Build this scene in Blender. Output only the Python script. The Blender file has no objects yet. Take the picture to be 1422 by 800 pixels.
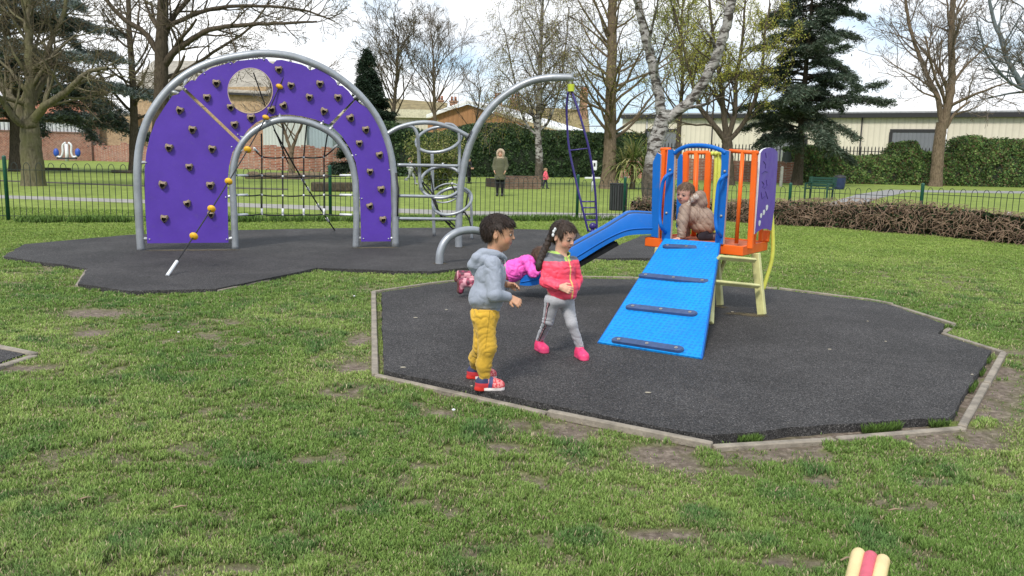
import bpy, math, random
import numpy as np
from math import sin, cos, pi, radians, sqrt, atan, tan
from mathutils import Vector, Matrix

SC = bpy.context.scene
COL = SC.collection
RS = np.random.RandomState(11)
random.seed(5)
A = lambda *v: np.array(v, float)

# ---------------------------------------------------------------- camera and unprojection
CAMZ, FPX, ROLL = 1.45, 1150.0, 0.022
PITCH = atan(183.0 / FPX)
CAM = A(0, 0, CAMZ)
_f = A(0, cos(PITCH), -sin(PITCH)); _u0 = A(0, sin(PITCH), cos(PITCH)); _r0 = A(1, 0, 0)
_r = _r0 * cos(ROLL) + _u0 * sin(ROLL); _u = _u0 * cos(ROLL) - _r0 * sin(ROLL)

def ray(px, py):
    return _r * ((px - 711.0) / FPX) + _u * ((400.0 - py) / FPX) + _f
def G(px, py, z=0.0):                       # point of the horizontal plane z that this photo pixel sees
    d = ray(px, py); return CAM + d * ((z - CAMZ) / d[2])
def V(px, py, p0, p1):                      # point of the vertical plane through p0, p1
    n = A(-(p1[1] - p0[1]), p1[0] - p0[0], 0); d = ray(px, py)
    return CAM + d * (np.dot(p0 - CAM, n) / np.dot(d, n))
def D(px, py, y):                           # point at world depth y
    d = ray(px, py); return CAM + d * (y / d[1])
def proj(P):
    q = P - CAM; z = q @ _f
    return 711 + FPX * (q @ _r) / z, 400 - FPX * (q @ _u) / z

cam_d = bpy.data.cameras.new('camera'); cam = bpy.data.objects.new('camera', cam_d); COL.objects.link(cam)
cam_d.sensor_width = 36; cam_d.lens = 36 * FPX / 1422.0; cam_d.clip_end = 2000; cam_d.clip_start = 0.05
m = Matrix.Identity(4)
for i in range(3):
    m[i][0] = _r[i]; m[i][1] = _u[i]; m[i][2] = -_f[i]; m[i][3] = CAM[i]
cam.matrix_world = m
SC.camera = cam

# ---------------------------------------------------------------- materials
def N(nt, t, **k):
    n = nt.nodes.new(t)
    for a, b in k.items():
        if a in n.inputs.keys(): n.inputs[a].default_value = b
        else: setattr(n, a, b)
    return n
def newmat(name):
    mt = bpy.data.materials.new(name); mt.use_nodes = True
    nt = mt.node_tree; b = nt.nodes['Principled BSDF']
    return mt, nt, b
def rgb(c): return (c[0], c[1], c[2], 1.0)
def srgb(r, g, b):
    f = lambda c: (c / 255 / 12.92) if c / 255 <= .04045 else ((c / 255 + .055) / 1.055) ** 2.4
    return (f(r), f(g), f(b))
def mix(nt, fac, a, b, mode='MIX'):
    n = nt.nodes.new('ShaderNodeMix'); n.data_type = 'RGBA'; n.blend_type = mode
    for s, v in ((0, fac), (6, a), (7, b)):
        if s and isinstance(v, (int, float)): v = (v, v, v)
        if isinstance(v, (int, float, tuple)): n.inputs[s].default_value = v if not isinstance(v, tuple) else (rgb(v) if len(v) == 3 else v)
        else: nt.links.new(v, n.inputs[s])
    return n.outputs[2]
def noise(nt, scale, detail=3, rough=.6, coord='Object', vec=None, dist=0):
    if vec is None:
        tc = nt.nodes.new('ShaderNodeTexCoord'); vec = tc.outputs[coord]
    n = N(nt, 'ShaderNodeTexNoise', Scale=scale, Detail=detail, Roughness=rough, Distortion=dist)
    nt.links.new(vec, n.inputs['Vector']); return n.outputs['Fac']
def ramp(nt, fac, stops):
    n = nt.nodes.new('ShaderNodeValToRGB'); e = n.color_ramp.elements
    while len(e) < len(stops): e.new(0.5)
    for k, (p, c) in enumerate(stops):
        e[k].position = p; e[k].color = rgb(c) if not isinstance(c, (int, float)) else (c, c, c, 1)
    nt.links.new(fac, n.inputs[0]); return n.outputs[0]
def bump(nt, b, h, strength=.3, dist=.01):
    n = N(nt, 'ShaderNodeBump', Strength=strength, Distance=dist)
    nt.links.new(h, n.inputs['Height']); nt.links.new(n.outputs[0], b.inputs['Normal'])
def attr(nt, name):
    n = nt.nodes.new('ShaderNodeAttribute'); n.attribute_name = name; return n
def mat(name, c, rough=.5, metal=0, var=.15, vscale=6, c2=None, bs=0, bscale=60, bdist=.003, spec=.5, sss=0):
    mt, nt, b = newmat(name)
    if c2 is None: c2 = tuple(x * (1 - var * 2) for x in c)
    f = noise(nt, vscale, 5, .65)
    nt.links.new(ramp(nt, f, [(.35, c2), (.62, c)]), b.inputs['Base Color'])
    b.inputs['Metallic'].default_value = metal
    b.inputs['Specular IOR Level'].default_value = spec
    r = ramp(nt, noise(nt, vscale * 3, 4), [(.3, max(0, rough - .12)), (.7, min(1, rough + .12))])
    nt.links.new(r, b.inputs['Roughness'])
    if bs: bump(nt, b, noise(nt, bscale, 4), bs, bdist)
    if sss:
        b.inputs['Subsurface Weight'].default_value = sss; b.inputs['Subsurface Radius'].default_value = (.012, .005, .003)
    return mt
def vmat(name, rough=.7, bs=.2, bscale=120, bdist=.002, sss=0, spec=.4, var=.12, vscale=25, sheen=0, weave=0):
    """colour from the mesh attribute 'tint' (patterns that belong to the cloth, hair, skin) with a little mottling"""
    mt, nt, b = newmat(name)
    a = attr(nt, 'tint')
    f = ramp(nt, noise(nt, vscale, 5), [(.3, 1 - var), (.7, 1.0)])
    nt.links.new(mix(nt, 1.0, a.outputs['Color'], f, 'MULTIPLY'), b.inputs['Base Color'])
    b.inputs['Roughness'].default_value = rough; b.inputs['Specular IOR Level'].default_value = spec
    if bs: bump(nt, b, noise(nt, bscale, 5), bs, bdist)
    if sss:
        b.inputs['Subsurface Weight'].default_value = sss; b.inputs['Subsurface Radius'].default_value = (.012, .005, .003)
    if sheen: b.inputs['Sheen Weight'].default_value = sheen
    return mt

# ---------------------------------------------------------------- mesh objects
def mesh_obj(name, verts, faces, material, parent=None, smooth=True, attrs=None, fmat=None, mats=None, uniform=0):
    """faces: list of tuples, or an (n,k) array of equal sized faces"""
    me = bpy.data.meshes.new(name)
    v = np.asarray(verts, np.float32)
    if isinstance(faces, np.ndarray):
        nf, k = faces.shape
        me.vertices.add(len(v)); me.vertices.foreach_set('co', v.ravel())
        me.loops.add(nf * k); me.loops.foreach_set('vertex_index', faces.astype(np.int32).ravel())
        me.polygons.add(nf); me.polygons.foreach_set('loop_start', np.arange(0, nf * k, k, dtype=np.int32))
        me.update(calc_edges=True)
    else:
        me.from_pydata([tuple(map(float, x)) for x in v], [], [tuple(f) for f in faces])
        me.update()
    if attrs:
        for an, arr in attrs.items():
            arr = np.asarray(arr, np.float32)
            if arr.ndim == 1:
                at = me.attributes.new(an, 'FLOAT', 'POINT'); at.data.foreach_set('value', arr)
            else:
                at = me.attributes.new(an, 'FLOAT_COLOR', 'POINT')
                c = np.ones((len(arr), 4), np.float32); c[:, :3] = arr
                at.data.foreach_set('color', c.ravel())
    for mm in (mats or [material]): me.materials.append(mm)
    if fmat is not None: me.polygons.foreach_set('material_index', np.asarray(fmat, np.int32))
    if smooth: me.polygons.foreach_set('use_smooth', np.ones(len(me.polygons), bool))
    me.validate()
    o = bpy.data.objects.new(name, me); COL.objects.link(o)
    if parent is not None:
        o.parent = parent; o.matrix_parent_inverse = Matrix.Translation(-Vector(parent.location))
    return o
def tag(o, label=None, cat=None, group=None, kind=None):
    for k, v in (('label', label), ('category', cat), ('group', group), ('kind', kind)):
        if v: o[k] = v
    return o
def thing(name, label, cat, loc=(0, 0, 0), group=None):
    o = bpy.data.objects.new(name, None); COL.objects.link(o)
    o.location = tuple(float(x) for x in loc); o.empty_display_size = .1
    return tag(o, label, cat, group)
def part_label(o, label): o['label'] = label; return o

class MB:
    """collects simple solids as vertex / face lists"""
    def __init__(s): s.v = []; s.f = []; s.n = 0
    def add(s, v, f):
        s.v.append(np.asarray(v, float)); s.f += [tuple(i + s.n for i in q) for q in f]; s.n += len(v); return s
    def tube(s, pts, r, seg=10, caps=True, closed=False):
        P = np.asarray(pts, float); n = len(P); r = np.broadcast_to(np.asarray(r, float), (n,))
        v = tube_verts(P, r, seg, closed); f = []
        for i in range(n if closed else n - 1):
            a, b = i * seg, ((i + 1) % n) * seg
            for j in range(seg):
                k = (j + 1) % seg; f.append((a + j, a + k, b + k, b + j))
        if caps and not closed:
            f.append(tuple(range(seg))[::-1]); f.append(tuple(range((n - 1) * seg, n * seg)))
        return s.add(v, f)
    def box(s, c, size, R=None, bev=0.0):
        """bevelled box; R columns are its axes"""
        h = np.asarray(size, float) / 2; b = min(bev, h.min() * .9)
        if b <= 0:
            v = A(*[(x, y, z) for x in (-1, 1) for y in (-1, 1) for z in (-1, 1)]) * h
            f = [(0, 1, 3, 2), (4, 6, 7, 5), (0, 4, 5, 1), (2, 3, 7, 6), (0, 2, 6, 4), (1, 5, 7, 3)]
        else:
            v = []; idx = {}
            for x in (-1, 1):
                for y in (-1, 1):
                    for z in (-1, 1):
                        for ax in range(3):
                            p = h * A(x, y, z) - A(x, y, z) * b; p[ax] = h[ax] * (x, y, z)[ax]
                            idx[(x, y, z, ax)] = len(v); v.append(p)
            v = np.array(v); f = []
            for ax in range(3):
                o1, o2 = [k for k in range(3) if k != ax]
                for sg in (-1, 1):
                    q = []
                    for (a_, b_) in ((-1, -1), (1, -1), (1, 1), (-1, 1)):
                        key = [0, 0, 0]; key[ax] = sg; key[o1] = a_; key[o2] = b_
                        q.append(idx[(*key, ax)])
                    f.append(tuple(q if (sg > 0) == (ax != 1) else q[::-1]))
                for a_ in (-1, 1):
                    for b_ in (-1, 1):
                        k0 = [0, 0, 0]; k1 = [0, 0, 0]; k0[ax] = -1; k1[ax] = 1
                        k0[o1] = k1[o1] = a_; k0[o2] = k1[o2] = b_
                        q = [idx[(*k0, o1)], idx[(*k1, o1)], idx[(*k1, o2)], idx[(*k0, o2)]]
                        f.append(tuple(q))
            for x in (-1, 1):
                for y in (-1, 1):
                    for z in (-1, 1): f.append(tuple(idx[(x, y, z, a_)] for a_ in range(3)))
        if R is not None: v = v @ np.asarray(R, float).T
        return s.add(v + np.asarray(c, float), f)
    def bar(s, p, q, w, t, up=(0, 0, 1), bev=0.0, ext=0):
        """box from p to q, width w (sideways), thickness t (along up)"""
        p = np.asarray(p, float); q = np.asarray(q, float); d = q - p; L = np.linalg.norm(d); d /= L
        x = np.cross(d, up); x /= np.linalg.norm(x); z = np.cross(x, d)
        return s.box((p + q) / 2, (w, L + ext, t), np.column_stack([x, d, z]), bev)
    def prism(s, poly, depth, bev=0):
        """poly: 3-D outline (planar), extruded by the vector depth"""
        P = np.asarray(poly, float); n = len(P); d = np.asarray(depth, float)
        f = [tuple(range(n))[::-1], tuple(range(n, 2 * n))] + [(i, (i + 1) % n, n + (i + 1) % n, n + i) for i in range(n)]
        return s.add(np.vstack([P, P + d]), f)
    def ball(s, c, r, seg=12, rings=8, R=None):
        r = np.broadcast_to(np.asarray(r, float), (3,)); v = []; f = []
        for i in range(1, rings):
            t = pi * i / rings
            for j in range(seg): v.append((sin(t) * cos(2 * pi * j / seg), sin(t) * sin(2 * pi * j / seg), cos(t)))
        v += [(0, 0, 1), (0, 0, -1)]; nt_ = len(v)
        for i in range(rings - 2):
            for j in range(seg):
                k = (j + 1) % seg; f.append((i * seg + j, (i + 1) * seg + j, (i + 1) * seg + k, i * seg + k))
        for j in range(seg):
            k = (j + 1) % seg; f.append((nt_ - 2, j, k)); f.append((nt_ - 1, (rings - 2) * seg + k, (rings - 2) * seg + j))
        v = np.array(v) * r
        if R is not None: v = v @ np.asarray(R).T
        return s.add(v + np.asarray(c, float), f)
    def build(s, name, material, parent=None, smooth=False, **k):
        o = mesh_obj(name, np.vstack(s.v), s.f, material, parent, smooth, **k)
        if not smooth:
            pass
        return o

def tube_verts(P, r, seg, closed=False):
    n = len(P)
    if closed: T = np.roll(P, -1, 0) - np.roll(P, 1, 0)
    else:
        T = np.empty_like(P); T[1:-1] = P[2:] - P[:-2]; T[0] = P[1] - P[0]; T[-1] = P[-1] - P[-2]
    T /= np.maximum(np.linalg.norm(T, axis=1, keepdims=True), 1e-9)
    u = np.cross(T[0], (0, 0, 1) if abs(T[0][2]) < .9 else (1, 0, 0)); u /= np.linalg.norm(u)
    U = [u]
    for i in range(1, n):
        u = u - T[i] * np.dot(u, T[i]); u /= max(np.linalg.norm(u), 1e-9); U.append(u)
    U = np.array(U); W = np.cross(T, U)
    a = np.arange(seg) * 2 * pi / seg
    return (P[:, None, :] + r[:, None, None] * (np.cos(a)[None, :, None] * U[:, None, :] + np.sin(a)[None, :, None] * W[:, None, :])).reshape(-1, 3)

def spline(pts, n=8, closed=False):
    """Catmull-Rom through pts"""
    P = np.asarray(pts, float); m_ = len(P); out = []
    rng = range(m_ if closed else m_ - 1)
    for i in rng:
        if closed: p0, p1, p2, p3 = P[(i - 1) % m_], P[i], P[(i + 1) % m_], P[(i + 2) % m_]
        else:
            p1, p2 = P[i], P[i + 1]
            p0 = P[i - 1] if i > 0 else 2 * p1 - p2
            p3 = P[i + 2] if i + 2 < m_ else 2 * p2 - p1
        for k in range(n):
            t = k / n
            out.append(.5 * ((2 * p1) + (-p0 + p2) * t + (2 * p0 - 5 * p1 + 4 * p2 - p3) * t * t + (-p0 + 3 * p1 - 3 * p2 + p3) * t ** 3))
    if not closed: out.append(P[-1])
    return np.array(out)

def shade_auto(o, ang=35):
    """smooth faces, sharp edges above ang"""
    me = o.data
    me.polygons.foreach_set('use_smooth', np.ones(len(me.polygons), bool))
    try: me.set_sharp_from_angle(angle=radians(ang))
    except Exception: pass
    return o

# value noise in numpy
_perm = np.random.RandomState(3).rand(64, 64, 64).astype(np.float32)
def vnoise(P, s=1.0):
    P = np.asarray(P, float) * s
    if P.shape[-1] == 2: P = np.concatenate([P, np.zeros(P.shape[:-1] + (1,))], -1)
    i = np.floor(P).astype(int); f = P - i; f = f * f * (3 - 2 * f); i &= 63; j = (i + 1) & 63
    x0, y0, z0 = i[..., 0], i[..., 1], i[..., 2]; x1, y1, z1 = j[..., 0], j[..., 1], j[..., 2]
    fx, fy, fz = f[..., 0], f[..., 1], f[..., 2]
    c = lambda a, b, d: _perm[a, b, d]
    v00 = c(x0, y0, z0) * (1 - fx) + c(x1, y0, z0) * fx; v10 = c(x0, y1, z0) * (1 - fx) + c(x1, y1, z0) * fx
    v01 = c(x0, y0, z1) * (1 - fx) + c(x1, y0, z1) * fx; v11 = c(x0, y1, z1) * (1 - fx) + c(x1, y1, z1) * fx
    return (v00 * (1 - fy) + v10 * fy) * (1 - fz) + (v01 * (1 - fy) + v11 * fy) * fz
def fbm(P, s=1.0, o=4):
    t = 0; a = 1; w = 0
    for k in range(o): t = t + a * vnoise(P, s * 2 ** k); w += a; a *= .55
    return t / w
def in_poly(x, y, poly):
    poly = np.asarray(poly); ins = np.zeros(np.shape(x), bool); n = len(poly)
    for i in range(n):
        x0, y0 = poly[i][:2]; x1, y1 = poly[(i + 1) % n][:2]
        c = ((y0 > y) != (y1 > y)) & (x < (x1 - x0) * (y - y0) / (y1 - y0 + 1e-12) + x0)
        ins ^= c
    return ins
def dist_poly(x, y, poly, closed=True):
    poly = np.asarray(poly); n = len(poly); d = np.full(np.shape(x), 1e9)
    for i in range(n if closed else n - 1):
        a = poly[i][:2]; b = poly[(i + 1) % n][:2]; ab = b - a
        t = np.clip(((x - a[0]) * ab[0] + (y - a[1]) * ab[1]) / (ab @ ab + 1e-12), 0, 1)
        d = np.minimum(d, np.hypot(x - a[0] - t * ab[0], y - a[1] - t * ab[1]))
    return d
# ================================================================ light and sky
def build_world():
    w = bpy.data.worlds.new('World'); SC.world = w; w.use_nodes = True; nt = w.node_tree
    bg = nt.nodes['Background']
    sky = N(nt, 'ShaderNodeTexSky'); sky.sky_type = 'NISHITA'; sky.sun_disc = False
    sky.sun_elevation = radians(48); sky.sun_rotation = radians(200); sky.air_density = 1.0; sky.dust_density = 1.2
    tc = nt.nodes.new('ShaderNodeTexCoord')
    mp = N(nt, 'ShaderNodeMapping'); mp.inputs['Scale'].default_value = (1.0, 1.0, 3.2); mp.inputs['Location'].default_value = (.35, .1, .55)
    nt.links.new(tc.outputs['Generated'], mp.inputs['Vector'])
    n1 = noise(nt, 2.3, 7, .55, vec=mp.outputs[0], dist=.3)
    cover = ramp(nt, n1, [(.39, 0.0), (.54, 1.0)])
    n2 = noise(nt, 4.2, 6, .55, vec=mp.outputs[0])
    cloud = ramp(nt, n2, [(.3, (7.3, 7.7, 8.3)), (.6, (10.2, 10.3, 10.4))])
    nt.links.new(mix(nt, cover, mix(nt, .7, sky.outputs[0], (5.0, 7.4, 9.8)), cloud), bg.inputs['Color'])
    bg.inputs['Strength'].default_value = 0.10
    l = bpy.data.lights.new('sun', 'SUN'); l.energy = 2.6; l.angle = radians(10); l.color = (1, .95, .87)
    o = bpy.data.objects.new('sun', l); COL.objects.link(o)
    # sky sun_rotation 200 deg (clockwise from +Y): behind and to the left of the camera
    az = radians(200); el = radians(48)
    d = Vector((sin(az) * cos(el), cos(az) * cos(el), sin(el)))
    o.rotation_euler = d.to_track_quat('Z', 'Y').to_euler()
build_world()
vs = SC.view_settings
SC.display_settings.display_device = 'sRGB'
vs.view_transform = 'Standard'; vs.look = 'None'; vs.exposure = 0.38; vs.gamma = 1; vs.use_curve_mapping = False
SC.cycles.max_bounces = 6; SC.cycles.diffuse_bounces = 3; SC.cycles.glossy_bounces = 2; SC.cycles.transparent_max_bounces = 6
SC.cycles.use_denoising = True

# ================================================================ safety surfacing outlines (photo pixels -> ground)
PZ = .045
PAD1 = np.array([G(x, y, PZ) for x, y in [(530, 406), (600, 395), (662, 388), (780, 386), (880, 388), (990, 396), (1080, 402), (1200, 417), (1235, 423),
        (1312, 450), (1302, 463), (1377, 487), (1316, 580.5), (1150, 589.5), (1045, 600), (988, 604), (950, 599), (760, 561), (533, 514)]])
EDGE1 = np.array([G(x, y, .02) for x, y in [(519, 405), (521, 519), (760, 571), (990, 617), (1160, 607), (1338, 591), (1394, 489)]])
EDGE1B = np.array([G(x, y, .02) for x, y in [(1394, 489), (1308, 462), (1326, 450), (1240, 423)]])
PAD2 = np.array([G(x, y, PZ) for x, y in [(34, 339), (5, 356), (122, 373), (108, 394), (180, 404), (300, 401), (440, 372), (520, 375), (600, 377), (700, 366), (790, 359), (925, 358),
        (925, 326), (892, 327), (848, 345), (822, 342), (800, 320), (640, 316), (460, 317), (300, 320), (180, 326)]])
EDGE2 = np.array([G(x, y, .02) for x, y in [(5, 357), (121, 374), (107, 396), (180, 406), (300, 404), (440, 374), (520, 377), (600, 379), (700, 368), (790, 361), (925, 360)]])
EDGE1C = np.array([G(x, y, .02) for x, y in [(519, 405), (600, 393), (662, 386), (780, 384), (880, 386), (990, 394), (1080, 400), (1200, 415), (1240, 423)]])
PAD3 = np.array([G(x, y, .02) for x, y in [(-120, 470), (0, 485), (36, 491), (0, 503), (-120, 540)]])
EDGE3 = np.array([G(x, y, .02) for x, y in [(-120, 467), (0, 482), (50, 492), (0, 506), (-120, 545)]])
PATHC = [G(x, y, .012) for x, y in [(-500, 257), (0, 271), (190, 277), (480, 287), (650, 293), (900, 297.5), (1100, 301), (1100, 306), (900, 304), (700, 300.5), (480, 292.5), (190, 281.5), (0, 275), (-500, 260)]]
PATHR = [G(x, y, .016) for x, y in [(1090, 300), (1150, 282), (1190, 270), (1232, 263.5), (1422, 265.5), (1700, 270), (1700, 273), (1422, 268.5), (1262, 266.5), (1225, 274), (1180, 288), (1160, 303)]]
PATHL = [G(x, y, .012) for x, y in [(-400, 243), (0, 250), (190, 257), (400, 262), (400, 263.5), (190, 258.5), (0, 251.5), (-400, 244.5)]]

def bare(x, y):
    """0 = thick turf, 1 = trodden soil; real wear around the surfacing"""
    P = np.stack([x, y], -1)
    n = fbm(P, .9, 4); n2 = fbm(P + 17, 2.6, 4); n3 = fbm(P + 5, 7, 3)
    f = .3 * (n2 > .66) * np.clip((n2 - .64) * 9, 0, 1)
    f = np.maximum(f, np.clip((n * .4 + n3 * .6 - .59) * 8, 0, 1) * .85)
    # worn strips and patches the photo shows
    d = dist_poly(x, y, EDGE1[3:7], False)
    f = np.maximum(f, np.clip(1.35 - d / (.18 + .36 * n2), 0, 1) * np.clip((n3 + n2 - .66) * 6, 0, 1))
    d = dist_poly(x, y, EDGE1[1:4], False)
    f = np.maximum(f, np.clip(1.0 - d / (.12 + .3 * n), 0, 1) * np.clip((n3 + n2 - .88) * 6, 0, 1))
    for px, py, rx, ry in [(1350, 612, 45, 14), (1130, 620, 120, 14), (930, 630, 70, 22), (1000, 655, 60, 12), (760, 590, 70, 14), (800, 600, 50, 12), (480, 715, 25, 14), (940, 740, 40, 9),
            (300, 449, 40, 6), (125, 463, 28, 7), (130, 435, 60, 7), (500, 545, 30, 10), (470, 545, 30, 8), (590, 470, 14, 8), (500, 470, 18, 10), (490, 510, 30, 8), (900, 742, 40, 10), (1130, 665, 40, 8),
            (20, 512, 45, 6), (610, 575, 30, 8), (1260, 700, 50, 10), (330, 790, 40, 8), (860, 680, 30, 8), (60, 510, 30, 5), (1100, 780, 50, 12), (700, 620, 30, 6), (430, 640, 30, 6)]:
        c = G(px, py); ex = abs(G(px + rx, py)[0] - c[0]); ey = abs(G(px, py - ry)[1] - c[1])
        q = np.hypot((x - c[0]) / ex, (y - c[1]) / ey)
        f = np.maximum(f, np.clip(1.6 - q, 0, 1) * np.clip((n2 * .5 + n3 * .5 - .31) * 6, 0, 1))
    n5 = fbm(P + 41, 13, 2); f = np.maximum(f, np.clip((n5 * .6 + n2 * .4 - .535) * 9, 0, 1) * .75)
    far = np.clip((y - 11) / 3, 0, 1)
    return f * (1 - far)
def gz(x, y):
    return 0.018 * (fbm(np.stack([x, y], -1) + 9, .8, 3) - .5) * np.clip(y / 3, 0, 1)

def build_ground():
    ys = np.concatenate([np.linspace(-60, 1.5, 12), np.arange(1.6, 9, .055), np.geomspace(9, 26, 90), np.geomspace(27, 420, 50)])
    xs = np.concatenate([-np.geomspace(420, 8.2, 40), np.arange(-8, 8.01, .055), np.geomspace(8.2, 420, 40)])
    X, Y = np.meshgrid(xs, ys); nx, ny = len(xs), len(ys)
    Z = gz(X, Y) * np.clip(1 - (Y - 12) / 6, 0, 1)
    b = bare(X, Y); Z = Z - .008 * b
    v = np.stack([X, Y, Z], -1).reshape(-1, 3)
    i = np.arange((nx) * (ny)).reshape(ny, nx)
    f = np.stack([i[:-1, :-1], i[:-1, 1:], i[1:, 1:], i[1:, :-1]], -1).reshape(-1, 4)
    mt, nt, bs = newmat('turf_soil')
    a = attr(nt, 'bare').outputs['Fac']
    near = ramp(nt, noise(nt, 3.5, 6, .65), [(.25, (.10, .13, .03)), (.5, (.15, .195, .042)), (.75, (.23, .27, .07))])
    blot = ramp(nt, noise(nt, .45, 4, .6), [(.3, .82), (.7, 1.14)])
    near = mix(nt, 1.0, near, blot, 'MULTIPLY')
    fine = ramp(nt, noise(nt, 42, 6, .75), [(.28, .60), (.72, 1.35)])
    near = mix(nt, 1.0, near, fine, 'MULTIPLY')
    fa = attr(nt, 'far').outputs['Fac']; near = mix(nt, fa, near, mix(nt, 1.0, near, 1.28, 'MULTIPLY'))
    soil = ramp(nt, noise(nt, 26, 8, .72), [(.30, (.075, .058, .046)), (.5, (.17, .135, .108)), (.70, (.33, .27, .22))])
    moss = mix(nt, ramp(nt, noise(nt, 5, 5), [(.5, 0.0), (.66, .5)]), soil, (.07, .075, .02))
    nt.links.new(mix(nt, a, near, moss), bs.inputs['Base Color'])
    bs.inputs['Roughness'].default_value = .95; bs.inputs['Specular IOR Level'].default_value = .15
    bump(nt, bs, noise(nt, 55, 7, .75), .7, .02)
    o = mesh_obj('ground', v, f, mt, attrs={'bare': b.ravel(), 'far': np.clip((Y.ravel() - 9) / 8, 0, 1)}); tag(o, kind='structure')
build_ground()

def edge_tri(name, outline, z0, z1, mt, kind='structure'):
    import mathutils
    P = [Vector((p[0], p[1])) for p in outline]; n = len(P)
    # subdivide the rim a little so that it is not ruler straight
    tris = mathutils.geometry.tessellate_polygon([[Vector((p[0], p[1], 0)) for p in P]])
    v = [(p.x, p.y, z1) for p in P] + [(p.x, p.y, z0) for p in P]
    f = []
    for t in tris:
        a, b, c = t
        if (P[b] - P[a]).cross(P[c] - P[a]) < 0: a, b, c = a, c, b
        f.append((a, b, c))
    f += [(i, (i + 1) % n, n + (i + 1) % n, n + i) for i in range(n)]
    o = mesh_obj(name, np.array(v), f, mt, smooth=False); tag(o, kind=kind); return o
def rough_rim(poly, step=.12, amp=.008, seed=0):
    rs = np.random.RandomState(seed); out = []
    P = np.asarray(poly)
    for i in range(len(P)):
        a, b = P[i], P[(i + 1) % len(P)]; L = np.linalg.norm(b - a); n = max(1, int(L / step)); d = (b - a) / L; nn = A(-d[1], d[0], 0)
        for k in range(n):
            j = 0 if k == 0 else rs.randn() * amp
            out.append(a + (b - a) * k / n + nn * j)
    return np.array(out)

def rubber_mat():
    mt, nt, b = newmat('wet_pour_rubber')
    tc = nt.nodes.new('ShaderNodeTexCoord')
    vo = N(nt, 'ShaderNodeTexVoronoi', Scale=170.0); nt.links.new(tc.outputs['Object'], vo.inputs['Vector'])
    grain = ramp(nt, vo.outputs['Color'], [(.10, (.010, .0095, .010)), (.5, (.035, .0325, .0325)), (.80, (.077, .073, .072)), (.98, (.19, .18, .178))])
    wear = ramp(nt, noise(nt, .9, 8, .7, dist=.4), [(.3, .68), (.48, 1.0), (.72, 1.55)])
    c = mix(nt, 1.0, grain, wear, 'MULTIPLY')
    dust = ramp(nt, noise(nt, 7, 8, .78), [(.55, 0.0), (.8, .3)])
    c = mix(nt, dust, c, (.105, .095, .085))
    sp = N(nt, 'ShaderNodeTexVoronoi', Scale=9.0); nt.links.new(tc.outputs['Object'], sp.inputs['Vector'])
    spk = ramp(nt, sp.outputs['Distance'], [(.03, .55), (.05, 0.0)])
    c = mix(nt, spk, c, (.3, .28, .24))
    nt.links.new(c, b.inputs['Base Color'])
    b.inputs['Roughness'].default_value = .85; b.inputs['Specular IOR Level'].default_value = .3
    bump(nt, b, vo.outputs['Distance'], .6, .006)
    return mt
M_RUB = rubber_mat()
def moss_mat():
    mt, nt, b = newmat('moss_dirt'); a = attr(nt, 'm')
    nt.links.new(ramp(nt, noise(nt, 30, 6, .7), [(.3, (.05, .035, .02)), (.55, (.13, .10, .05)), (.75, (.10, .11, .03))]), b.inputs['Base Color']); b.inputs['Roughness'].default_value = .95
    tr = N(nt, 'ShaderNodeBsdfTransparent'); ms = N(nt, 'ShaderNodeMixShader'); f = noise(nt, 14, 8, .8)
    nt.links.new(ramp(nt, N2_(nt, a.outputs['Fac'], f), [(.62, 0.0), (.85, .8)]), ms.inputs[0])
    nt.links.new(tr.outputs[0], ms.inputs[1]); nt.links.new(b.outputs[0], ms.inputs[2]); nt.links.new(ms.outputs[0], nt.nodes['Material Output'].inputs[0]); return mt
def N2_(nt, a, b):
    n = nt.nodes.new('ShaderNodeMath'); n.operation = 'ADD'; nt.links.new(a, n.inputs[0]); nt.links.new(b, n.inputs[1]); return n.outputs[0]
M_MOSS = moss_mat()
def moss_strip(p, q, w):
    d = (q - p); L = np.linalg.norm(d); d /= L; nn = A(-d[1], d[0], 0); k = max(4, int(L / .08)); V_ = []; M = []; F = []
    for i in range(k + 1):
        for j in range(5): V_.append(p + d * L * i / k + nn * (j - 2) / 2 * w + A(0, 0, .002)); M.append((.55 - abs(j - 2) * .25) * min(1, 3 * min(i, k - i) / k + .1))
    for i in range(k):
        for j in range(4): F.append((i * 5 + j, (i + 1) * 5 + j, (i + 1) * 5 + j + 1, i * 5 + j + 1))
    tag(mesh_obj('moss', V_, F, M_MOSS, attrs={'m': np.array(M)}), kind='structure')
for a, b, w in (((186, 348), (345, 347), .10), ((482, 344.5), (562, 343.5), .09), ((1004, 434), (1072, 440), .12), ((985, 424), (1012, 428), .08), ((600, 366), (622, 366), .08), ((628, 343), (648, 343), .08)): moss_strip(G(*a, PZ), G(*b, PZ), w)
edge_tri('play_surface', rough_rim(PAD1, seed=1), -.01, PZ, M_RUB)
edge_tri('play_surface', rough_rim(PAD2, .2, .01, seed=2), -.01, PZ, M_RUB)
edge_tri('play_surface', rough_rim(PAD3, seed=3), -.01, .02, M_RUB)

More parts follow.
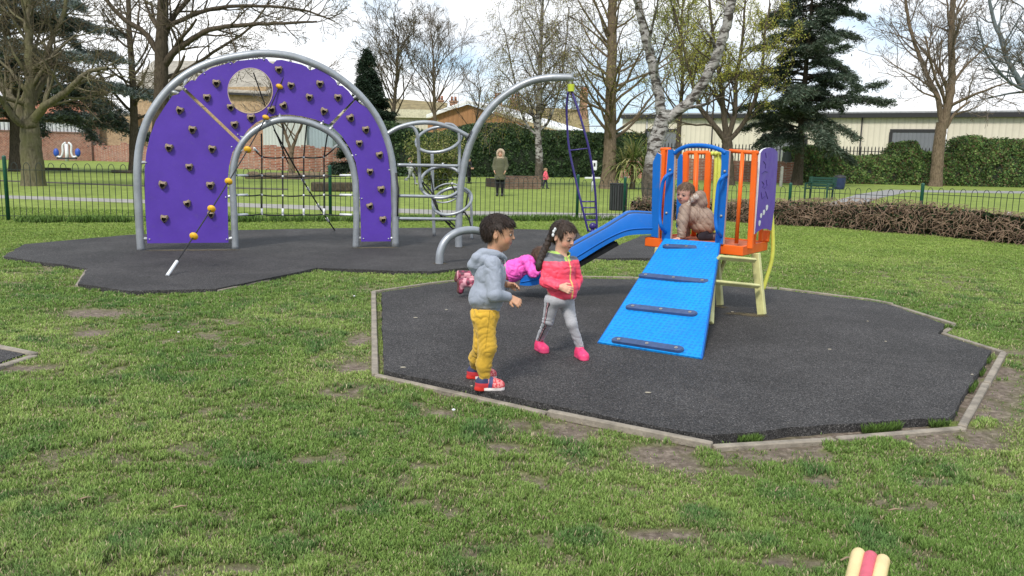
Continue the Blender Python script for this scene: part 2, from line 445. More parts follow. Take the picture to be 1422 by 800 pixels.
M_EDGE = mat('timber_edging', (.30, .26, .21), .9, var=.22, vscale=9, bs=.7, bscale=60, bdist=.008)
def edging(name, line, w, z0, z1, closed=False):
    """row of weathered edging boards along a line"""
    P = np.asarray(line); mb = MB(); rs = np.random.RandomState(len(P))
    for i in range(len(P) - 1):
        a, b = P[i].copy(), P[i + 1].copy(); a[2] = b[2] = 0; L = np.linalg.norm(b - a); n = max(1, round(L / 1.1))
        for k in range(n):
            p = a + (b - a) * k / n; q = a + (b - a) * (k + 1) / n
            g = (b - a) / L * .006
            dz = rs.randn() * .004; off = rs.randn(3) * .004; off[2] = 0
            mb.bar(p + g + off + A(0, 0, (z0 + z1) / 2 + dz), q - g + off + A(0, 0, (z0 + z1) / 2 + dz + rs.randn() * .003), w, z1 - z0, bev=.006)
    o = mb.build(name, M_EDGE); tag(o, kind='structure'); return o
edging('kerb_edging', EDGE1, .046, -.02, .024)
edging('kerb_edging', EDGE1B, .045, -.02, .024)
edging('kerb_edging', EDGE1C, .03, -.02, .03)
edging('kerb_edging', EDGE2, .04, -.02, .03)
edging('kerb_edging', EDGE3, .06, -.02, .024)

M_PATH = mat('path_asphalt', (.30, .285, .26), .9, var=.12, vscale=3, bs=.3, bscale=80)
M_PATH2 = mat('path_grey', (.26, .255, .25), .9, var=.12, vscale=3, bs=.3, bscale=80)
edge_tri('path', PATHC, -.02, .012, M_PATH)
edge_tri('path', PATHR, -.02, .016, M_PATH2)
edge_tri('path', PATHL, -.02, .014, mat('path_dark', (.07, .055, .04), .95))  # narrow far strip in an even dark brown

# ---------------------------------------------------------------- grass blades
def grass_mat():
    mt, nt, b = newmat('grass_blades')
    a = attr(nt, 'tint')
    nt.links.new(a.outputs['Color'], b.inputs['Base Color'])
    b.inputs['Roughness'].default_value = .6; b.inputs['Specular IOR Level'].default_value = .25
    tr = N(nt, 'ShaderNodeBsdfTranslucent'); nt.links.new(a.outputs['Color'], tr.inputs['Color'])
    ms = N(nt, 'ShaderNodeMixShader'); ms.inputs[0].default_value = .25
    nt.links.new(b.outputs[0], ms.inputs[1]); nt.links.new(tr.outputs[0], ms.inputs[2])
    nt.links.new(ms.outputs[0], nt.nodes['Material Output'].inputs[0])
    return mt
M_GRASS = grass_mat()
def blades(name, X, Y, h, w, tint, z=None, lean=.7, seed=0):
    rs = np.random.RandomState(seed); n = len(X)
    th = rs.rand(n) * 2 * pi; ph = rs.rand(n) * 2 * pi
    hh = h; ww = w
    base = np.stack([X, Y, gz(X, Y) if z is None else z], -1)
    side = np.stack([np.cos(th), np.sin(th), 0 * th], -1) * ww[:, None] / 2
    L = (rs.rand(n) ** .7) * lean
    tip = base + np.stack([np.cos(ph) * L * hh, np.sin(ph) * L * hh, hh * np.sqrt(1 - .6 * L ** 2)], -1)
    mid = base + (tip - base) * .55 + np.stack([0 * hh, 0 * hh, hh * .13], -1)
    v = np.stack([base - side, base + side, mid + side * .75, mid - side * .75, tip], 1)
    idx = np.arange(n)[:, None] * 5
    f = np.concatenate([idx + np.array([[0, 1, 2]]), idx + np.array([[0, 2, 3]]), idx + np.array([[3, 2, 4]])], 0)
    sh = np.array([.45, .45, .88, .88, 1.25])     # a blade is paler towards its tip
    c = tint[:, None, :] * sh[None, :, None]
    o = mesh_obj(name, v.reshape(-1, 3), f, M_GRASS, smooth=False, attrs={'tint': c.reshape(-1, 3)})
    tag(o, kind='stuff'); return o
def build_grass():
    rs = np.random.RandomState(42)
    n = 1500000
    # density falls with distance: sample in the view wedge, uniform in log-ish distance
    y = 2.35 * (19.5 / 2.35) ** (rs.rand(n) ** 1.12)
    x = (rs.rand(n) * 2 - 1) * (y * .66 + .25)
    b = bare(x, y)
    keep = rs.rand(n) > np.clip(b * 1.12, 0, .985)
    edge = in_poly(x, y, PAD1) | in_poly(x, y, PAD2) | in_poly(x, y, PAD3)
    for E, w in ((EDGE1, .036), (EDGE1B, .03), (EDGE2, .03), (EDGE3, .036)): edge |= dist_poly(x, y, E, False) < w
    gap = in_poly(x, y, np.vstack([EDGE1, EDGE1B[1:], PAD1[8::-1][:9]])) & ~in_poly(x, y, PAD1)
    keep &= ~edge
    keep &= ~(gap & (rs.rand(n) > np.where(y < 4.6, .05, .30)))
    x, y, b = x[keep], y[keep], b[keep]; n = len(x)
    P = np.stack([x, y], -1)
    c1 = fbm(P + 31, 1.1, 4); c2 = fbm(P + 77, 4.5, 3); c3 = rs.rand(n); cl = fbm(P + 3, 9, 2)
    h = (.012 + .012 * c2 + .018 * cl * cl) * (.55 + .8 * rs.rand(n)) * (1 - .5 * b)
    h = h * np.where(fbm(P + 55, 5, 3) > .62, 1.4, 1.0)
    w = .0026 + .00085 * y * (.6 + .8 * rs.rand(n))
    g0 = A(.175, .285, .066); g1 = A(.345, .450, .130); g2 = A(.125, .230, .070); st = A(.50, .43, .27)
    k = np.clip((c1 - .32) * 2.2 + (c3 - .5) * .5, 0, 1)[:, None]
    col = g0 * (1 - k) + g1 * k
    k2 = np.clip((c2 - .5) * 3.5, 0, 1)[:, None]; col = col * (1 - k2) + g2 * k2
    dry = (rs.rand(n) < .08 + .22 * np.clip(b + (c1 - .5) * .9, 0, 1))[:, None]
    col = np.where(dry, st * (.6 + .6 * rs.rand(n))[:, None], col)
    # the mown turf further out is paler and yellower
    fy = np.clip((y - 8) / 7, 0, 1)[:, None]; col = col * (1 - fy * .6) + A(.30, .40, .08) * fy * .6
    col *= (.75 + .5 * rs.rand(n))[:, None]
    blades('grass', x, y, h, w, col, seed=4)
    # tufts left growing along the fence foot and between rubber and edging
    fx = []; fy_ = []
    for a, c, m_, sp in (((20, 309), (470, 308), 9000, .22), ((470, 308), (900, 306), 9000, .22), ((1326, 456), (1312, 458), 300, .05)):
        p, q = G(*a), G(*c); t = rs.rand(m_); r = rs.randn(m_, 2) * sp * .5
        ok = fbm(np.stack([t * 20, t * 0], -1) + 8, 1, 2) > .42
        fx.append((p[0] + (q[0] - p[0]) * t + r[:, 0])[ok]); fy_.append((p[1] + (q[1] - p[1]) * t + r[:, 1])[ok])
    t = rs.rand(5200); seg = rs.randint(3, 6, 5200)
    pi_ = EDGE1[seg] + (EDGE1[np.minimum(seg + 1, 6)] - EDGE1[seg]) * t[:, None]
    cen = PAD1.mean(0); dv = cen - pi_; dv /= np.linalg.norm(dv, axis=1, keepdims=True); pi_ = pi_ + dv * (.05 + .04 * rs.rand(5200))[:, None]
    ok = (fbm(pi_[:, :2] + 2, 5.2, 3) > .56) & ~in_poly(pi_[:, 0], pi_[:, 1], PAD1)
    fx.append(pi_[ok, 0]); fy_.append(pi_[ok, 1])
    fx = np.concatenate(fx); fy_ = np.concatenate(fy_); n = len(fx)
    hh = np.where(fy_ > 12, .06 + .11 * rs.rand(n), .02 + .035 * rs.rand(n)); ww = np.where(fy_ > 12, .02, .005) * (.6 + .8 * rs.rand(n))
    col = A(.11, .19, .04) * (.5 + .9 * rs.rand(n))[:, None]
    blades('long_grass', fx, fy_, hh, ww, col, seed=5)
build_grass()
# ================================================================ materials of the play equipment
M_GALV = mat('galvanised_tube', (.36, .38, .41), .42, metal=.5, var=.12, vscale=5)
M_GALV2 = mat('galvanised_clamp', (.55, .56, .57), .4, metal=.5, var=.15, vscale=20)
def sheet_mat(name, c, edge=None):
    """coated board: faint scuffs and dull patches"""
    mt, nt, b = newmat(name)
    f = noise(nt, 3, 6, .6)
    c0 = mix(nt, ramp(nt, f, [(.35, 0.0), (.7, .5)]), c, tuple(x * .70 for x in c)); c0 = mix(nt, ramp(nt, noise(nt, 14, 9, .8), [(.56, 0.0), (.72, .22)]), c0, (.16, .14, .13))
    tc = nt.nodes.new('ShaderNodeTexCoord'); mp = N(nt, 'ShaderNodeMapping'); mp.inputs['Scale'].default_value = (6, 6, 45); mp.inputs['Rotation'].default_value = (.3, .5, .2)
    nt.links.new(tc.outputs['Object'], mp.inputs['Vector'])
    sc = ramp(nt, noise(nt, 3, 8, .8, vec=mp.outputs[0]), [(.60, 0.0), (.74, .32)])
    nt.links.new(mix(nt, sc, c0, (.5, .5, .55)), b.inputs['Base Color'])
    nt.links.new(ramp(nt, noise(nt, 9, 5), [(.3, .33), (.7, .55)]), b.inputs['Roughness'])
    b.inputs['Specular IOR Level'].default_value = .25
    bump(nt, b, noise(nt, 150, 3), .08, .001)
    return mt
M_PURPLE = sheet_mat('purple_board', (.098, .046, .365))
M_PURPLE2 = sheet_mat('purple_board_tower', (.12, .058, .38))
M_PURM = mat('purple_steel', (.035, .022, .16), .35, var=.1)
M_HOLD = mat('resin_hold', (.33, .25, .175), .8, var=.25, vscale=30, bs=.6, bscale=80, bdist=.004)
M_HOLD2 = mat('hold_recess', (.03, .022, .02), .9)
M_ROPE = mat('rope_black', (.02, .02, .022), .8, bs=.6, bscale=160, bdist=.004)
M_ROPEP = mat('rope_purple', (.05, .035, .12), .8, bs=.6, bscale=160, bdist=.004)
M_WHITE = mat('white_ferrule', (.72, .73, .75), .4, var=.08)
M_BEAD = mat('yellow_bead', (.80, .44, .02), .45, var=.12, vscale=18)
M_LIME = mat('lime_cap', (.50, .58, .03), .45, var=.1)
M_BLUE = sheet_mat('blue_coat', (.004, .13, .50))
M_BLUEB = sheet_mat('blue_board', (.004, .125, .46))
M_ORANGE = sheet_mat('orange_coat', (.80, .13, .012))
M_ORANGE2 = mat('orange_deck', (.55, .13, .045), .8, var=.2, vscale=8)
M_PALE = mat('pale_yellow_steel', (.62, .60, .27), .45, var=.14, vscale=5)
M_YEL = mat('yellow_green_steel', (.60, .62, .10), .4, var=.1)
M_TREAD = mat('navy_tread', (.040, .078, .19), .6, var=.15, vscale=14, bs=.3, bscale=90)
M_EDGEW = mat('board_edge', (.50, .38, .34), .7, var=.1)
M_BOLT = mat('steel_bolt', (.40, .38, .36), .4, metal=.6, var=.15)
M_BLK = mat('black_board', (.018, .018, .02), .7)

M_BARKISH = mat('joint_steel_dull', (.16, .14, .13), .6, metal=.3)
def seg_panel(name, outline, n, thick, material, parent, holes=(), edge=None):
    """flat board: outline and holes are 3-D loops in one plane, extruded by n*thick"""
    import mathutils
    loops = [[Vector(p) for p in L] for L in ([outline] + list(holes))]
    tris = mathutils.geometry.tessellate_polygon(loops)
    flat = np.array([tuple(p) for L in loops for p in L]); n = np.asarray(n, float); m_ = len(flat)
    v = np.vstack([flat, flat + n * thick]); f = []; fm = []
    for t in tris:
        a, b, c = t
        nn = np.cross(flat[b] - flat[a], flat[c] - flat[a])
        if nn @ n > 0: a, c = c, a
        f.append((a, b, c)); f.append((a + m_, c + m_, b + m_)); fm += [0, 0]
    s = 0
    for L in loops:
        k = len(L)
        for i in range(k):
            j = (i + 1) % k; f.append((s + i, s + j, s + j + m_, s + i + m_)); fm.append(1)
        s += k
    return mesh_obj(name, v, f, None, parent, smooth=False, mats=[material, edge or material], fmat=fm)

# ================================================================ climbing frame
ARCH0, ARCH1 = G(196, 347, PZ), G(549, 343, PZ)
def VA(px, py, off=0.0):
    p = V(px, py, ARCH0, ARCH1); return p + NA * off
_d = (ARCH1 - ARCH0); _d[2] = 0; _d /= np.linalg.norm(_d); NA = A(_d[1], -_d[0], 0)     # towards the camera
def z1(p): return 160 + .4625 * p[0], 50 + .4625 * p[1]

def build_frame():
    T = thing('climbing_frame', 'large grey tube climbing frame with purple arch boards, rope net, rings and hanging ladder', 'climbing frame', (ARCH0 + ARCH1) / 2)
    def tube(name, pts, r, material=M_GALV, seg=14, n=10, closed=False):
        mb = MB(); mb.tube(spline(pts, n, closed), r, seg, closed=closed); return mb.build(name, material, T, smooth=True)
    outer = [(196, 349), (193, 300), (191, 235), (197, 190), (214, 150), (246, 113), (290, 88), (345, 76), (382, 75), (418, 82), (460, 101), (498, 131), (526, 168), (542, 212), (548, 262), (549, 345)]
    tube('outer_arch', [VA(*p) for p in outer], .054)
    inner = [(327, 347), (325, 295), (323, 245), (331, 208), (350, 184), (378, 169), (404, 166), (434, 172), (463, 188), (484, 216), (493, 250), (495, 300), (494, 345)]
    tube('inner_arch', [VA(*p) for p in inner], .048)
    # boards
    L = [(97, 622), (340, 620), (338, 520), (337, 450), (342, 390), (352, 350), (370, 321), (202, 162), (186, 176), (172, 180), (150, 212), (122, 255), (105, 300), (94, 350), (89, 400), (90, 500)]
    mid = [(375, 313), (206, 152), (228, 133), (240, 135), (249, 122), (262, 112), (290, 96), (330, 85), (348, 78), (356, 84), (366, 75), (410, 71), (444, 69), (456, 69), (464, 80), (474, 84), (484, 73), (500, 72), (535, 80), (560, 86), (575, 93), (583, 104), (592, 101), (602, 98), (640, 118), (660, 133), (668, 148), (682, 150), (700, 166), (717, 190), (641, 266), (600, 251), (560, 241), (520, 236), (490, 237), (455, 245), (425, 259), (400, 280)]
    R_ = [(721, 193), (650, 272), (680, 300), (705, 338), (722, 380), (730, 430), (735, 500), (738, 617), (826, 616), (829, 520), (826, 420), (816, 345), (800, 290), (780, 250), (755, 215), (735, 205)]
    hole = [(405.5 + 67 * cos(a), 165 + 68 * sin(a)) for a in np.linspace(0, 2 * pi, 48, endpoint=False)]
    panels = []
    for Lp, hs, lab in ((L, (), 'broad purple board of the arch leg'), (mid, (hole,), 'purple board over the arch with a round hole'), (R_, (), 'narrow purple board of the arch leg')):
        o = seg_panel('climbing_board', [VA(*z1(p), .0) for p in Lp], NA, .022, M_PURPLE, T, [[VA(*z1(p), .0) for p in h] for h in hs], M_EDGEW)
        part_label(o, lab); panels.append(o)
    # white lip round the hole and grey joint strips
    mb = MB(); mb.tube([VA(*z1(p), .023) for p in hole], .006, 6, closed=True); mb.build('hole_rim', M_EDGEW, panels[1], smooth=True)
    for a, b in (((368, 320), (201, 158)), ((720, 194), (648, 272))):
        mb = MB(); p, q = VA(*z1(a), -.012), VA(*z1(b), -.012); mb.bar(p, q, .010, .03, up=NA)
        mb.build('joint_strip', M_BARKISH, T)
    cl = [((210, 133), (206, 156)), ((175, 168), (189, 172)), ((72, 380), (93, 380)), ((78, 608), (104, 610)), ((358, 606), (335, 610)), ((352, 480), (332, 484)), ((375, 344), (350, 333)), ((385, 306), (368, 296)), ((494, 246), (494, 236)), ((616, 270), (624, 256)),
          ((640, 286), (652, 272)), ((706, 362), (722, 357)), ((722, 486), (740, 488)), ((724, 606), (745, 608)), ((838, 400), (822, 402)), ((842, 606), (820, 608)), ((750, 208), (736, 198)), ((728, 178), (716, 186)), ((586, 82), (584, 102)), ((676, 132), (668, 146)), ((448, 56), (446, 72)), ((336, 76), (346, 84)), ((262, 100), (268, 114))]
    for a, b in cl:
        p, q = VA(*z1(a)), VA(*z1(b)); d = (q - p); d /= np.linalg.norm(d)
        mb = MB(); mb.tube([p - d * .03, p + (q - p) * .5, q + d * .03], [.034, .024, .012], 8)
        mb.ball(q + NA * .024, .011, 8, 6); mb.build('clamp', M_GALV2, T, smooth=True)
    # resin holds
    proto = hold_mesh()
    hp = [(304, 143), (276, 186), (194, 224), (232, 282), (162, 336), (291, 340), (223, 394), (143, 447), (286, 449), (217, 503), (148, 548), (288, 536), (491, 102), (527, 150), (614, 145), (582, 185), (668, 186), (506, 210), (347, 215), (470, 222), (408, 247), (359, 267), (626, 227), (706, 247), (752, 282), (732, 323), (793, 358), (764, 408), (798, 461), (764, 511), (803, 551)]
    X = _d; Z = A(0, 0, 1); rs = np.random.RandomState(2)
    first = None
    for p in hp:
        c = VA(*z1(p), .023); a = rs.randn() * .22; s = .80 + .14 * rs.rand()
        Mx = Matrix(((X[0] * cos(a) * s, NA[0] * s, -X[0] * sin(a) * s, c[0]), (X[1] * cos(a) * s, NA[1] * s, -X[1] * sin(a) * s, c[1]), (sin(a) * s, 0, cos(a) * s, c[2]), (0, 0, 0, 1)))
        if first is None: o = proto; first = o
        else: o = first.copy(); COL.objects.link(o)
        o.parent = T; o.matrix_parent_inverse = Matrix.Translation(-Vector(T.location)); o.matrix_basis = Mx
    # rope with yellow beads, coming down to the front
    top, knee, foot = VA(404, 84, -.02), VA(368, 166, .10), G(236, 377, PZ)
    end = G(232, 383, PZ)
    def sag(a, b, s=.03, n=16): return [a + (b - a) * t - A(0, 0, s * 4 * t * (1 - t)) for t in np.linspace(0, 1, n)]
    pts = np.vstack([sag(top, knee, .0, 8), sag(knee, end, .05, 28)[1:]])
    mb = MB(); mb.tube(pts, .0085, 8); rope = mb.build('rope', M_ROPE, T, smooth=True)
    pr = np.array([proj(p) for p in pts])
    fine = np.array([pts[i] + (pts[i + 1] - pts[i]) * t for i in range(len(pts) - 1) for t in np.linspace(0, 1, 20)])
    fp = np.array([proj(p) for p in fine])
    for px, py in [(388, 120), (369, 163), (346, 208), (320, 252), (297, 290), (271, 328)]:
        i = np.argmin(np.hypot(fp[:, 1] - py, 0)); c = fine[i]; dr = fine[min(i + 5, len(fine) - 1)] - fine[max(i - 5, 0)]; dr /= np.linalg.norm(dr)
        side = np.cross(dr, NA); side /= np.linalg.norm(side); nn = np.cross(side, dr)
        mb = MB(); mb.ball(c, (.052, .052, .034), 16, 10, np.column_stack([side, nn, dr])); mb.build('bead', M_BEAD, rope, smooth=True)
    def ferr(a, b, r=.016, par=T, m_=M_WHITE): mb = MB(); mb.tube([a, b], r, 10); return mb.build('ferrule', m_, par, smooth=False)
    ferr(fine[-1], fine[-45], .019, rope); ferr(fine[0], fine[0] + (knee - top) * .13, .018, rope)
    # rope going down behind
    mb = MB(); a, b = VA(381, 180, -.1), G(465, 320, PZ); p2 = sag(a, b, .05); mb.tube(p2, .012, 8)
    r2 = mb.build('rope', M_ROPE, T, smooth=True)
    for t in (.42, .5, .68, .85): q = a + (b - a) * t - A(0, 0, .05 * 4 * t * (1 - t)); e = (b - a) * .016; ferr(q - e, q + e, .02, r2)
    mb = MB(); mb.tube(sag(VA(352, 100, -.12), VA(371, 152, -.3), .0) + sag(VA(371, 152, -.3), VA(402, 228, -.4), 0)[1:], .009, 8); mb.build('rope', M_ROPE, T, smooth=True)
    # climbing net in the small arch
    net = MB(); fer = []
    cols = [364, 394, 424, 453]; rows = [218, 245, 272.5, 300]
    K = lambda x, y: VA(x, y, -.30 - .1 * (x > 300))
    for i, y in enumerate(rows):
        xs = [329 if i else 353, *cols, 489 if i else 470]
        ys = [y - 1.5 if i else 206, y, y + 1, y + .5, y, y - 1.5 if i else 200]
        P = [VA(xs[0], ys[0], -.02)] + [K(x, yy) for x, yy in zip(xs[1:-1], ys[1:-1])] + [VA(xs[-1], ys[-1], -.02)]
        Q = []
        for a, b in zip(P[:-1], P[1:]): Q += sag(a, b, .014, 7)[:-1]
        net.tube(np.array(Q + [P[-1]]), .0105, 7)
        fer += [MB().tube([P[0], P[0] + (P[1] - P[0]) * .42], .017, 8), MB().tube([P[-1], P[-1] + (P[-2] - P[-1]) * .42], .017, 8)]
        fer += [MB().ball(p, .019, 8, 6) for p in P[1:-1]]
    for x, t in zip(cols, (186, 172, 174, 186)):
        P = [VA(x + (2 if x > 400 else -1), t, -.03)] + [K(x, y) for y in rows]
        net.tube(np.array(P), .011, 7)
        fer.append(MB().tube([K(x, 292), K(x, 301)], .017, 8))
    no = net.build('climbing_net', M_ROPE, T, smooth=True)
    for q in fer: q.build('ferrule', M_WHITE, no, smooth=True)
    # ------- middle bay: bars, rings, ropes
    PB = G(637, 343, PZ); B0 = ARCH1
    def W(px, py, off=0.0): p = V(px, py, B0, PB); return p + A(0, -1, 0) * off
    pole = [(637, 345), (637, 318), (638, 285), (641, 250), (648, 215), (661, 181), (681, 151), (706, 129), (734, 114), (764, 108), (796, 108)]
    PP = [V(x, y, PB, PB + A(1, .0, 0)) for x, y in pole]
    tube('curved_pole', PP, .056)
    tube('top_arc', [W(536, 187), W(554, 177), W(578, 171), W(602, 171), W(628, 178), W(652, 190)], .034)
    for (x0, y0, x1, y1) in ((552, 229, 638, 230.5), (553, 272, 637, 273.5), (553, 303.5, 636, 304.5)):
        tube('cross_bar', [W(x0, y0), W((x0 + x1) / 2, (y0 + y1) / 2), W(x1, y1)], .024)
    tube('bent_post', [W(558, 177), W(567, 175), W(575, 178), W(580, 190), W(581, 215, -.05), W(582, 250, -.1), W(584, 262, -.1)], .026)
    tube('bent_post', [W(618, 172), W(629, 174), W(637, 184), W(638, 205), W(638, 225), W(637, 240)], .024)
    g = G(603, 328, PZ); tube('post', [V(600, 210, g, g + A(1, 0, 0)), V(601, 270, g, g + A(1, 0, 0)), g], .028)
    g = G(655, 332, PZ); tube('bent_post', [V(x, y, g, g + A(1, 0, 0)) for x, y in [(636, 262), (644, 264), (651, 270), (654, 284), (655, 310)]] + [g], .022)
    def ring(cx, cy, rx, ry, tilt, y, r=.024):
        c = D(cx, cy, y); s = FPX / y; R = rx / s; h = ry / s; dz = sqrt(max(R * R - h * h, 0)); a = radians(tilt)
        pts = [c + A(cos(t) * R * cos(a) - sin(t) * h * sin(a), sin(t) * dz, cos(t) * R * sin(a) + sin(t) * h * cos(a)) for t in np.linspace(0, 2 * pi, 36, endpoint=False)]
        mb = MB(); mb.tube(pts, r, 10, closed=True); return mb.build('climbing_ring', M_GALV, T, smooth=True)
    y0 = 12.75
    ring(609, 193.5, 31, 17.5, 9, y0 + .1); ring(613, 253, 29.5, 21, 4, y0 + .15); ring(628, 279, 27.5, 17, 14, y0 + .2); ring(620, 268, 21, 12, 12, y0 + .3, .012)
    mb = MB()
    for P in ([(572, 226), (580, 243), (590, 262), (599, 273), (607, 290), (616, 304), (628, 317), (637, 322)], [(586, 252), (600, 268), (606, 288), (622, 305), (636, 318)], [(626, 254), (634, 272), (640, 288), (650, 302), (655, 318)], [(598, 243), (603, 272), (612, 300), (626, 312)], [(650, 268), (647, 286), (640, 300), (630, 306)]):
        mb.tube(spline([D(x, y, y0 + .1) for x, y in P], 5), .012, 7)
    r3 = mb.build('rope', M_ROPE, T, smooth=True)
    for x, y in ((586, 252), (599, 273), (616, 304), (634, 318), (640, 288), (628, 255), (615, 228)): MB().ball(D(x, y, y0 + .08), .022, 8, 6).build('rope_joint', M_GALV2, r3, smooth=True)
    for P in ([W(551, 240, .06), W(554, 262, .06), W(553, 300, .06)], [V(655, 182, PB, PB + A(1, 0, 0)) - A(0, .06, 0), V(648, 196, PB, PB + A(1, 0, 0)) - A(0, .06, 0)]):
        MB().tube(P, .013, 7).build('cable', M_BLK, T, smooth=True)
    # small hoop in front
    h0 = G(610, 366, PZ); h1 = G(694, 362, PZ)
    tube('low_hoop', [V(x, y, h0, h1) for x, y in [(610, 368), (611.5, 350), (619, 334), (633, 323.5), (651, 319.5), (669, 322), (683, 331), (692, 346), (694, 364)]], .052)
    # ------- hanging twisted ladder
    yl = PP[-1][1]
    DL = lambda x, y, o=0: D(x, y, yl + o)
    mb = MB(); mb.tube([DL(793, 117), DL(793, 127)], .052, 12); cap = mb.build('lime_cap', M_LIME, T, smooth=False); shade_auto(cap)
    mb = MB(); mb.tube([DL(791.5, 107), DL(792.5, 120)], .02, 10); mb.build('hanger', M_GALV2, T, smooth=True)
    lad = MB()
    lad.tube(spline([DL(789, 127), DL(787, 150, .06), DL(788, 180, .1), DL(791, 210, .1), DL(800, 252, .05), DL(809, 290), DL(817, 322)], 8), .017, 10)
    lad.tube(spline([DL(794, 127), DL(802, 150, -.06), DL(811, 180, -.1), DL(818, 208, -.1), DL(825, 250, -.05), DL(828, 290), DL(829, 322)], 8), .017, 10)
    lo = lad.build('twisted_ladder', M_PURM, T, smooth=True)
    for a, b in (((791, 209), (818, 206)), ((807, 280), (827.5, 280)), ((809, 288.5), (828, 288.5)), ((811, 297.5), (828.5, 297)), ((813.5, 306), (829, 305.5)), ((817, 321), (829, 321))):
        mb = MB(); mb.tube([DL(*a), DL(*b)], .011, 8); mb.build('rung', M_PURM, lo, smooth=True)
    g = D(824, 330, yl); g[2] = PZ
    mb = MB(); mb.tube([g, D(823, 318, yl)], .03, 12); mb.build('foot_post', M_PURM, T, smooth=True)
    mb = MB(); mb.ball(D(823, 314, yl), .055, 14, 10); mb.build('foot_ball', M_PURM, T, smooth=True)
    return T

def hold_mesh():
    """resin hand hold: a rounded shield shape with a dark pocket"""
    out = [(-.060, .030), (-.050, .056), (-.005, .050), (.042, .060), (.062, .030), (.050, -.008), (.034, -.048), (-.004, -.066), (-.030, -.044), (-.056, -.012)]
    n = len(out); v = []; f = []
    for k, (s, d) in enumerate(((1.06, 0), (1.04, .016), (.80, .048), (.58, .058), (.44, .03), (.3, .02))):
        for i, (x, z) in enumerate(out): v.append((x * s, d + .006 * sin(i * 2.1 + k) + (.012 if (z > .02 and k in (2, 3)) else 0), z * s + (-.012 if k > 2 else 0)))
    for k in range(5):
        for i in range(n): j = (i + 1) % n; f.append((k * n + i, k * n + j, (k + 1) * n + j, (k + 1) * n + i))
    f.append(tuple(range(5 * n, 6 * n)))
    fm = [1] * n + [0] * (2 * n) + [1] * (2 * n + 1)
    return mesh_obj('climbing_hold', v, f, None, None, smooth=False, mats=[M_HOLD, M_HOLD2], fmat=fm)
FRAME = build_frame()

# ================================================================ play tower
TZ = .66
TC, TD = G(1030, 347, TZ), G(1064, 339.5, TZ)
e1 = A(-.74, .672, 0); e1 /= np.linalg.norm(e1); e2 = A(-e1[1], e1[0], 0) * -1      # e1 along the front to the left, e2 towards the back
if e2[1] < 0: e2 = -e2
TL = TC + e1 * 1.02
def VF(px, py, off=0): return V(px, py, TC - e2 * off, TL - e2 * off)                    # front plane (off towards the camera)
def VBk(px, py, off=0): return V(px, py, TC + e2 * (.62 + off), TL + e2 * (.62 + off))
def VR(px, py, off=0):
    n = A(TD[1] - TC[1], -(TD[0] - TC[0]), 0); n /= np.linalg.norm(n)
    return V(px, py, TC + n * off, TD + n * off)

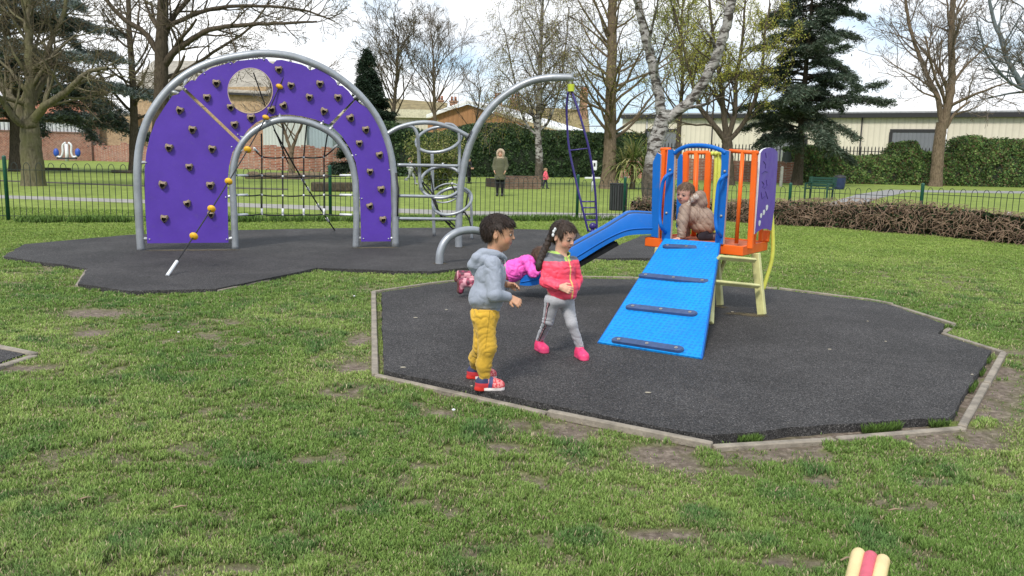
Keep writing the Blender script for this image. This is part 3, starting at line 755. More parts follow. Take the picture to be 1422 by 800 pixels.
def build_tower():
    T = thing('play_tower', 'small toddler play tower with blue ramp, blue slide, orange railings and purple side board', 'play tower', (TC + TL) / 2 * A(1, 1, 0))
    TE = TD + e1 * .95
    deck = MB(); poly = [TL - A(0, 0, .0), TC, TD, TE]
    TFL = TL + e2 * .3
    poly = [TL, TC, TD, TE, TFL]
    deck.prism([p + A(0, 0, -.01) for p in poly], A(0, 0, .03))
    dk = deck.build('deck', M_ORANGE2, T)
    rim = MB()
    for a, b in zip(poly, poly[1:] + poly[:1]): rim.bar(a + A(0, 0, -.012), b + A(0, 0, -.012), .024, .088, bev=.006, ext=.02)
    rim.build('deck_rim', M_ORANGE, T)
    # ramp
    rbl, rbr = G(831, 475, PZ + .012), G(973, 497, PZ + .012)
    rtl, rtr = VF(923, 331, .03), VF(999, 337, .03)
    nrm = np.cross(rbr - rbl, rtl - rbl); nrm /= np.linalg.norm(nrm)
    mb = MB(); mb.prism([rbl, rbr, rtr, rtl], -nrm * .028)
    mt, nt, b = newmat('blue_checker_ramp')
    tc = nt.nodes.new('ShaderNodeTexCoord'); uu = (rbr - rbl) / np.linalg.norm(rbr - rbl)
    vv = np.cross(nrm, uu)
    def dots(axis):
        n = N(nt, 'ShaderNodeVectorMath', operation='DOT_PRODUCT'); n.inputs[1].default_value = tuple(axis * 24); nt.links.new(tc.outputs['Object'], n.inputs[0]); return n.outputs['Value']
    cx = N(nt, 'ShaderNodeCombineXYZ'); nt.links.new(dots(uu), cx.inputs[0]); nt.links.new(dots(vv), cx.inputs[1])
    w1 = N(nt, 'ShaderNodeTexVoronoi', Scale=1.0, Randomness=.25); nt.links.new(cx.outputs[0], w1.inputs['Vector'])
    h = ramp(nt, w1.outputs['Distance'], [(.22, 1.0), (.42, 0.0)])
    f = noise(nt, 3, 6, .65)
    base = ramp(nt, f, [(.3, (.004, .20, .58)), (.65, (.006, .28, .74))])
    dirt = ramp(nt, noise(nt, 6, 9, .8), [(.48, 0.0), (.72, .5)])
    c = mix(nt, dirt, base, (.03, .10, .22))
    c = mix(nt, mix(nt, 1.0, h, .6, 'MULTIPLY'), c, (.010, .15, .48))
    nt.links.new(c, b.inputs['Base Color']); b.inputs['Roughness'].default_value = .6; b.inputs['Specular IOR Level'].default_value = .2
    bump(nt, b, h, .7, .006)
    rp = mb.build('ramp', mt, T)
    mb = MB()
    for a, q in ((rbl, rtl), (rbr, rtr)): mb.bar(a - nrm * .03, q - nrm * .03, .02, .05, up=nrm)
    mb.build('ramp_edge', M_BLUEB, rp)
    rpn = lambda px, py: (lambda d: CAM + d * (np.dot(rbl - CAM, nrm) / np.dot(d, nrm)))(ray(px, py))
    for a, b_ in (((920.5, 343), (987, 347)), ((887.5, 383.5), (985.5, 393.5)), ((869.5, 427), (968.5, 438)), ((850, 473), (949.5, 488))):
        p, q = rpn(*a), rpn(*b_); d = (q - p) / np.linalg.norm(q - p); sd = np.cross(nrm, d); w = .036
        out = [p + d * w + (d * cos(t) + sd * sin(t)) * w for t in np.linspace(pi / 2, 3 * pi / 2, 9)] + [q - d * w + (d * cos(t) + sd * sin(t)) * w for t in np.linspace(-pi / 2, pi / 2, 9)]
        mb = MB(); mb.prism([o + nrm * .001 for o in out], nrm * .016); mb.prism([o * .97 + (p + q) / 2 * .03 + nrm * .0172 for o in out], nrm * .004)
        tr = mb.build('tread', M_TREAD, rp); shade_auto(tr)
        for t in (.1, .5, .9):
            mb = MB(); c_ = p + (q - p) * t + nrm * .0215; mb.tube([c_, c_ + nrm * .004], .013, 12); mb.tube([c_, c_ + nrm * .007], .006, 8); mb.build('bolt', M_BOLT, tr)
    # gateway
    def board(name, pts, vf, mt_, par=T, th=.03, edge=None, off=0, rnd=True):
        P = [vf(*p, off) for p in pts]; n = -e2 if vf is not VR else A(TD[1] - TC[1], -(TD[0] - TC[0]), 0) / np.linalg.norm(TD[:2] - TC[:2])
        return seg_panel(name, P, n, th, mt_, par, (), edge)
    gw1 = board('gateway_post', [(921, 333), (933, 333), (937, 260), (939, 210), (937, 208), (930, 208)], VF, M_BLUEB, off=0, edge=M_EDGEW)
    gw2 = board('gateway_post', [(1006, 339), (995, 337), (1000, 280), (1004, 230), (1004, 210), (1007, 208), (1015, 210), (1012, 260)], VF, M_BLUEB, off=0, edge=M_EDGEW)
    mb = MB(); mb.tube(spline([VF(937, 213, .02), VF(943, 208, .02), VF(955, 203, .02), VF(970, 202, .02), VF(985, 203.5, .02), VF(1000, 208, .02), VF(1008, 213, .02)], 6), .02, 12); mb.build('top_bar', M_BLUE, T, smooth=True)
    for P, lab in (([(933, 240), (925, 245), (920, 256), (917, 280), (916, 300), (918, 314), (924, 323)], 0), ([(1009, 243), (1003, 247), (998, 257), (995, 285), (994, 305), (996, 320), (1001, 328)], 0)):
        mb = MB(); Q = [VF(x, y, .03 + .09 * (0 < i < len(P) - 1)) for i, (x, y) in enumerate(P)]; mb.tube(spline(Q, 6), .0175, 12); mb.build('handrail', M_BLUE, T, smooth=True)
    for x, y in ((930.5, 236), (925.5, 296), (1006.5, 238), (1001.5, 300)):
        MB().ball(VF(x, y, .031), .014, 10, 6).build('bolt', M_BOLT, T, smooth=True)
    # orange bars
    def bars(name, vf, items, mt_, w=.05, off=0, par=T):
        for (x0, y0, x1, y1, ww) in items:
            mb = MB(); mb.bar(vf(x0, y0, off), vf(x1, y1, off), ww, ww * .8, up=e2, bev=.008); mb.build(name, mt_, par)
    bars('barrier_post', VF, [(914, 333, 922, 208, .05), (921, 333, 928.5, 208, .035), (1041.5, 346, 1048.5, 209, .05)], M_ORANGE, off=-.03)
    for a, b in (((1013, 209.5), (1053, 212.5)), ((918, 207.5), (931, 207.5))):
        mb = MB(); mb.tube([VF(*a, -.03), VF(*b, -.03)], .018, 12); mb.build('barrier_rail', M_ORANGE, T, smooth=True)
    mb = MB(); mb.tube([VF(1031.5, 211, -.03), VF(1022.5, 338, -.03)], .0185, 12); mb.build('barrier_bar', M_ORANGE, T, smooth=True)
    # back barrier
    bars('barrier_post', VBk, [(948, 334, 953, 211, .06), (978.5, 336, 984.5, 211, .06)], M_ORANGE, off=0)
    mb = MB(); mb.tube([VBk(953, 212), VBk(984, 212)], .02, 12); mb.build('barrier_rail', M_ORANGE, T, smooth=True)
    mb = MB(); mb.tube([VBk(967.5, 212), VBk(963, 334)], .026, 12); mb.build('barrier_bar', M_ORANGE, T, smooth=True)
    # blue boards beside the slide mouth
    sb = board('slide_side_board', [(906.5, 328), (916, 330), (920, 215), (915, 212), (909, 225)], VF, M_BLUEB, off=-.02, edge=M_EDGEW)
    P = [VBk(*p) for p in [(941, 316), (949, 316), (950, 218), (947, 214), (943, 222)]]
    seg_panel('slide_side_board', P, -e2, .03, M_BLUEB, T)
    # yellow climbing ladder at the back
    for x0, x1 in ((991, 994), (996, 999), (1001, 1006)):
        mb = MB(); mb.tube(spline([VBk(x0 - 3, 345, .0), VBk(x0, 300, .02), VBk((x0 + x1) / 2 + 1, 250, .02), VBk(x1 + .5, 219, .02), VBk(x1 - 2, 214, .02), VBk(x1 - 6, 213, -.02)], 6), .021, 10); mb.build('ladder_tube', M_YEL, T, smooth=True)
    # purple board on the side
    PO = [(1045.5, 325), (1050, 270), (1053.5, 212), (1057, 207.5), (1062, 205.5), (1068, 205), (1073.5, 207), (1077.5, 212), (1077, 230), (1073.5, 283), (1068.5, 320), (1062, 317.5), (1055, 318), (1050, 321)]
    pb = board('side_board', PO, VR, M_PURPLE2, off=.035, th=.018, edge=M_WHITE)
    part_label(pb, 'purple side board with engraved lines and four small white shapes')
    n = A(TD[1] - TC[1], -(TD[0] - TC[0]), 0); n /= np.linalg.norm(n)
    for (x, y, w_, h_) in ((1054.6, 310, 1.7, 4.2), (1056.8, 299.5, 1.7, 3.6), (1060.7, 295, 1.7, 3.8), (1064.8, 288.5, 1.8, 4.2)):
        out = [VR(x + w_ * cos(t) * (1 if sin(t) < 0 else .75) + sin(t) * -.5, y + h_ * sin(t), .0545) for t in np.linspace(0, 2 * pi, 12, endpoint=False)]
        MB().prism(out, n * .002).build('white_inlay', M_WHITE, pb)
    M_ENG = mat('engraving', (.05, .025, .2), .7)
    for P in ([(1063, 212), (1064, 219)], [(1060, 224), (1063, 228), (1063, 234)], [(1058, 241), (1062, 238), (1066, 239)], [(1058, 252), (1061, 256), (1059, 260)], [(1064, 250), (1065, 258), (1061, 262)], [(1057, 267), (1058, 276), (1063, 272)], [(1063, 266), (1066, 276)]):
        MB().tube([VR(x, y, .0535) for x, y in P], .004, 5).build('engraved_line', M_ENG, pb)
    bars('board_post', VR, [(1056, 335, 1057, 318, .04), (1063, 336, 1065, 320, .06), (1047, 340, 1049, 318, .03)], M_ORANGE, off=0)
    # legs
    def leg(gx, gy, tx, ty, w=.075, d=.05, name='leg'):
        g = G(gx, gy, PZ); t = V(tx, ty, g, g + e1); t[2] = TZ - .05; 
        mb = MB(); mb.bar(g, t, w, d, up=e2, bev=.006); return mb.build(name, M_PALE, T)
    leg(1058, 437, 1050, 345); g = G(985, 450, PZ); MB().bar(g, TC + e1 * .34 + e2 * .09 - A(0, 0, .05), .07, .05, up=e2, bev=.006).build('leg', M_PALE, T); leg(1000, 424, 994, 345, .06); leg(905, 423, 915, 335, .06)
    gq = G(1040, 420, PZ)
    for a, b in (((996, 357.5), (1047, 362)), ((990, 392), (1052, 398))):
        pa = V(*a, G(985, 450, PZ), G(1058, 437, PZ)); pb_ = V(*b, G(985, 450, PZ), G(1058, 437, PZ))
        mb = MB(); mb.bar(pa + e2 * .02, pb_ + e2 * .02, .045, .028, up=e2, bev=.005); mb.build('brace', M_PALE, T)
    g0 = TD + n * .03
    mb = MB(); mb.tube(spline([V(x, y, g0, g0 + A(1, 0, 0)) for x, y in [(1071, 285), (1073, 320), (1073.5, 345), (1071, 365), (1065, 385), (1060, 402)]], 6), .019, 10); mb.build('curved_rail', M_YEL, T, smooth=True)
    g1 = TC + e1 * .3 + e2 * .6
    mb = MB(); mb.tube(spline([V(x, y, g1, g1 + A(1, 0, 0)) for x, y in [(1009, 345), (1008, 355), (1004, 368), (998, 385), (992, 398)]], 6), .02, 10); mb.build('curved_rail', M_PALE, T, smooth=True)
    # slide
    S0 = VF(907, 325, .0); ys = S0[1]
    SL0 = A(S0[0], ys, 0); SL1 = SL0 + A(-1, .06, 0)
    VS = lambda x, y, o=0: V(x, y, SL0 + A(0, o, 0), SL1 + A(0, o, 0))
    bot = [(721.5, 396), (735, 397), (750, 394), (775, 381), (805, 362.5), (840, 341), (862, 330), (880, 326), (911, 325)]
    topc = [(722.5, 390), (727, 384), (736, 376), (760, 362.5), (800, 340), (840, 318), (866, 302), (879, 296.5), (915, 298)]
    n_ = len(bot) - 1
    B = spline([VS(*p) for p in bot], 6); Tp = spline([VS(*p) for p in topc], 6)
    wdt = A(.03, .46, 0); bed = .022
    V_ = []; nS = len(B)
    # cross-section: outer foot, outer top, inner top, bed near, bed far, inner top far, outer top far, outer foot far
    for i in range(nS):
        b, t = B[i], Tp[i]; up = t - b; hgt = np.linalg.norm(up)
        V_ += [b, t - A(0, 0, .010), t + A(0, .006, 0), t + A(0, .034, 0), t + A(0, .040, -.012), b + up * .18 + A(0, .06, 0), b + up * .18 + wdt - A(0, .06, 0), t + wdt - A(0, .04, .012), t + wdt - A(0, .034, 0), t + wdt - A(0, .006, 0), t + wdt - A(0, 0, .01), b + wdt]
    k = 12; F = []
    for i in range(nS - 1):
        for j in range(k): F.append((i * k + j, i * k + (j + 1) % k, (i + 1) * k + (j + 1) % k, (i + 1) * k + j))
    F.append(tuple(range(k))); F.append(tuple(range((nS - 1) * k, nS * k))[::-1])
    sl = mesh_obj('slide', V_, F, M_BLUE, T); shade_auto(sl, 40)
    mb = MB(); mb.tube(spline([VS(x, y, -.004) for x, y in [(723, 392), (750, 386), (775, 372), (805, 354), (840, 333), (866, 321), (885, 317.5), (909, 317)]], 6), .007, 6); mb.build('moulded_rib', M_BLUE, sl, smooth=True)
    mb = MB(); mb.tube(spline([Tp[i] + A(0, .018, .002) for i in range(0, nS, 3)], 3), .012, 6); mb.build('rim', mat('slide_rim_shadow', (.02, .05, .12), .6), sl, smooth=True)  # dark tube that paints the shadow along the slide's top edge
    mb = MB(); a, b = VS(756, 394, .08), VS(858, 336, .08); mb.bar(a - A(0, 0, .012), b - A(0, 0, .012), .04, .045, bev=.006); mb.bar(a + A(0, .3, -.012), b + A(0, .3, -.012), .04, .045, bev=.006); mb.build('slide_underside_shade', M_BLK, T)  # black bars put in for the shadowed, dark underside of the slide
    f0 = VS(795, 372, .2); g = f0.copy(); g[2] = 0
    mb = MB(); mb.tube([g, f0], .03, 10); mb.build('slide_leg', M_PALE, T, smooth=True)
    return T
TOWER = build_tower()

# ================================================================ moulded toy at the bottom edge
def build_toy():
    zt = .42
    c = G(1205, 775, zt)
    T = thing('ride_on_toy', 'rounded cream and red moulded top of a toddler toy standing on the grass', 'toy', (c[0], c[1], 0))
    M_CR = mat('cream_plastic', (.78, .60, .30), .45, var=.1, vscale=10); M_RD = mat('faded_red_plastic', (.62, .10, .15), .45, var=.12, vscale=10)
    ax = A(.02, -1, -.0); ax /= np.linalg.norm(ax)
    back = A(-.05, 1, 0); back /= np.linalg.norm(back)
    def lobe(name, px, py, r, m_, dz=0):
        p = G(px, py, zt + dz); f = G(px - 9, py + 38, zt + dz - .01) - p; f /= np.linalg.norm(f)
        Q = spline([p - f * .0 + A(0, .012, -.40), p + A(0, .012, -.15), p + A(0, .010, -.03), p + A(0, 0, -.006), p + f * .02, p + f * .10, p + f * .2 - A(0, 0, .004), p + f * .32 - A(0, 0, .02), p + f * .42 - A(0, 0, .08), p + f * .46 - A(0, 0, .22), p + f * .47 - A(0, 0, .40)], 5)
        MB().tube(Q, r, 16).build(name, m_, T, smooth=True)
    lobe('cream_ridge', 1192.5, 768, .0185, M_CR); lobe('red_ridge', 1209, 772, .0185, M_RD, .002); lobe('cream_ridge', 1226, 777, .0185, M_CR)
    p = G(1208, 775, zt); MB().box(p + A(-.03, -.2, -.215), (.085, .36, .40), bev=.03).build('body', M_CR, T)
build_toy()
# ================================================================ trees
def bark_mat(name, c1, c2, scale=14, green=None, stretch=.35):
    mt, nt, b = newmat(name)
    tc = nt.nodes.new('ShaderNodeTexCoord'); mp = N(nt, 'ShaderNodeMapping'); mp.inputs['Scale'].default_value = (1, 1, stretch)
    nt.links.new(tc.outputs['Object'], mp.inputs['Vector'])
    f = noise(nt, scale, 7, .7, vec=mp.outputs[0])
    c = ramp(nt, f, [(.3, c1), (.68, c2)])
    if green: c = mix(nt, ramp(nt, noise(nt, 1.2, 4), [(.42, 0.0), (.65, .75)]), c, green)
    nt.links.new(c, b.inputs['Base Color']); b.inputs['Roughness'].default_value = .95; b.inputs['Specular IOR Level'].default_value = .1
    bump(nt, b, f, .9, .06); return mt
M_BARK = bark_mat('bark_grey_green', (.055, .046, .032), (.20, .175, .12), green=(.135, .13, .06))
M_BARKD = bark_mat('bark_dark', (.035, .029, .022), (.12, .095, .07))
M_BARKB = bark_mat('bark_brown', (.075, .055, .038), (.25, .19, .13))
M_TWIG = bark_mat('twigs', (.055, .044, .032), (.15, .12, .085), 5, green=(.14, .125, .06))
M_TWIGP = bark_mat('twigs_pale', (.10, .082, .065), (.24, .20, .16), 5)
def birch_mat():
    mt, nt, b = newmat('birch_bark')
    tc = nt.nodes.new('ShaderNodeTexCoord'); mp = N(nt, 'ShaderNodeMapping'); mp.inputs['Scale'].default_value = (1, 1, 2.6)
    nt.links.new(tc.outputs['Object'], mp.inputs['Vector'])
    dark = ramp(nt, noise(nt, 3.0, 7, .72, vec=mp.outputs[0], dist=.6), [(.47, 0.0), (.55, 1.0)])
    mp2 = N(nt, 'ShaderNodeMapping'); mp2.inputs['Scale'].default_value = (1, 1, 9); nt.links.new(tc.outputs['Object'], mp2.inputs['Vector'])
    line = ramp(nt, noise(nt, 5, 5, .7, vec=mp2.outputs[0]), [(.55, 0.0), (.62, .5)])
    sx = N(nt, 'ShaderNodeSeparateXYZ'); nt.links.new(tc.outputs['Object'], sx.inputs[0])
    low = ramp(nt, N2(nt, 'SUBTRACT', N2(nt, 'ADD', sx.outputs[2], N2(nt, 'MULTIPLY', noise(nt, 1.6, 5), 2.0)), 1.6), [(.35, 1.0), (.9, 0.0)])   # old plated bark at the foot
    pale = ramp(nt, noise(nt, 7, 6), [(.3, (.22, .205, .19)), (.7, (.46, .44, .42))])
    c = mix(nt, line, pale, (.12, .10, .09)); c = mix(nt, dark, c, (.05, .042, .036))
    foot = ramp(nt, noise(nt, 9, 6, .75), [(.35, (.035, .030, .024)), (.7, (.15, .125, .095))])
    c = mix(nt, low, c, foot)
    nt.links.new(c, b.inputs['Base Color']); b.inputs['Roughness'].default_value = .85; b.inputs['Specular IOR Level'].default_value = .2
    bump(nt, b, noise(nt, 9, 7, .75), .8, .04); return mt
def N2(nt, op, a, b):
    n = nt.nodes.new('ShaderNodeMath'); n.operation = op
    for i, v in enumerate((a, b)):
        if isinstance(v, (int, float)): n.inputs[i].default_value = v
        else: nt.links.new(v, n.inputs[i])
    return n.outputs[0]
M_BIRCH = birch_mat()
def leaf_mat(name, trans=.3, rough=.6):
    mt, nt, b = newmat(name); a = attr(nt, 'tint'); nt.links.new(a.outputs['Color'], b.inputs['Base Color'])
    b.inputs['Roughness'].default_value = rough; b.inputs['Specular IOR Level'].default_value = .25
    tr = N(nt, 'ShaderNodeBsdfTranslucent'); nt.links.new(a.outputs['Color'], tr.inputs['Color'])
    ms = N(nt, 'ShaderNodeMixShader'); ms.inputs[0].default_value = trans
    nt.links.new(b.outputs[0], ms.inputs[1]); nt.links.new(tr.outputs[0], ms.inputs[2]); nt.links.new(ms.outputs[0], nt.nodes['Material Output'].inputs[0])
    return mt
M_LEAF = leaf_mat('leaves')

class Tubes:
    """many tapering tubes gathered into one mesh"""
    def __init__(s): s.v = []; s.f = []; s.n = 0
    def add(s, P, r, seg):
        v = tube_verts(P, r, seg); n = len(P)
        i = np.arange(n - 1)[:, None] * seg; j = np.arange(seg)[None, :]; k = (j + 1) % seg
        f = np.stack([i + j, i + k, i + seg + k, i + seg + j], -1).reshape(-1, 4) + s.n
        s.v.append(v); s.f.append(f); s.n += len(v)
    def build(s, name, m_, parent, smooth=True):
        return mesh_obj(name, np.vstack(s.v), np.vstack(s.f), m_, parent, smooth)

def unit(v): return v / max(np.linalg.norm(v), 1e-9)
def branch_path(rs, p, d, L, n, wob, up=0., droop=0.):
    P = [p]; d = unit(d)
    for i in range(n):
        d = unit(d + rs.randn(3) * wob + A(0, 0, up) - A(0, 0, droop * (i + 1) / n)); P.append(P[-1] + d * L / n)
    return np.array(P)
def grow(rs, trunk, crown, ends, p, d, L, r, lv, cfg, rmin):
    n = 6 if lv < 2 else (4 if lv < 4 else 3)
    P = branch_path(rs, p, d, L, n, cfg['wob'] * (1 + .25 * lv), cfg['up'] if lv < 3 else cfg.get('uptwig', cfg['up']), cfg['droop'] * (lv >= cfg.get('dlv', 2)))
    rr = np.linspace(r, max(r * cfg['taper'], rmin), n + 1)
    tgt = trunk if lv <= cfg['tl'] else crown
    tgt.add(P, rr, 8 if lv == 0 else (6 if lv == 1 else (4 if lv == 2 else 3)))
    if lv >= cfg['levels']: ends.append(P); return
    k = cfg['kids'][min(lv, len(cfg['kids']) - 1)]
    for i in range(k):
        t = cfg.get('start', .3) + (1 - cfg.get('start', .3)) * ((i + rs.rand()) / k); t = min(t, .999); q = t * n; a = int(q)
        pos = P[a] + (P[a + 1] - P[a]) * (q - a); dd = unit(P[a + 1] - P[a])
        perp = unit(np.cross(dd, rs.randn(3))); ang = radians(cfg['ang'] * (.7 + .6 * rs.rand()))
        nd = dd * cos(ang) + perp * sin(ang)
        grow(rs, trunk, crown, ends, pos, nd, L * cfg['lr'] * (.75 + .5 * rs.rand()) * (1.15 - .45 * t), np.interp(t, [0, 1], [r, r * cfg['taper']]) * cfg['rr'], lv + 1, cfg, rmin)
CF = dict(wob=.10, up=.05, droop=0, taper=.35, tl=1, levels=4, kids=[5, 5, 5, 4], ang=42, lr=.56, rr=.55)

def cards(name, C, size, tint, m_, parent=None, aspect=.5, nrm=None, seed=0, flat=0.0, down=None):
    """leaf-sized faces (one pointed quad each) at the points C"""
    rs = np.random.RandomState(seed); n = len(C); a = rs.randn(n, 3)
    if nrm is not None: a = nrm + rs.randn(n, 3) * .55
    a[:, 2] += flat * np.sign(a[:, 2] + 1e-6) * 2
    a /= np.linalg.norm(a, axis=1, keepdims=True)
    u = np.cross(a, rs.randn(n, 3)); 
    if down is not None: u = down + rs.randn(n, 3) * .35; u -= a * np.sum(u * a, 1, keepdims=True)
    u /= np.maximum(np.linalg.norm(u, axis=1, keepdims=True), 1e-6); w = np.cross(a, u)
    s = np.broadcast_to(np.asarray(size, float), (n,))[:, None]
    v = np.stack([C - u * s, C + w * s * aspect, C + u * s, C - w * s * aspect], 1).reshape(-1, 3)
    f = np.arange(n * 4).reshape(n, 4)
    return mesh_obj(name, v, f, m_, parent, smooth=False, attrs={'tint': np.repeat(tint, 4, 0)})

def pick_tint(rs, n, cols, dark=None):
    cols = np.array(cols); c = cols[rs.randint(0, len(cols), n)] * (.7 + .6 * rs.rand(n, 1)); return c

def free_tree(name, label, px, py, limbs, rad, cfg, seed, bark, twig, buds=None, group=None, flare=1.5, rmin=.012, y=None, nlimb=None, budsize=.05):
    """limbs: photo-traced main stems, each a list of (px, py, depth offset); smaller wood is grown from them"""
    rs = np.random.RandomState(seed); g = G(px, py); Y = g[1]
    T = thing(name, label, 'tree', g, group); trunk = Tubes(); crown = Tubes(); ends = []
    for li, (pts, r0, r1, nk, Lk) in enumerate(limbs):
        P = spline([D(a, b, Y + o) if not (li == 0 and i == 0) else g - A(0, 0, .35) for i, (a, b, o) in enumerate(pts)], 6)
        P[1:-1] += rs.randn(len(P) - 2, 3) * r0 * (.03 if li == 0 else .08)
        t = np.linspace(0, 1, len(P)); r = r0 + (r1 - r0) * t
        if li == 0: r = r * (1 + (flare - 1) * np.exp(-t * 14)) * (1 + .02 * rs.randn(len(P)))
        trunk.add(P, r, 12)
        for i in range(nk):
            s = cfg.get('start0', .35) if li == 0 else .15
            q = (s + (1 - s) * ((i + rs.rand()) / nk)); q = min(q, .999) * (len(P) - 1); a = int(q)
            pos = P[a] + (P[a + 1] - P[a]) * (q - a); dd = unit(P[a + 1] - P[a]); perp = unit(np.cross(dd, rs.randn(3)))
            ang = radians(cfg['ang'] * (.8 + .6 * rs.rand())); tt = q / len(P)
            grow(rs, trunk, crown, ends, pos, dd * cos(ang) + perp * sin(ang) + A(0, 0, cfg.get('lift', .1)), Lk * (.6 + .6 * rs.rand()) * (1.15 - .6 * tt), max(np.interp(tt, [0, 1], [r0, r1]) * cfg['rr'] * .8, rmin * 2), 1, cfg, rmin)
    trunk.build('trunk', bark, T); co = crown.build('crown', twig, T, smooth=False)
    if buds is not None:
        E = np.vstack([e[1:] for e in ends]); k = max(1, int(buds[0] / len(E)))
        C = np.repeat(E, k, 0) + rs.randn(len(E) * k, 3) * .13
        if buds[0] < len(C): C = C[rs.permutation(len(C))[:buds[0]]]
        b = cards('buds', C, budsize * (.6 + .8 * rs.rand(len(C))), pick_tint(rs, len(C), buds[1]), M_LEAF, co, seed=seed)
    return T

def cedar(name, label, px, py, h, wid, seed, cols, low=.18, n_b=70, shape='cedar', r=.28, lean=0, parts=True, fluff=1.0, cat='tree', group=None):
    rs = np.random.RandomState(seed); g = G(px, py) if not isinstance(px, np.ndarray) else px
    T = thing(name, label, cat, g, group); trunk = Tubes(); crown = Tubes()
    P = branch_path(rs, g - A(0, 0, .1), A(lean, 0, 1), h, 10, .02); trunk.add(P, np.linspace(r, .03, 11) * (1 + .5 * np.exp(-np.linspace(0, 8, 11))), 10)
    C = []; Dn = []; S = []
    for i in range(n_b):
        t = low + (1 - low) * ((i + rs.rand()) / n_b); a = rs.rand() * 2 * pi
        if shape == 'cedar': L = wid * (1.0 - .72 * ((t - low) / (1 - low)) ** 1.3) * (.35 + .8 * rs.rand())
        else: L = wid * (1.02 - (t - low) / (1 - low)) * (.75 + .35 * rs.rand())
        q = t * 10; k = min(int(q), 9); pos = P[k] + (P[k + 1] - P[k]) * (q - k)
        B = branch_path(rs, pos, A(cos(a), sin(a), (.24 + .22 * rs.randn()) if shape == 'cedar' else .05), L, 6, .07, 0, .18 if shape == 'cedar' else .10)
        crown.add(B, np.linspace(.05 + .03 * (1 - t), .012, 7), 4)
        m_ = int((L * (24 if shape == 'cedar' else 30)) * fluff) + 4
        for _ in range(m_):
            s = .15 + .85 * rs.rand() ** .8; qq = min(s * 6, 5.99); kk = int(qq); p = B[kk] + (B[kk + 1] - B[kk]) * (qq - kk)
            dd = unit(B[kk + 1] - B[kk]); side = unit(np.cross(dd, A(0, 0, 1))) * (1 if rs.rand() < .5 else -1)
            l = (.3 + .85 * rs.rand()) * (1.2 - .65 * s) * (.5 + .3 * L ** .5)
            W = branch_path(rs, p, side + dd * .8 + A(0, 0, .02), l, 2, .14, 0, .3)
            if rs.rand() < .35: crown.add(W, np.array([.012, .01, .006]), 3)
            nn = 11
            tt = rs.rand(nn)[:, None]; q2 = np.where(tt < .5, W[0] + (W[1] - W[0]) * tt * 2, W[1] + (W[2] - W[1]) * (tt * 2 - 1))
            C.append(q2 + rs.randn(nn, 3) * A(.10, .10, .09)); Dn.append(np.repeat(unit(W[2] - W[0])[None], nn, 0) + rs.randn(nn, 3) * .35); S.append(np.full(nn, .5 + .5 * rs.rand()))
    C = np.vstack(C); Dn = np.vstack(Dn); S = np.concatenate(S)
    trunk.build('trunk', M_BARKD, T); co = crown.build('crown', M_BARKD, T, smooth=False)
    tint = pick_tint(rs, len(C), cols) * S[:, None]
    cards('needles', C, .125 * (.6 + .8 * rs.rand(len(C))), tint, M_LEAF, co, aspect=.22, seed=seed, flat=.25, down=Dn)
    return T

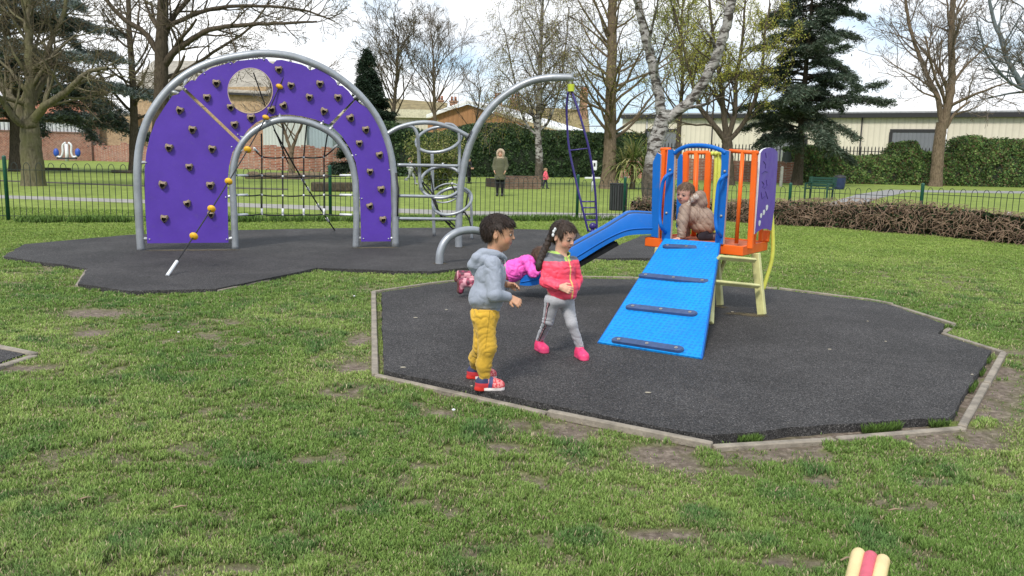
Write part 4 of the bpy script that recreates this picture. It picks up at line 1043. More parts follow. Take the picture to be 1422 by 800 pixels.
def build_trees():
    c0 = dict(CF)
    # large bare tree on the left, pruned limbs
    free_tree('bare_tree', 'thick grey green tree with pruned bare limbs behind the left end of the railing', 47, 258,
        [([(47, 258, 0), (45, 225, 0), (42, 190, 0), (41, 168, 0)], .40, .30, 0, 1),
         ([(41, 175, 0), (25, 150, .2), (8, 128, .4), (-8, 100, .5), (-18, 60, 1), (-20, 10, 1)], .19, .07, 14, 2.4),
         ([(41, 172, 0), (40, 140, 0), (43, 105, 0), (40, 60, 0), (38, 10, 0), (30, -60, 0)], .22, .09, 18, 2.4),
         ([(43, 172, 0), (62, 148, -.3), (92, 128, -.6), (122, 100, -1), (150, 95, -1.4)], .17, .05, 15, 2.2),
         ([(40, 178, 0), (20, 165, -.6), (2, 138, -1), (-15, 130, -1.6), (-40, 125, -2)], .13, .05, 6, 1.8),
         ([(42, 150, 0), (60, 110, .8), (70, 60, 1.2), (88, 20, 1.6), (95, -40, 2)], .13, .05, 16, 2.6)],
        0, dict(c0, levels=4, kids=[5, 4, 4, 3], ang=48, up=.02), 21, M_BARK, M_TWIG, rmin=.011)
    free_tree('bare_tree', 'tall bare tree rising behind the purple climbing arch', 222, 256,
        [([(222, 256, 0), (222, 200, 0), (224, 150, 0), (224, 100, 0), (225, 50, 0), (226, 0, 0), (227, -60, 0)], .36, .17, 8, 3.2),
         ([(226, 92, 0), (250, 66, -.4), (290, 42, -.8), (340, 35, -1), (400, 32, -1.5), (440, 30, -1.5)], .14, .035, 14, 2.2),
         ([(224, 60, 0), (240, 25, .3), (265, -5, .5), (290, -50, .6)], .14, .05, 10, 2.6),
         ([(224, 80, 0), (200, 45, .3), (170, 25, .5), (140, -10, .6), (120, -40, .6)], .13, .05, 10, 2.6),
         ([(226, 110, 0), (262, 95, .8), (300, 70, 1.2), (345, 40, 1.6), (380, -5, 1.8)], .09, .03, 12, 2.4),
         ([(226, 40, 0), (285, 15, 0), (350, 8, 0), (420, 14, 0), (465, 30, 0)], .10, .025, 13, 2.0)],
        0, dict(c0, levels=4, kids=[5, 4, 4, 3], ang=46, up=.04), 7, M_BARKD, M_TWIG, rmin=.011)
    free_tree('bare_tree', 'slim dark tree between the grey arch tube and the ochre building', 187, 240,
        [([(187, 240, 0), (186, 200, 0), (186, 160, 0), (184, 110, 0), (180, 50, 0), (178, -20, 0)], .28, .12, 16, 3.6)],
        0, dict(c0, levels=3, kids=[5, 5, 4], ang=50), 31, M_BARKD, M_TWIG, rmin=.02)
    cedar('blue_cedar', 'blue grey cedar with drooping boughs behind the pruned tree', 28, 238, 13, 8.2, 5, [(.15, .19, .175), (.22, .27, .25), (.09, .12, .10), (.30, .35, .32)], low=.2, n_b=105, r=.42, fluff=1.2)
    free_tree('bare_tree', 'pale forked tree framed by the small grey arch, in front of the red brick wall', 406, 240,
        [([(406, 240, 0), (404, 222, 0), (405, 208, 0)], .22, .17, 0, 1), ([(405, 210, 0), (398, 192, 0), (392, 172, 0), (383, 140, 0), (372, 90, 0)], .12, .05, 10, 3),
         ([(405, 210, 0), (411, 192, 0), (420, 170, 0), (428, 130, 0), (440, 95, 0)], .13, .05, 10, 3)], 0, dict(c0, levels=3, kids=[4, 4, 3]), 77, M_BARKB, M_TWIGP, rmin=.02)
    far = dict(c0, levels=4, kids=[6, 5, 5, 4], ang=38, up=.06, lr=.55)
    free_tree('bare_tree', 'spreading bare tree beside the pointed fir, behind the long house', 546, 236, [([(546, 236, 0), (545, 180, 0), (548, 140, 0), (552, 90, 0), (553, 50, 0)], .26, .06, 26, 5.2)], 0, far, 14, M_BARKD, M_TWIG, rmin=.02)
    free_tree('bare_tree', 'slender bare tree standing over the hedge near the two chimneys', 603, 236, [([(603, 236, 0), (604, 190, 0), (603, 140, 0), (602, 100, 0), (601, 55, 0)], .24, .05, 26, 5.4)], 0, dict(far, up=.08), 15, M_BARKB, M_TWIGP, rmin=.018)
    free_tree('bare_tree', 'low twiggy tree in front of the orange gable', 655, 236, [([(655, 236, 0), (657, 190, 0), (662, 165, 0), (668, 120, 0)], .16, .05, 16, 4.2)], 0, dict(far, levels=3), 17, M_BARKD, M_TWIGP, rmin=.018)
    cedar('fir_tree', 'dark pointed fir beside the right shoulder of the arch', 514, 243, D(512, 66, G(514, 243)[1])[2], 2.7, 9, [(.03, .055, .032), (.045, .075, .04), (.02, .038, .022)], low=.06, n_b=120, shape='fir', r=.2, fluff=1.6)
    bc = [(.30, .27, .05), (.22, .22, .05), (.16, .12, .05)]
    # weeping birch
    free_tree('weeping_birch', 'white stemmed weeping birch behind the low brick planter', 748, 259,
        [([(748, 259, 0), (749, 220, 0), (747, 185, 0), (749, 140, 0), (750, 90, 0), (752, 40, 0), (755, -30, 0)], .20, .06, 30, 3.2),
         ([(747, 188, 0), (735, 178, 0), (722, 150, 0), (712, 100, 0), (700, 40, 0)], .07, .03, 12, 2.2), ([(749, 182, 0), (762, 168, 0), (775, 130, 0), (785, 70, 0), (790, 10, 0)], .07, .03, 12, 2.2)],
        0, dict(c0, levels=3, kids=[6, 6, 5], ang=45, droop=.75, dlv=2, lr=.7, start0=.3), 8, M_BIRCH, M_TWIGP, buds=(26000, bc), rmin=.010, budsize=.030)
    # redwood-like
    rw = dict(c0, levels=3, kids=[7, 6, 4], ang=66, up=.06, lr=.5, start0=.28, lift=.3, rr=.36)
    free_tree('bare_conifer', 'straight brown trunked tree with fluted base beside the spiky palm', 846, 262,
        [([(840, 263, 0), (846, 235, 0), (847, 200, 0), (848, 150, 0), (849, 100, 0), (850, 40, 0), (851, -30, 0), (851, -90, 0)], .34, .17, 46, 4.2)], 0, rw, 18, M_BARKB, M_TWIG, buds=(9000, [(.28, .27, .05), (.35, .33, .07)]), flare=2.0, rmin=.012, budsize=.03)
    # front birch
    free_tree('silver_birch', 'big forked silver birch with peeling white bark just behind the play tower', 905, 296,
        [([(903, 296, 0), (903, 260, 0), (907, 225, 0), (912, 195, 0), (920, 168, 0), (925, 154, 0)], .25, .19, 0, 1),
         ([(922, 172, 0), (916, 140, 0), (909, 105, 0), (901, 70, 0), (893, 35, 0), (885, 0, 0), (875, -40, 0)], .145, .095, 3, 1.6),
         ([(920, 170, 0), (936, 158, -.1), (960, 138, -.2), (981, 108, -.3), (998, 70, -.4), (1010, 30, -.5), (1018, -5, -.5), (1022, -45, -.5)], .145, .115, 3, 1.6)],
        0, dict(c0, levels=3, kids=[4, 4, 4], start0=.5), 12, M_BIRCH, M_TWIG, flare=1.25, rmin=.008)
    # multi-stem tree behind the tower
    free_tree('budding_tree', 'dark many stemmed tree in fresh yellow bud above the play tower', 1012, 257,
        [([(1012, 257, 0), (1011, 225, 0), (1010, 200, 0), (1008, 190, 0)], .36, .30, 0, 1),
         ([(1008, 196, 0), (990, 172, 0), (972, 148, .5), (960, 110, 1), (948, 60, 1), (935, 10, 1)], .19, .06, 16, 3.0),
         ([(1009, 192, 0), (1004, 150, 0), (1000, 110, -.5), (992, 60, -.5), (985, 0, -.5)], .20, .07, 16, 3.0),
         ([(1010, 194, 0), (1020, 160, 0), (1022, 115, .8), (1030, 60, 1), (1035, 0, 1.4)], .18, .06, 16, 3.0),
         ([(1010, 198, 0), (1032, 172, 0), (1048, 140, -.5), (1058, 100, -.5), (1062, 50, -.5), (1070, 5, 0)], .16, .05, 14, 2.8)],
        0, dict(c0, levels=3, kids=[6, 5, 4], ang=42, up=.05), 25, M_BARKD, M_TWIG, buds=(20000, [(.36, .36, .06), (.28, .32, .07), (.42, .38, .08)]), rmin=.017, budsize=.05)
    free_tree('budding_tree', 'thin yellow budding tree behind the silver birch', 945, 248,
        [([(945, 248, 0), (942, 200, 0), (945, 150, 0), (948, 100, 0), (945, 50, 0), (950, -10, 0)], .22, .07, 30, 4.6)], 0, dict(far, levels=3, kids=[6, 6, 5]), 26, M_BARKD, M_TWIG, buds=(16000, [(.38, .38, .06), (.30, .34, .07)]), rmin=.02, budsize=.055)
    cedar('dark_cedar', 'tall dark green cedar in front of the warehouse, beside the park bench', 1106, 257, 14.5, 5.6, 3, [(.08, .12, .08), (.13, .17, .12), (.05, .08, .05), (.19, .235, .17)], low=.2, n_b=125, r=.27, fluff=1.2)
    free_tree('bare_tree', 'pale trunked bare tree against the ivy hedge', 1299, 259,
        [([(1297, 260, 0), (1301, 235, 0), (1304, 200, 0), (1308, 170, 0)], .42, .36, 0, 1),
         ([(1309, 178, 0), (1318, 140, 0), (1322, 100, 0), (1321, 50, 0), (1323, 0, 0), (1325, -60, 0)], .30, .14, 16, 4.0),
         ([(1308, 172, 0), (1302, 135, 0), (1290, 110, .6), (1274, 70, 1), (1262, 30, 1.2), (1255, -30, 1.2)], .20, .08, 16, 4.0),
         ([(1309, 165, 0), (1312, 140, 0), (1296, 100, -.6), (1285, 50, -1)], .15, .05, 10, 3.5),
         ([(1314, 178, 0), (1324, 160, 0), (1334, 150, 0), (1347, 141, 0)], .12, .06, 5, 2)],
        0, dict(c0, levels=4, kids=[5, 5, 4, 3], ang=44, up=.05), 44, M_BARKB, M_TWIGP, rmin=.018)
    free_tree('bare_tree', 'bluish barked bare tree reaching in over the right end of the hedge', 1490, 262,
        [([(1490, 264, 0), (1485, 220, 0), (1470, 175, 0), (1452, 145, 0)], .42, .34, 0, 1),
         ([(1456, 150, 0), (1425, 125, 0), (1405, 95, 0), (1392, 60, .5), (1378, 20, 1), (1370, -30, 1)], .24, .09, 18, 3.6),
         ([(1460, 155, 0), (1440, 100, .6), (1430, 50, 1), (1422, -10, 1.4)], .22, .09, 16, 3.8),
         ([(1430, 128, 0), (1400, 112, -.8), (1372, 78, -1.4), (1356, 30, -2)], .12, .04, 14, 3.2)],
        0, dict(c0, levels=4, kids=[5, 5, 4, 3], ang=46, up=.03), 45, bark_mat('bark_blue_grey', (.07, .085, .09), (.19, .22, .23)), M_TWIG, rmin=.015)
build_trees()
# ================================================================ walls, buildings, hedges, fences of the park
def brick_mat(name, c1, c2, mortar, scale=1.0, bw=.225, rh=.075, rough_mix=.5, stain=(.08, .06, .05)):
    mt, nt, b = newmat(name)
    tc = nt.nodes.new('ShaderNodeTexCoord')
    sx = N(nt, 'ShaderNodeSeparateXYZ'); nt.links.new(tc.outputs['Object'], sx.inputs[0])
    cb = N(nt, 'ShaderNodeCombineXYZ'); nt.links.new(N2(nt, 'ADD', sx.outputs[0], sx.outputs[1]), cb.inputs[0]); nt.links.new(sx.outputs[2], cb.inputs[1])
    br = N(nt, 'ShaderNodeTexBrick'); nt.links.new(cb.outputs[0], br.inputs['Vector'])
    for k, v in (('Color1', rgb(c1)), ('Color2', rgb(c2)), ('Mortar', rgb(mortar)), ('Scale', 1.0), ('Mortar Size', .012 * scale), ('Brick Width', bw * scale), ('Row Height', rh * scale)): br.inputs[k].default_value = v
    f = noise(nt, .7, 7, .7); g = noise(nt, 3.5, 6, .75)
    c = mix(nt, 1.0, br.outputs['Color'], ramp(nt, g, [(.3, .55), (.7, 1.3)]), 'MULTIPLY')
    c = mix(nt, ramp(nt, f, [(.45, 0.0), (.7, rough_mix)]), c, stain)
    nt.links.new(c, b.inputs['Base Color']); b.inputs['Roughness'].default_value = .95; b.inputs['Specular IOR Level'].default_value = .1
    bump(nt, b, br.outputs['Fac'], -.4, .01); return mt
M_BRED = brick_mat('brick_red', (.29, .085, .05), (.36, .15, .09), (.36, .30, .26), 1.6, stain=(.36, .28, .24))
M_BTAN = brick_mat('brick_tan', (.38, .245, .13), (.46, .31, .17), (.40, .33, .25), 1.4, rough_mix=.25, stain=(.28, .17, .09))
M_BORG = brick_mat('brick_orange', (.34, .15, .08), (.42, .21, .11), (.40, .32, .26), 1.4, rough_mix=.2)
def corr_mat(name, c, period=.35, axis=0, var=.1):
    mt, nt, b = newmat(name); tc = nt.nodes.new('ShaderNodeTexCoord'); w = N(nt, 'ShaderNodeTexWave', Scale=1 / period * .314 * 1.0, Distortion=0); w.bands_direction = 'X'
    nt.links.new(tc.outputs['Object'], w.inputs['Vector'])
    f = noise(nt, .5, 6, .65)
    c0 = mix(nt, ramp(nt, f, [(.35, 0.0), (.7, .6)]), c, tuple(x * (1 - var * 2) for x in c))
    c0 = mix(nt, ramp(nt, w.outputs['Fac'], [(.0, .35), (.25, 0.0)]), c0, tuple(x * .55 for x in c))
    nt.links.new(c0, b.inputs['Base Color']); b.inputs['Roughness'].default_value = .6; b.inputs['Specular IOR Level'].default_value = .3
    bump(nt, b, w.outputs['Fac'], .6, .05); return mt
M_CREAM = corr_mat('cream_cladding', (.66, .61, .50), .45, var=.09)
M_ORCL = corr_mat('orange_cladding', (.42, .215, .10), .5)
M_GRCL = corr_mat('grey_cladding', (.30, .36, .40), .3)
M_LGCL = corr_mat('pale_cladding', (.50, .52, .50), .3)
M_ROOF = mat('roof_slate', (.19, .175, .15), .85, var=.2, vscale=1.5, bs=.4, bscale=6, bdist=.03)
M_ROOFB = mat('roof_moss', (.25, .20, .10), .9, var=.2, vscale=1.2, bs=.4, bscale=6, bdist=.03)
M_ROOFW = mat('roof_white', (.80, .80, .80), .6, var=.06, vscale=1)
M_DARK = mat('dark_trim', (.02, .02, .022), .6)
M_SHUT = corr_mat('roller_door', (.17, .18, .20), .3)
M_TERRA = mat('terracotta', (.34, .13, .07), .8, var=.2, vscale=8)

def slab(name, p0, p1, z0, z1, th, m_, parent=None, off=0.0):
    """upright wall between ground points p0 and p1; th is measured away from the camera"""
    p0 = A(p0[0], p0[1], 0); p1 = A(p1[0], p1[1], 0); d = unit(p1 - p0); n = A(-d[1], d[0], 0)
    if n[1] < 0: n = -n
    c = (p0 + p1) / 2 + n * (th / 2 + off) + A(0, 0, (z0 + z1) / 2)
    mb = MB(); mb.box(c, (np.linalg.norm(p1 - p0), th, z1 - z0), np.column_stack([d, n, A(0, 0, 1)])); return mb.build(name, m_, parent)
def zat(px, py, Y): return D(px, py, Y)[2]

def ragged_top_wall(name, p0, p1, h0, h1, th, m_, seed, amp=.12, label=None, cat='wall', step=.5):
    """old wall whose top steps up and down"""
    rs = np.random.RandomState(seed); p0 = A(p0[0], p0[1], 0); p1 = A(p1[0], p1[1], 0); L = np.linalg.norm(p1 - p0); n = int(L / step); d = (p1 - p0) / L; nn = A(-d[1], d[0], 0)
    if nn[1] < 0: nn = -nn
    P = [p0 - A(0, 0, .1), p1 - A(0, 0, .1)]
    for i in range(n, -1, -1):
        t = i / n; h = h0 + (h1 - h0) * t + rs.randn() * amp; q = p0 + (p1 - p0) * t; P += [q + A(0, 0, h) + d * step * .45 * (1 if i < n else 0), q + A(0, 0, h) - d * step * .45 * (1 if i > 0 else 0)]
    o = seg_panel(name, P, nn, th, m_, None); tag(o, label, cat); return o

def build_buildings():
    # left brick wall with railing on top
    a, b = G(-420, 216), G(128, 223.5); 
    W = thing('brick_wall', 'tall weathered red brick wall with white boards and railings on top, behind the exercise machine', 'wall', (a + b) / 2)
    Y = (a + b)[1] / 2; h = zat(60, 184, G(60, 222.4)[1])
    slab('wall_body', a, b, -.2, h, .4, M_BRED, W); slab('coping', a, b, h, h + .12, .5, mat('coping', (.22, .13, .10), .9), W, off=-.05)
    slab('white_boards', a + (b - a) * .3, b - (b - a) * .012, h + .13, h + 1.0, .08, M_WHITE, W, off=.25)
    mb = MB(); d = unit(b - a); L = np.linalg.norm(b - a)
    for i in range(int(L * .75 / .35)): p = b - d * (i * .35) + A(0, 0, 0); mb.bar(A(p[0], p[1], h + .1), A(p[0], p[1], h + 2.0), .04, .04, up=(0, 1, 0))
    mb.bar(a * A(1, 1, 0) + A(0, 0, h + 1.6), b * A(1, 1, 0) + A(0, 0, h + 1.6), .05, .05)
    mb.build('railing', M_DARK, W)
    slab('end_pier', G(119, 223), G(133, 223.5), -.2, h + 3.2, .7, M_BRED, W, off=-.1)
    ragged_top_wall('brick_wall', G(131, 223.5), G(322, 230), zat(160, 201, G(160, 224)[1]), zat(300, 204, G(300, 230)[1]), .4, M_BRED, 3, label='lower patched red brick wall running behind the purple boards, below the ochre building')
    ragged_top_wall('brick_wall', G(322, 234), G(545, 243), 1.85, 1.75, .4, M_BRED, 5, amp=.07, label='low crumbling red brick wall seen through the small grey arch')
    # red roofed houses behind the left wall
    for k, (x0, x1, yt, ye, lab) in enumerate(((-260, -60, 120, 158, 'far terrace house with terracotta roof beyond the frame side of the brick wall'), (-30, 76, 138, 165, 'terracotta roofed house showing under the blue cedar boughs'), (84, 132, 140, 168, 'brick house with small white window peeping through the cedar'))):
        Yh = 115; T = thing('brick_house', lab, 'house', D(.5 * (x0 + x1), 205, Yh) * A(1, 1, 0))
        p0 = D(x0, 200, Yh); p1 = D(x1, 200, Yh); ze = zat((x0 + x1) / 2, ye, Yh); zr = zat((x0 + x1) / 2, yt, Yh)
        slab('wall', p0, p1, -.2, ze, 8, M_BORG, T)
        q0, q1 = A(p0[0] - .4, p0[1] - .4, ze - .1), A(p1[0] + .4, p1[1] - .4, ze - .1); r0, r1 = A(p0[0] - .4, p0[1] + 4, zr), A(p1[0] + .4, p1[1] + 4, zr)
        MB().prism([q0, q1, r1, r0], A(0, .05, .25)).build('roof', M_TERRA, T)
        for i in range(3 if k < 2 else 1):
            c = p0 + (p1 - p0) * ((i + .5) / (3 if k < 2 else 1)); w = MB().box(A(c[0], c[1] - .03, ze - 1.3), (1.5, .1, 1.4)).build('window', M_WHITE, T)
            MB().box(A(c[0], c[1] - .1, ze - 1.3), (1.2, .06, 1.1)).build('pane', M_DARK, w)
    # ochre brick building
    Yb = 92; T = thing('brick_building', 'ochre brick building with long grey roof behind the purple climbing arch', 'building', D(270, 220, Yb) * A(1, 1, 0))
    p0, p1 = D(188, 220, Yb), D(372, 224, Yb - 6); zt = zat(235, 100, Yb)
    zl = zat(320, 125, Yb)
    slab('wall', p0, p1, -.2, zl, 10, M_BTAN, T)
    q = [A(p0[0] - .5, p0[1] - .5, zl - .15), A(p1[0] + .5, p1[1] - .5, zl - 1.0 + .1), A(p1[0] + .5, p1[1] + 7, zl + 3.0), A(p0[0] - .5, p0[1] + 7, zl + 3.4)]
    MB().prism(q, A(0, 0, .25)).build('roof', mat('roof_pale_tiles', (.34, .31, .26), .85, var=.2, vscale=2, bs=.5, bscale=8, bdist=.04), T)
    MB().bar(q[0] + A(0, -.1, 0), q[1] + A(0, -.1, 0), .16, .22).build('gutter', M_DARK, T)
    slab('side_wing', D(126, 220, Yb - 2), D(189, 220, Yb - 2), -.2, zat(160, 160, Yb - 2), 8, M_BTAN, T)
    slab('coping', D(126, 220, Yb - 2), D(189, 220, Yb - 2), zat(160, 160, Yb - 2), zat(160, 157, Yb - 2), 8.2, M_ROOF, T, off=-.1)
    slab('brick_return', D(338, 220, 80), D(366, 220, 80), -.2, zat(350, 172, 80), 2, M_BORG, T)
    # sheds through the arch
    for x0, x1, m_, yt, lab, o in ((366, 426, M_LGCL, 166, 'pale corrugated shed behind the low brick wall', 0), (426.5, 462, M_GRCL, 172, 'blue grey corrugated shed beside the pale one', .4)):
        T = thing('corrugated_shed', lab, 'shed', D((x0 + x1) / 2, 225, 78 + o) * A(1, 1, 0)); zt = zat(x0, yt, 78 + o)
        slab('wall', D(x0, 220, 78 + o), D(x1, 220, 78 + o), -.2, zt, 5, m_, T); slab('roof_edge', D(x0 - .5, 220, 78 + o), D(x1 + .2, 220, 78 + o), zt, zt + .18, 5.4, M_DARK, T, off=-.2)
    # long pale house right of the arch
    Y = 105; T = thing('long_house', 'long cream house with mossy roof between the fir and the orange gable', 'house', D(570, 215, Y) * A(1, 1, 0))
    p0, p1 = D(456, 215, Y), D(612, 215, Y); z0 = zat(570, 158, Y); z1_ = zat(570, 132, Y)
    slab('wall', p0, p1, -.2, z0, 8, M_CREAM, T); MB().prism([A(p0[0] - .4, Y - .5, z0 + .6), A(p1[0] + .4, Y - .5, z0 - .3), A(p1[0] + .4, Y + 5, z1_ - .8), A(p0[0] - .4, Y + 5, z1_)], A(0, 0, .25)).build('roof', M_ROOFB, T)
    slab('fascia', p0 + A(0, -.6, 0), p1 + A(0, -.6, 0), z0 - .5, z0 + .5, .2, mat('cream_fascia', (.62, .58, .42), .7), T)
    # orange gabled shed with white roof
    Y = 88; T = thing('gabled_shed', 'orange clad gable with white roof slope above the clipped hedge', 'shed', D(660, 215, Y) * A(1, 1, 0))
    P = [D(x, y, Y) for x, y in ((594, 240), (594, 166), (610, 158), (650, 145), (700, 163), (738, 176), (790, 186), (790, 240))]
    P[0][2] = P[-1][2] = -.2
    seg_panel('gable_wall', P, A(0, 1, 0), .3, M_ORCL, T)
    rf = [D(648, 143, Y - .5), D(700, 160.5, Y - .5), D(790, 185, Y - .5), D(834, 190, Y + 6), D(760, 164, Y + 14), D(690, 150, Y + 14)]
    MB().prism([D(649, 143.5, Y - .4), D(800, 188.5, Y - .4), D(812, 184, Y + 16), D(690, 149, Y + 16)], A(0, 0, .3)).build('roof', M_ROOFW, T)
    MB().prism([D(651, 143.5, Y - .5), D(592, 164, Y - .5), D(592, 163, Y + 12), D(651, 142, Y + 12)][::-1], A(0, 0, .3)).build('roof', M_ROOFW, T)
    # mossy roofed terrace with chimneys
    Y = 120; T = thing('terrace_house', 'terrace house with long olive brown roof and brick chimneys behind the weeping birch', 'house', D(765, 215, Y) * A(1, 1, 0))
    p0, p1 = D(686, 215, Y), D(818, 215, Y); z0 = zat(760, 182, Y); z1_ = zat(760, 147, Y)
    slab('wall', p0, p1, -.2, z0, 9, M_BTAN, T); MB().prism([A(p0[0], Y - .5, z0), A(p1[0], Y - .5, z0 - .6), A(p1[0], Y + 4.5, z1_ - .5), A(p0[0], Y + 4.5, z1_)], A(0, 0, .3)).build('roof', M_ROOFB, T)
    for x, y, w in ((692, 135, 14), (716, 136, 18), (811, 127, 13)):
        c = D(x, y, Y + 3); ww = w / FPX * Y * .8; zb = z1_ - 2
        ch = MB().box(A(c[0], Y + 3, (c[2] + zb) / 2), (ww, 1.0, c[2] - zb)).build('chimney', M_BORG, T); 
        for k in range(3): MB().tube([A(c[0] + (k - 1) * ww * .3, Y + 3, c[2]), A(c[0] + (k - 1) * ww * .3, Y + 3, c[2] + .6)], .16, 8).build('chimney_pot', M_TERRA, ch, smooth=True)
        MB().box(A(c[0], Y + 3, c[2] - .15), (ww + .25, 1.2, .2)).build('chimney_cap', M_BORG, ch)
    T = thing('terrace_house', 'house with two tall chimneys just left of the orange gable, mostly hidden', 'house', D(620, 215, Y) * A(1, 1, 0))
    p0, p1 = D(585, 215, Y), D(660, 215, Y); zz = zat(620, 158, Y)
    slab('wall', p0, p1, -.2, zz - 1, 8, M_BORG, T); MB().prism([A(p0[0], Y - .5, zz - 1), A(p1[0], Y - .5, zz - 1), A(p1[0], Y + 4.5, zz + .6), A(p0[0], Y + 4.5, zz + .6)], A(0, 0, .3)).build('roof', M_ROOFB, T)
    for x, y, w in ((612, 139, 9), (630, 140, 13)):
        c = D(x, y, Y + 3); ww = w / FPX * Y * .8
        ch = MB().box(A(c[0], Y + 3, (c[2] + zz) / 2 - .5), (ww, 1.0, c[2] - zz + 1)).build('chimney', M_BORG, T)
        for k in (-1, 1): MB().tube([A(c[0] + k * ww * .25, Y + 3, c[2]), A(c[0] + k * ww * .25, Y + 3, c[2] + .6)], .16, 8).build('chimney_pot', M_TERRA, ch, smooth=True)
        MB().box(A(c[0], Y + 3, c[2] - .1), (ww + .2, 1.2, .2)).build('chimney_cap', M_BORG, ch)
    # warehouse
    T = thing('warehouse', 'long cream corrugated warehouse with dark eaves and grey roller doors behind the ivy hedge', 'warehouse', D(1200, 230, 80) * A(1, 1, 0))
    q0, q1 = D(862, 225, 95), D(1700, 245, 68); z0 = zat(862, 165, 95); z1_ = z0
    slab('wall', q0, q1, -.2, z0, 20, M_CREAM, T)
    slab('eaves', q0, q1, z0, z0 + .42, 20.6, M_DARK, T, off=-.5)
    d = unit((q1 - q0) * A(1, 1, 0)); n = A(-d[1], d[0], 0)
    e0, e1_ = q0 * A(1, 1, 0) + A(0, 0, z0 + .43), q1 * A(1, 1, 0) + A(0, 0, z0 + .43)
    MB().prism([e0 - n * .4, e1_ - n * .4, e1_ + n * 10 + A(0, 0, .55), e0 + n * 10 + A(0, 0, .55)], A(0, 0, .15)).build('roof', mat('roof_sheet_grey', (.33, .34, .35), .6), T)
    for i in range(11):
        c = q0 * A(1, 1, 0) + d * (3 + i * 7.4) - n * .12; MB().tube([c, c + A(0, 0, z0)], .07, 8).build('downpipe', M_DARK if i % 2 else M_GALV2, T, smooth=True)
    def door(xa, xb, yt, m_, fr=True):
        pa = V(xa, yt, q0, q1); pb = V(xb, yt, q0, q1); zt = (pa[2] + pb[2]) / 2
        o = slab('roller_door', pa, pb, -.1, zt, .1, m_, T, off=-.16)
        slab('frame', pa - d * .25, pb + d * .25, zt, zt + .3, .14, M_DARK, o, off=-.2); slab('frame', pa - d * .3, pa, -.1, zt, .14, M_DARK, o, off=-.2); slab('frame', pb, pb + d * .3, -.1, zt, .14, M_DARK, o, off=-.2)
    door(1240, 1301, 184, M_SHUT); door(900, 942, 183, M_SHUT); door(1062, 1118, 190, M_SHUT); door(1560, 1640, 184, M_SHUT)
build_buildings()

def leaf_hedge(name, label, p0, p1, prof, thick, cols, n, size, seed, body=(.012, .02, .008), cat='hedge', top_amp=.15, low_bare=0):
    """prof: list of (t, height) along the hedge; a dark twiggy body under a coat of leaf-sized faces"""
    rs = np.random.RandomState(seed); p0 = A(p0[0], p0[1], 0); p1 = A(p1[0], p1[1], 0); L = np.linalg.norm(p1 - p0); d = (p1 - p0) / L; nn = A(d[1], -d[0], 0)
    if nn[1] > 0: nn = -nn
    T = thing(name, label, cat, (p0 + p1) / 2)
    tt = [a for a, _ in prof]; hh = [b for _, b in prof]
    H = lambda t: np.interp(t, tt, hh)
    k = 80; V_ = []; F = []
    sec = [(0, 0), (.06, .3), (0, .75), (-.15, .93), (-.5, .97), (-.85, .93), (-1, .75), (-1, 0)]
    for i in range(k + 1):
        t = i / k; h = H(t) - .12; q = p0 + (p1 - p0) * t
        for a, b in sec:
            w = (fbm(A(t * L * .8, b * h, a * 3)[None], 1.0, 3)[0] - .5) * .35
            V_.append(q + nn * (a * (thick - .2) - .1 + w * (b > 0)) + A(0, 0, b * h + w * .5 * (b > 0)))
    m_ = len(sec)
    for i in range(k):
        for j in range(m_ - 1): F.append((i * m_ + j, (i + 1) * m_ + j, (i + 1) * m_ + j + 1, i * m_ + j + 1))
    F += [tuple(range(m_)), tuple(range(k * m_, (k + 1) * m_))[::-1]]
    mesh_obj('hedge_body', V_, F, mat(name + '_wood', body, .95, var=.2), T)
    na = int(n * .66)
    t = rs.rand(n); h = H(t); front = np.arange(n) < na
    u = rs.rand(n) ** .9
    hz = np.where(front, u * h, h * (.9 + .13 * rs.rand(n)) + rs.randn(n) * .03)
    dep = np.where(front, rs.randn(n) * .05, -rs.rand(n) * thick)
    pos = p0 + (p1 - p0) * t[:, None]
    w = (fbm(np.stack([t * L * .8, hz, 0 * t], -1), 1.0, 3) - .5) * .4 + (fbm(np.stack([t * L * 2.6, hz * 2.2, 3 + 0 * t], -1), 1.0, 2) - .5) * .35
    rnd = np.clip((hz / h - .8) / .2, 0, 1) ** 2 * .25
    C = pos + nn * (dep + w - rnd)[:, None]; C[:, 2] = hz + (fbm(np.stack([t * L * 1.7, 0 * t], -1), 1.0, 3) - .5) * top_amp * 2 * (hz / h)
    C[:, 2] = np.maximum(C[:, 2], .02)
    tone = .55 + .9 * fbm(C, 1.6, 3)
    tint = pick_tint(rs, n, cols) * (tone ** 1.6)[:, None]
    cards('leaves', C, size * (.5 + rs.rand(n)), tint, M_LEAF, T, aspect=.62, nrm=np.where(front[:, None], nn, A(0, 0, 1)), seed=seed)
    return T

def bow_fence(T, p, q, h, sp=.112, r=.0065, m_=None):
    """panel of a bow-top railing between two ground points"""
    p = A(p[0], p[1], 0); q = A(q[0], q[1], 0); L = np.linalg.norm(q - p); d = (q - p) / L; n = max(2, int(L / sp)); n -= n % 2; sp = L / (n + 1); mb = MB()
    z0 = .10; zr = h - .14
    for i in range(0, n, 2):
        a = p + d * sp * (i + 1); b = p + d * sp * (i + 2); c = (a + b) / 2; w = sp / 2
        path = [a + A(0, 0, z0 - .08), a + A(0, 0, zr)] + [c - d * w * cos(t) + A(0, 0, zr + .02 + sin(t) * .10) for t in np.linspace(0, pi, 7)] + [b + A(0, 0, zr), b + A(0, 0, z0 - .08)]
        mb.tube(np.array(path), r, 5)
    for z in (z0, zr - .02): mb.bar(p + A(0, 0, z), q + A(0, 0, z), .03, .010)
    return mb.build('railing_panel', m_, T)

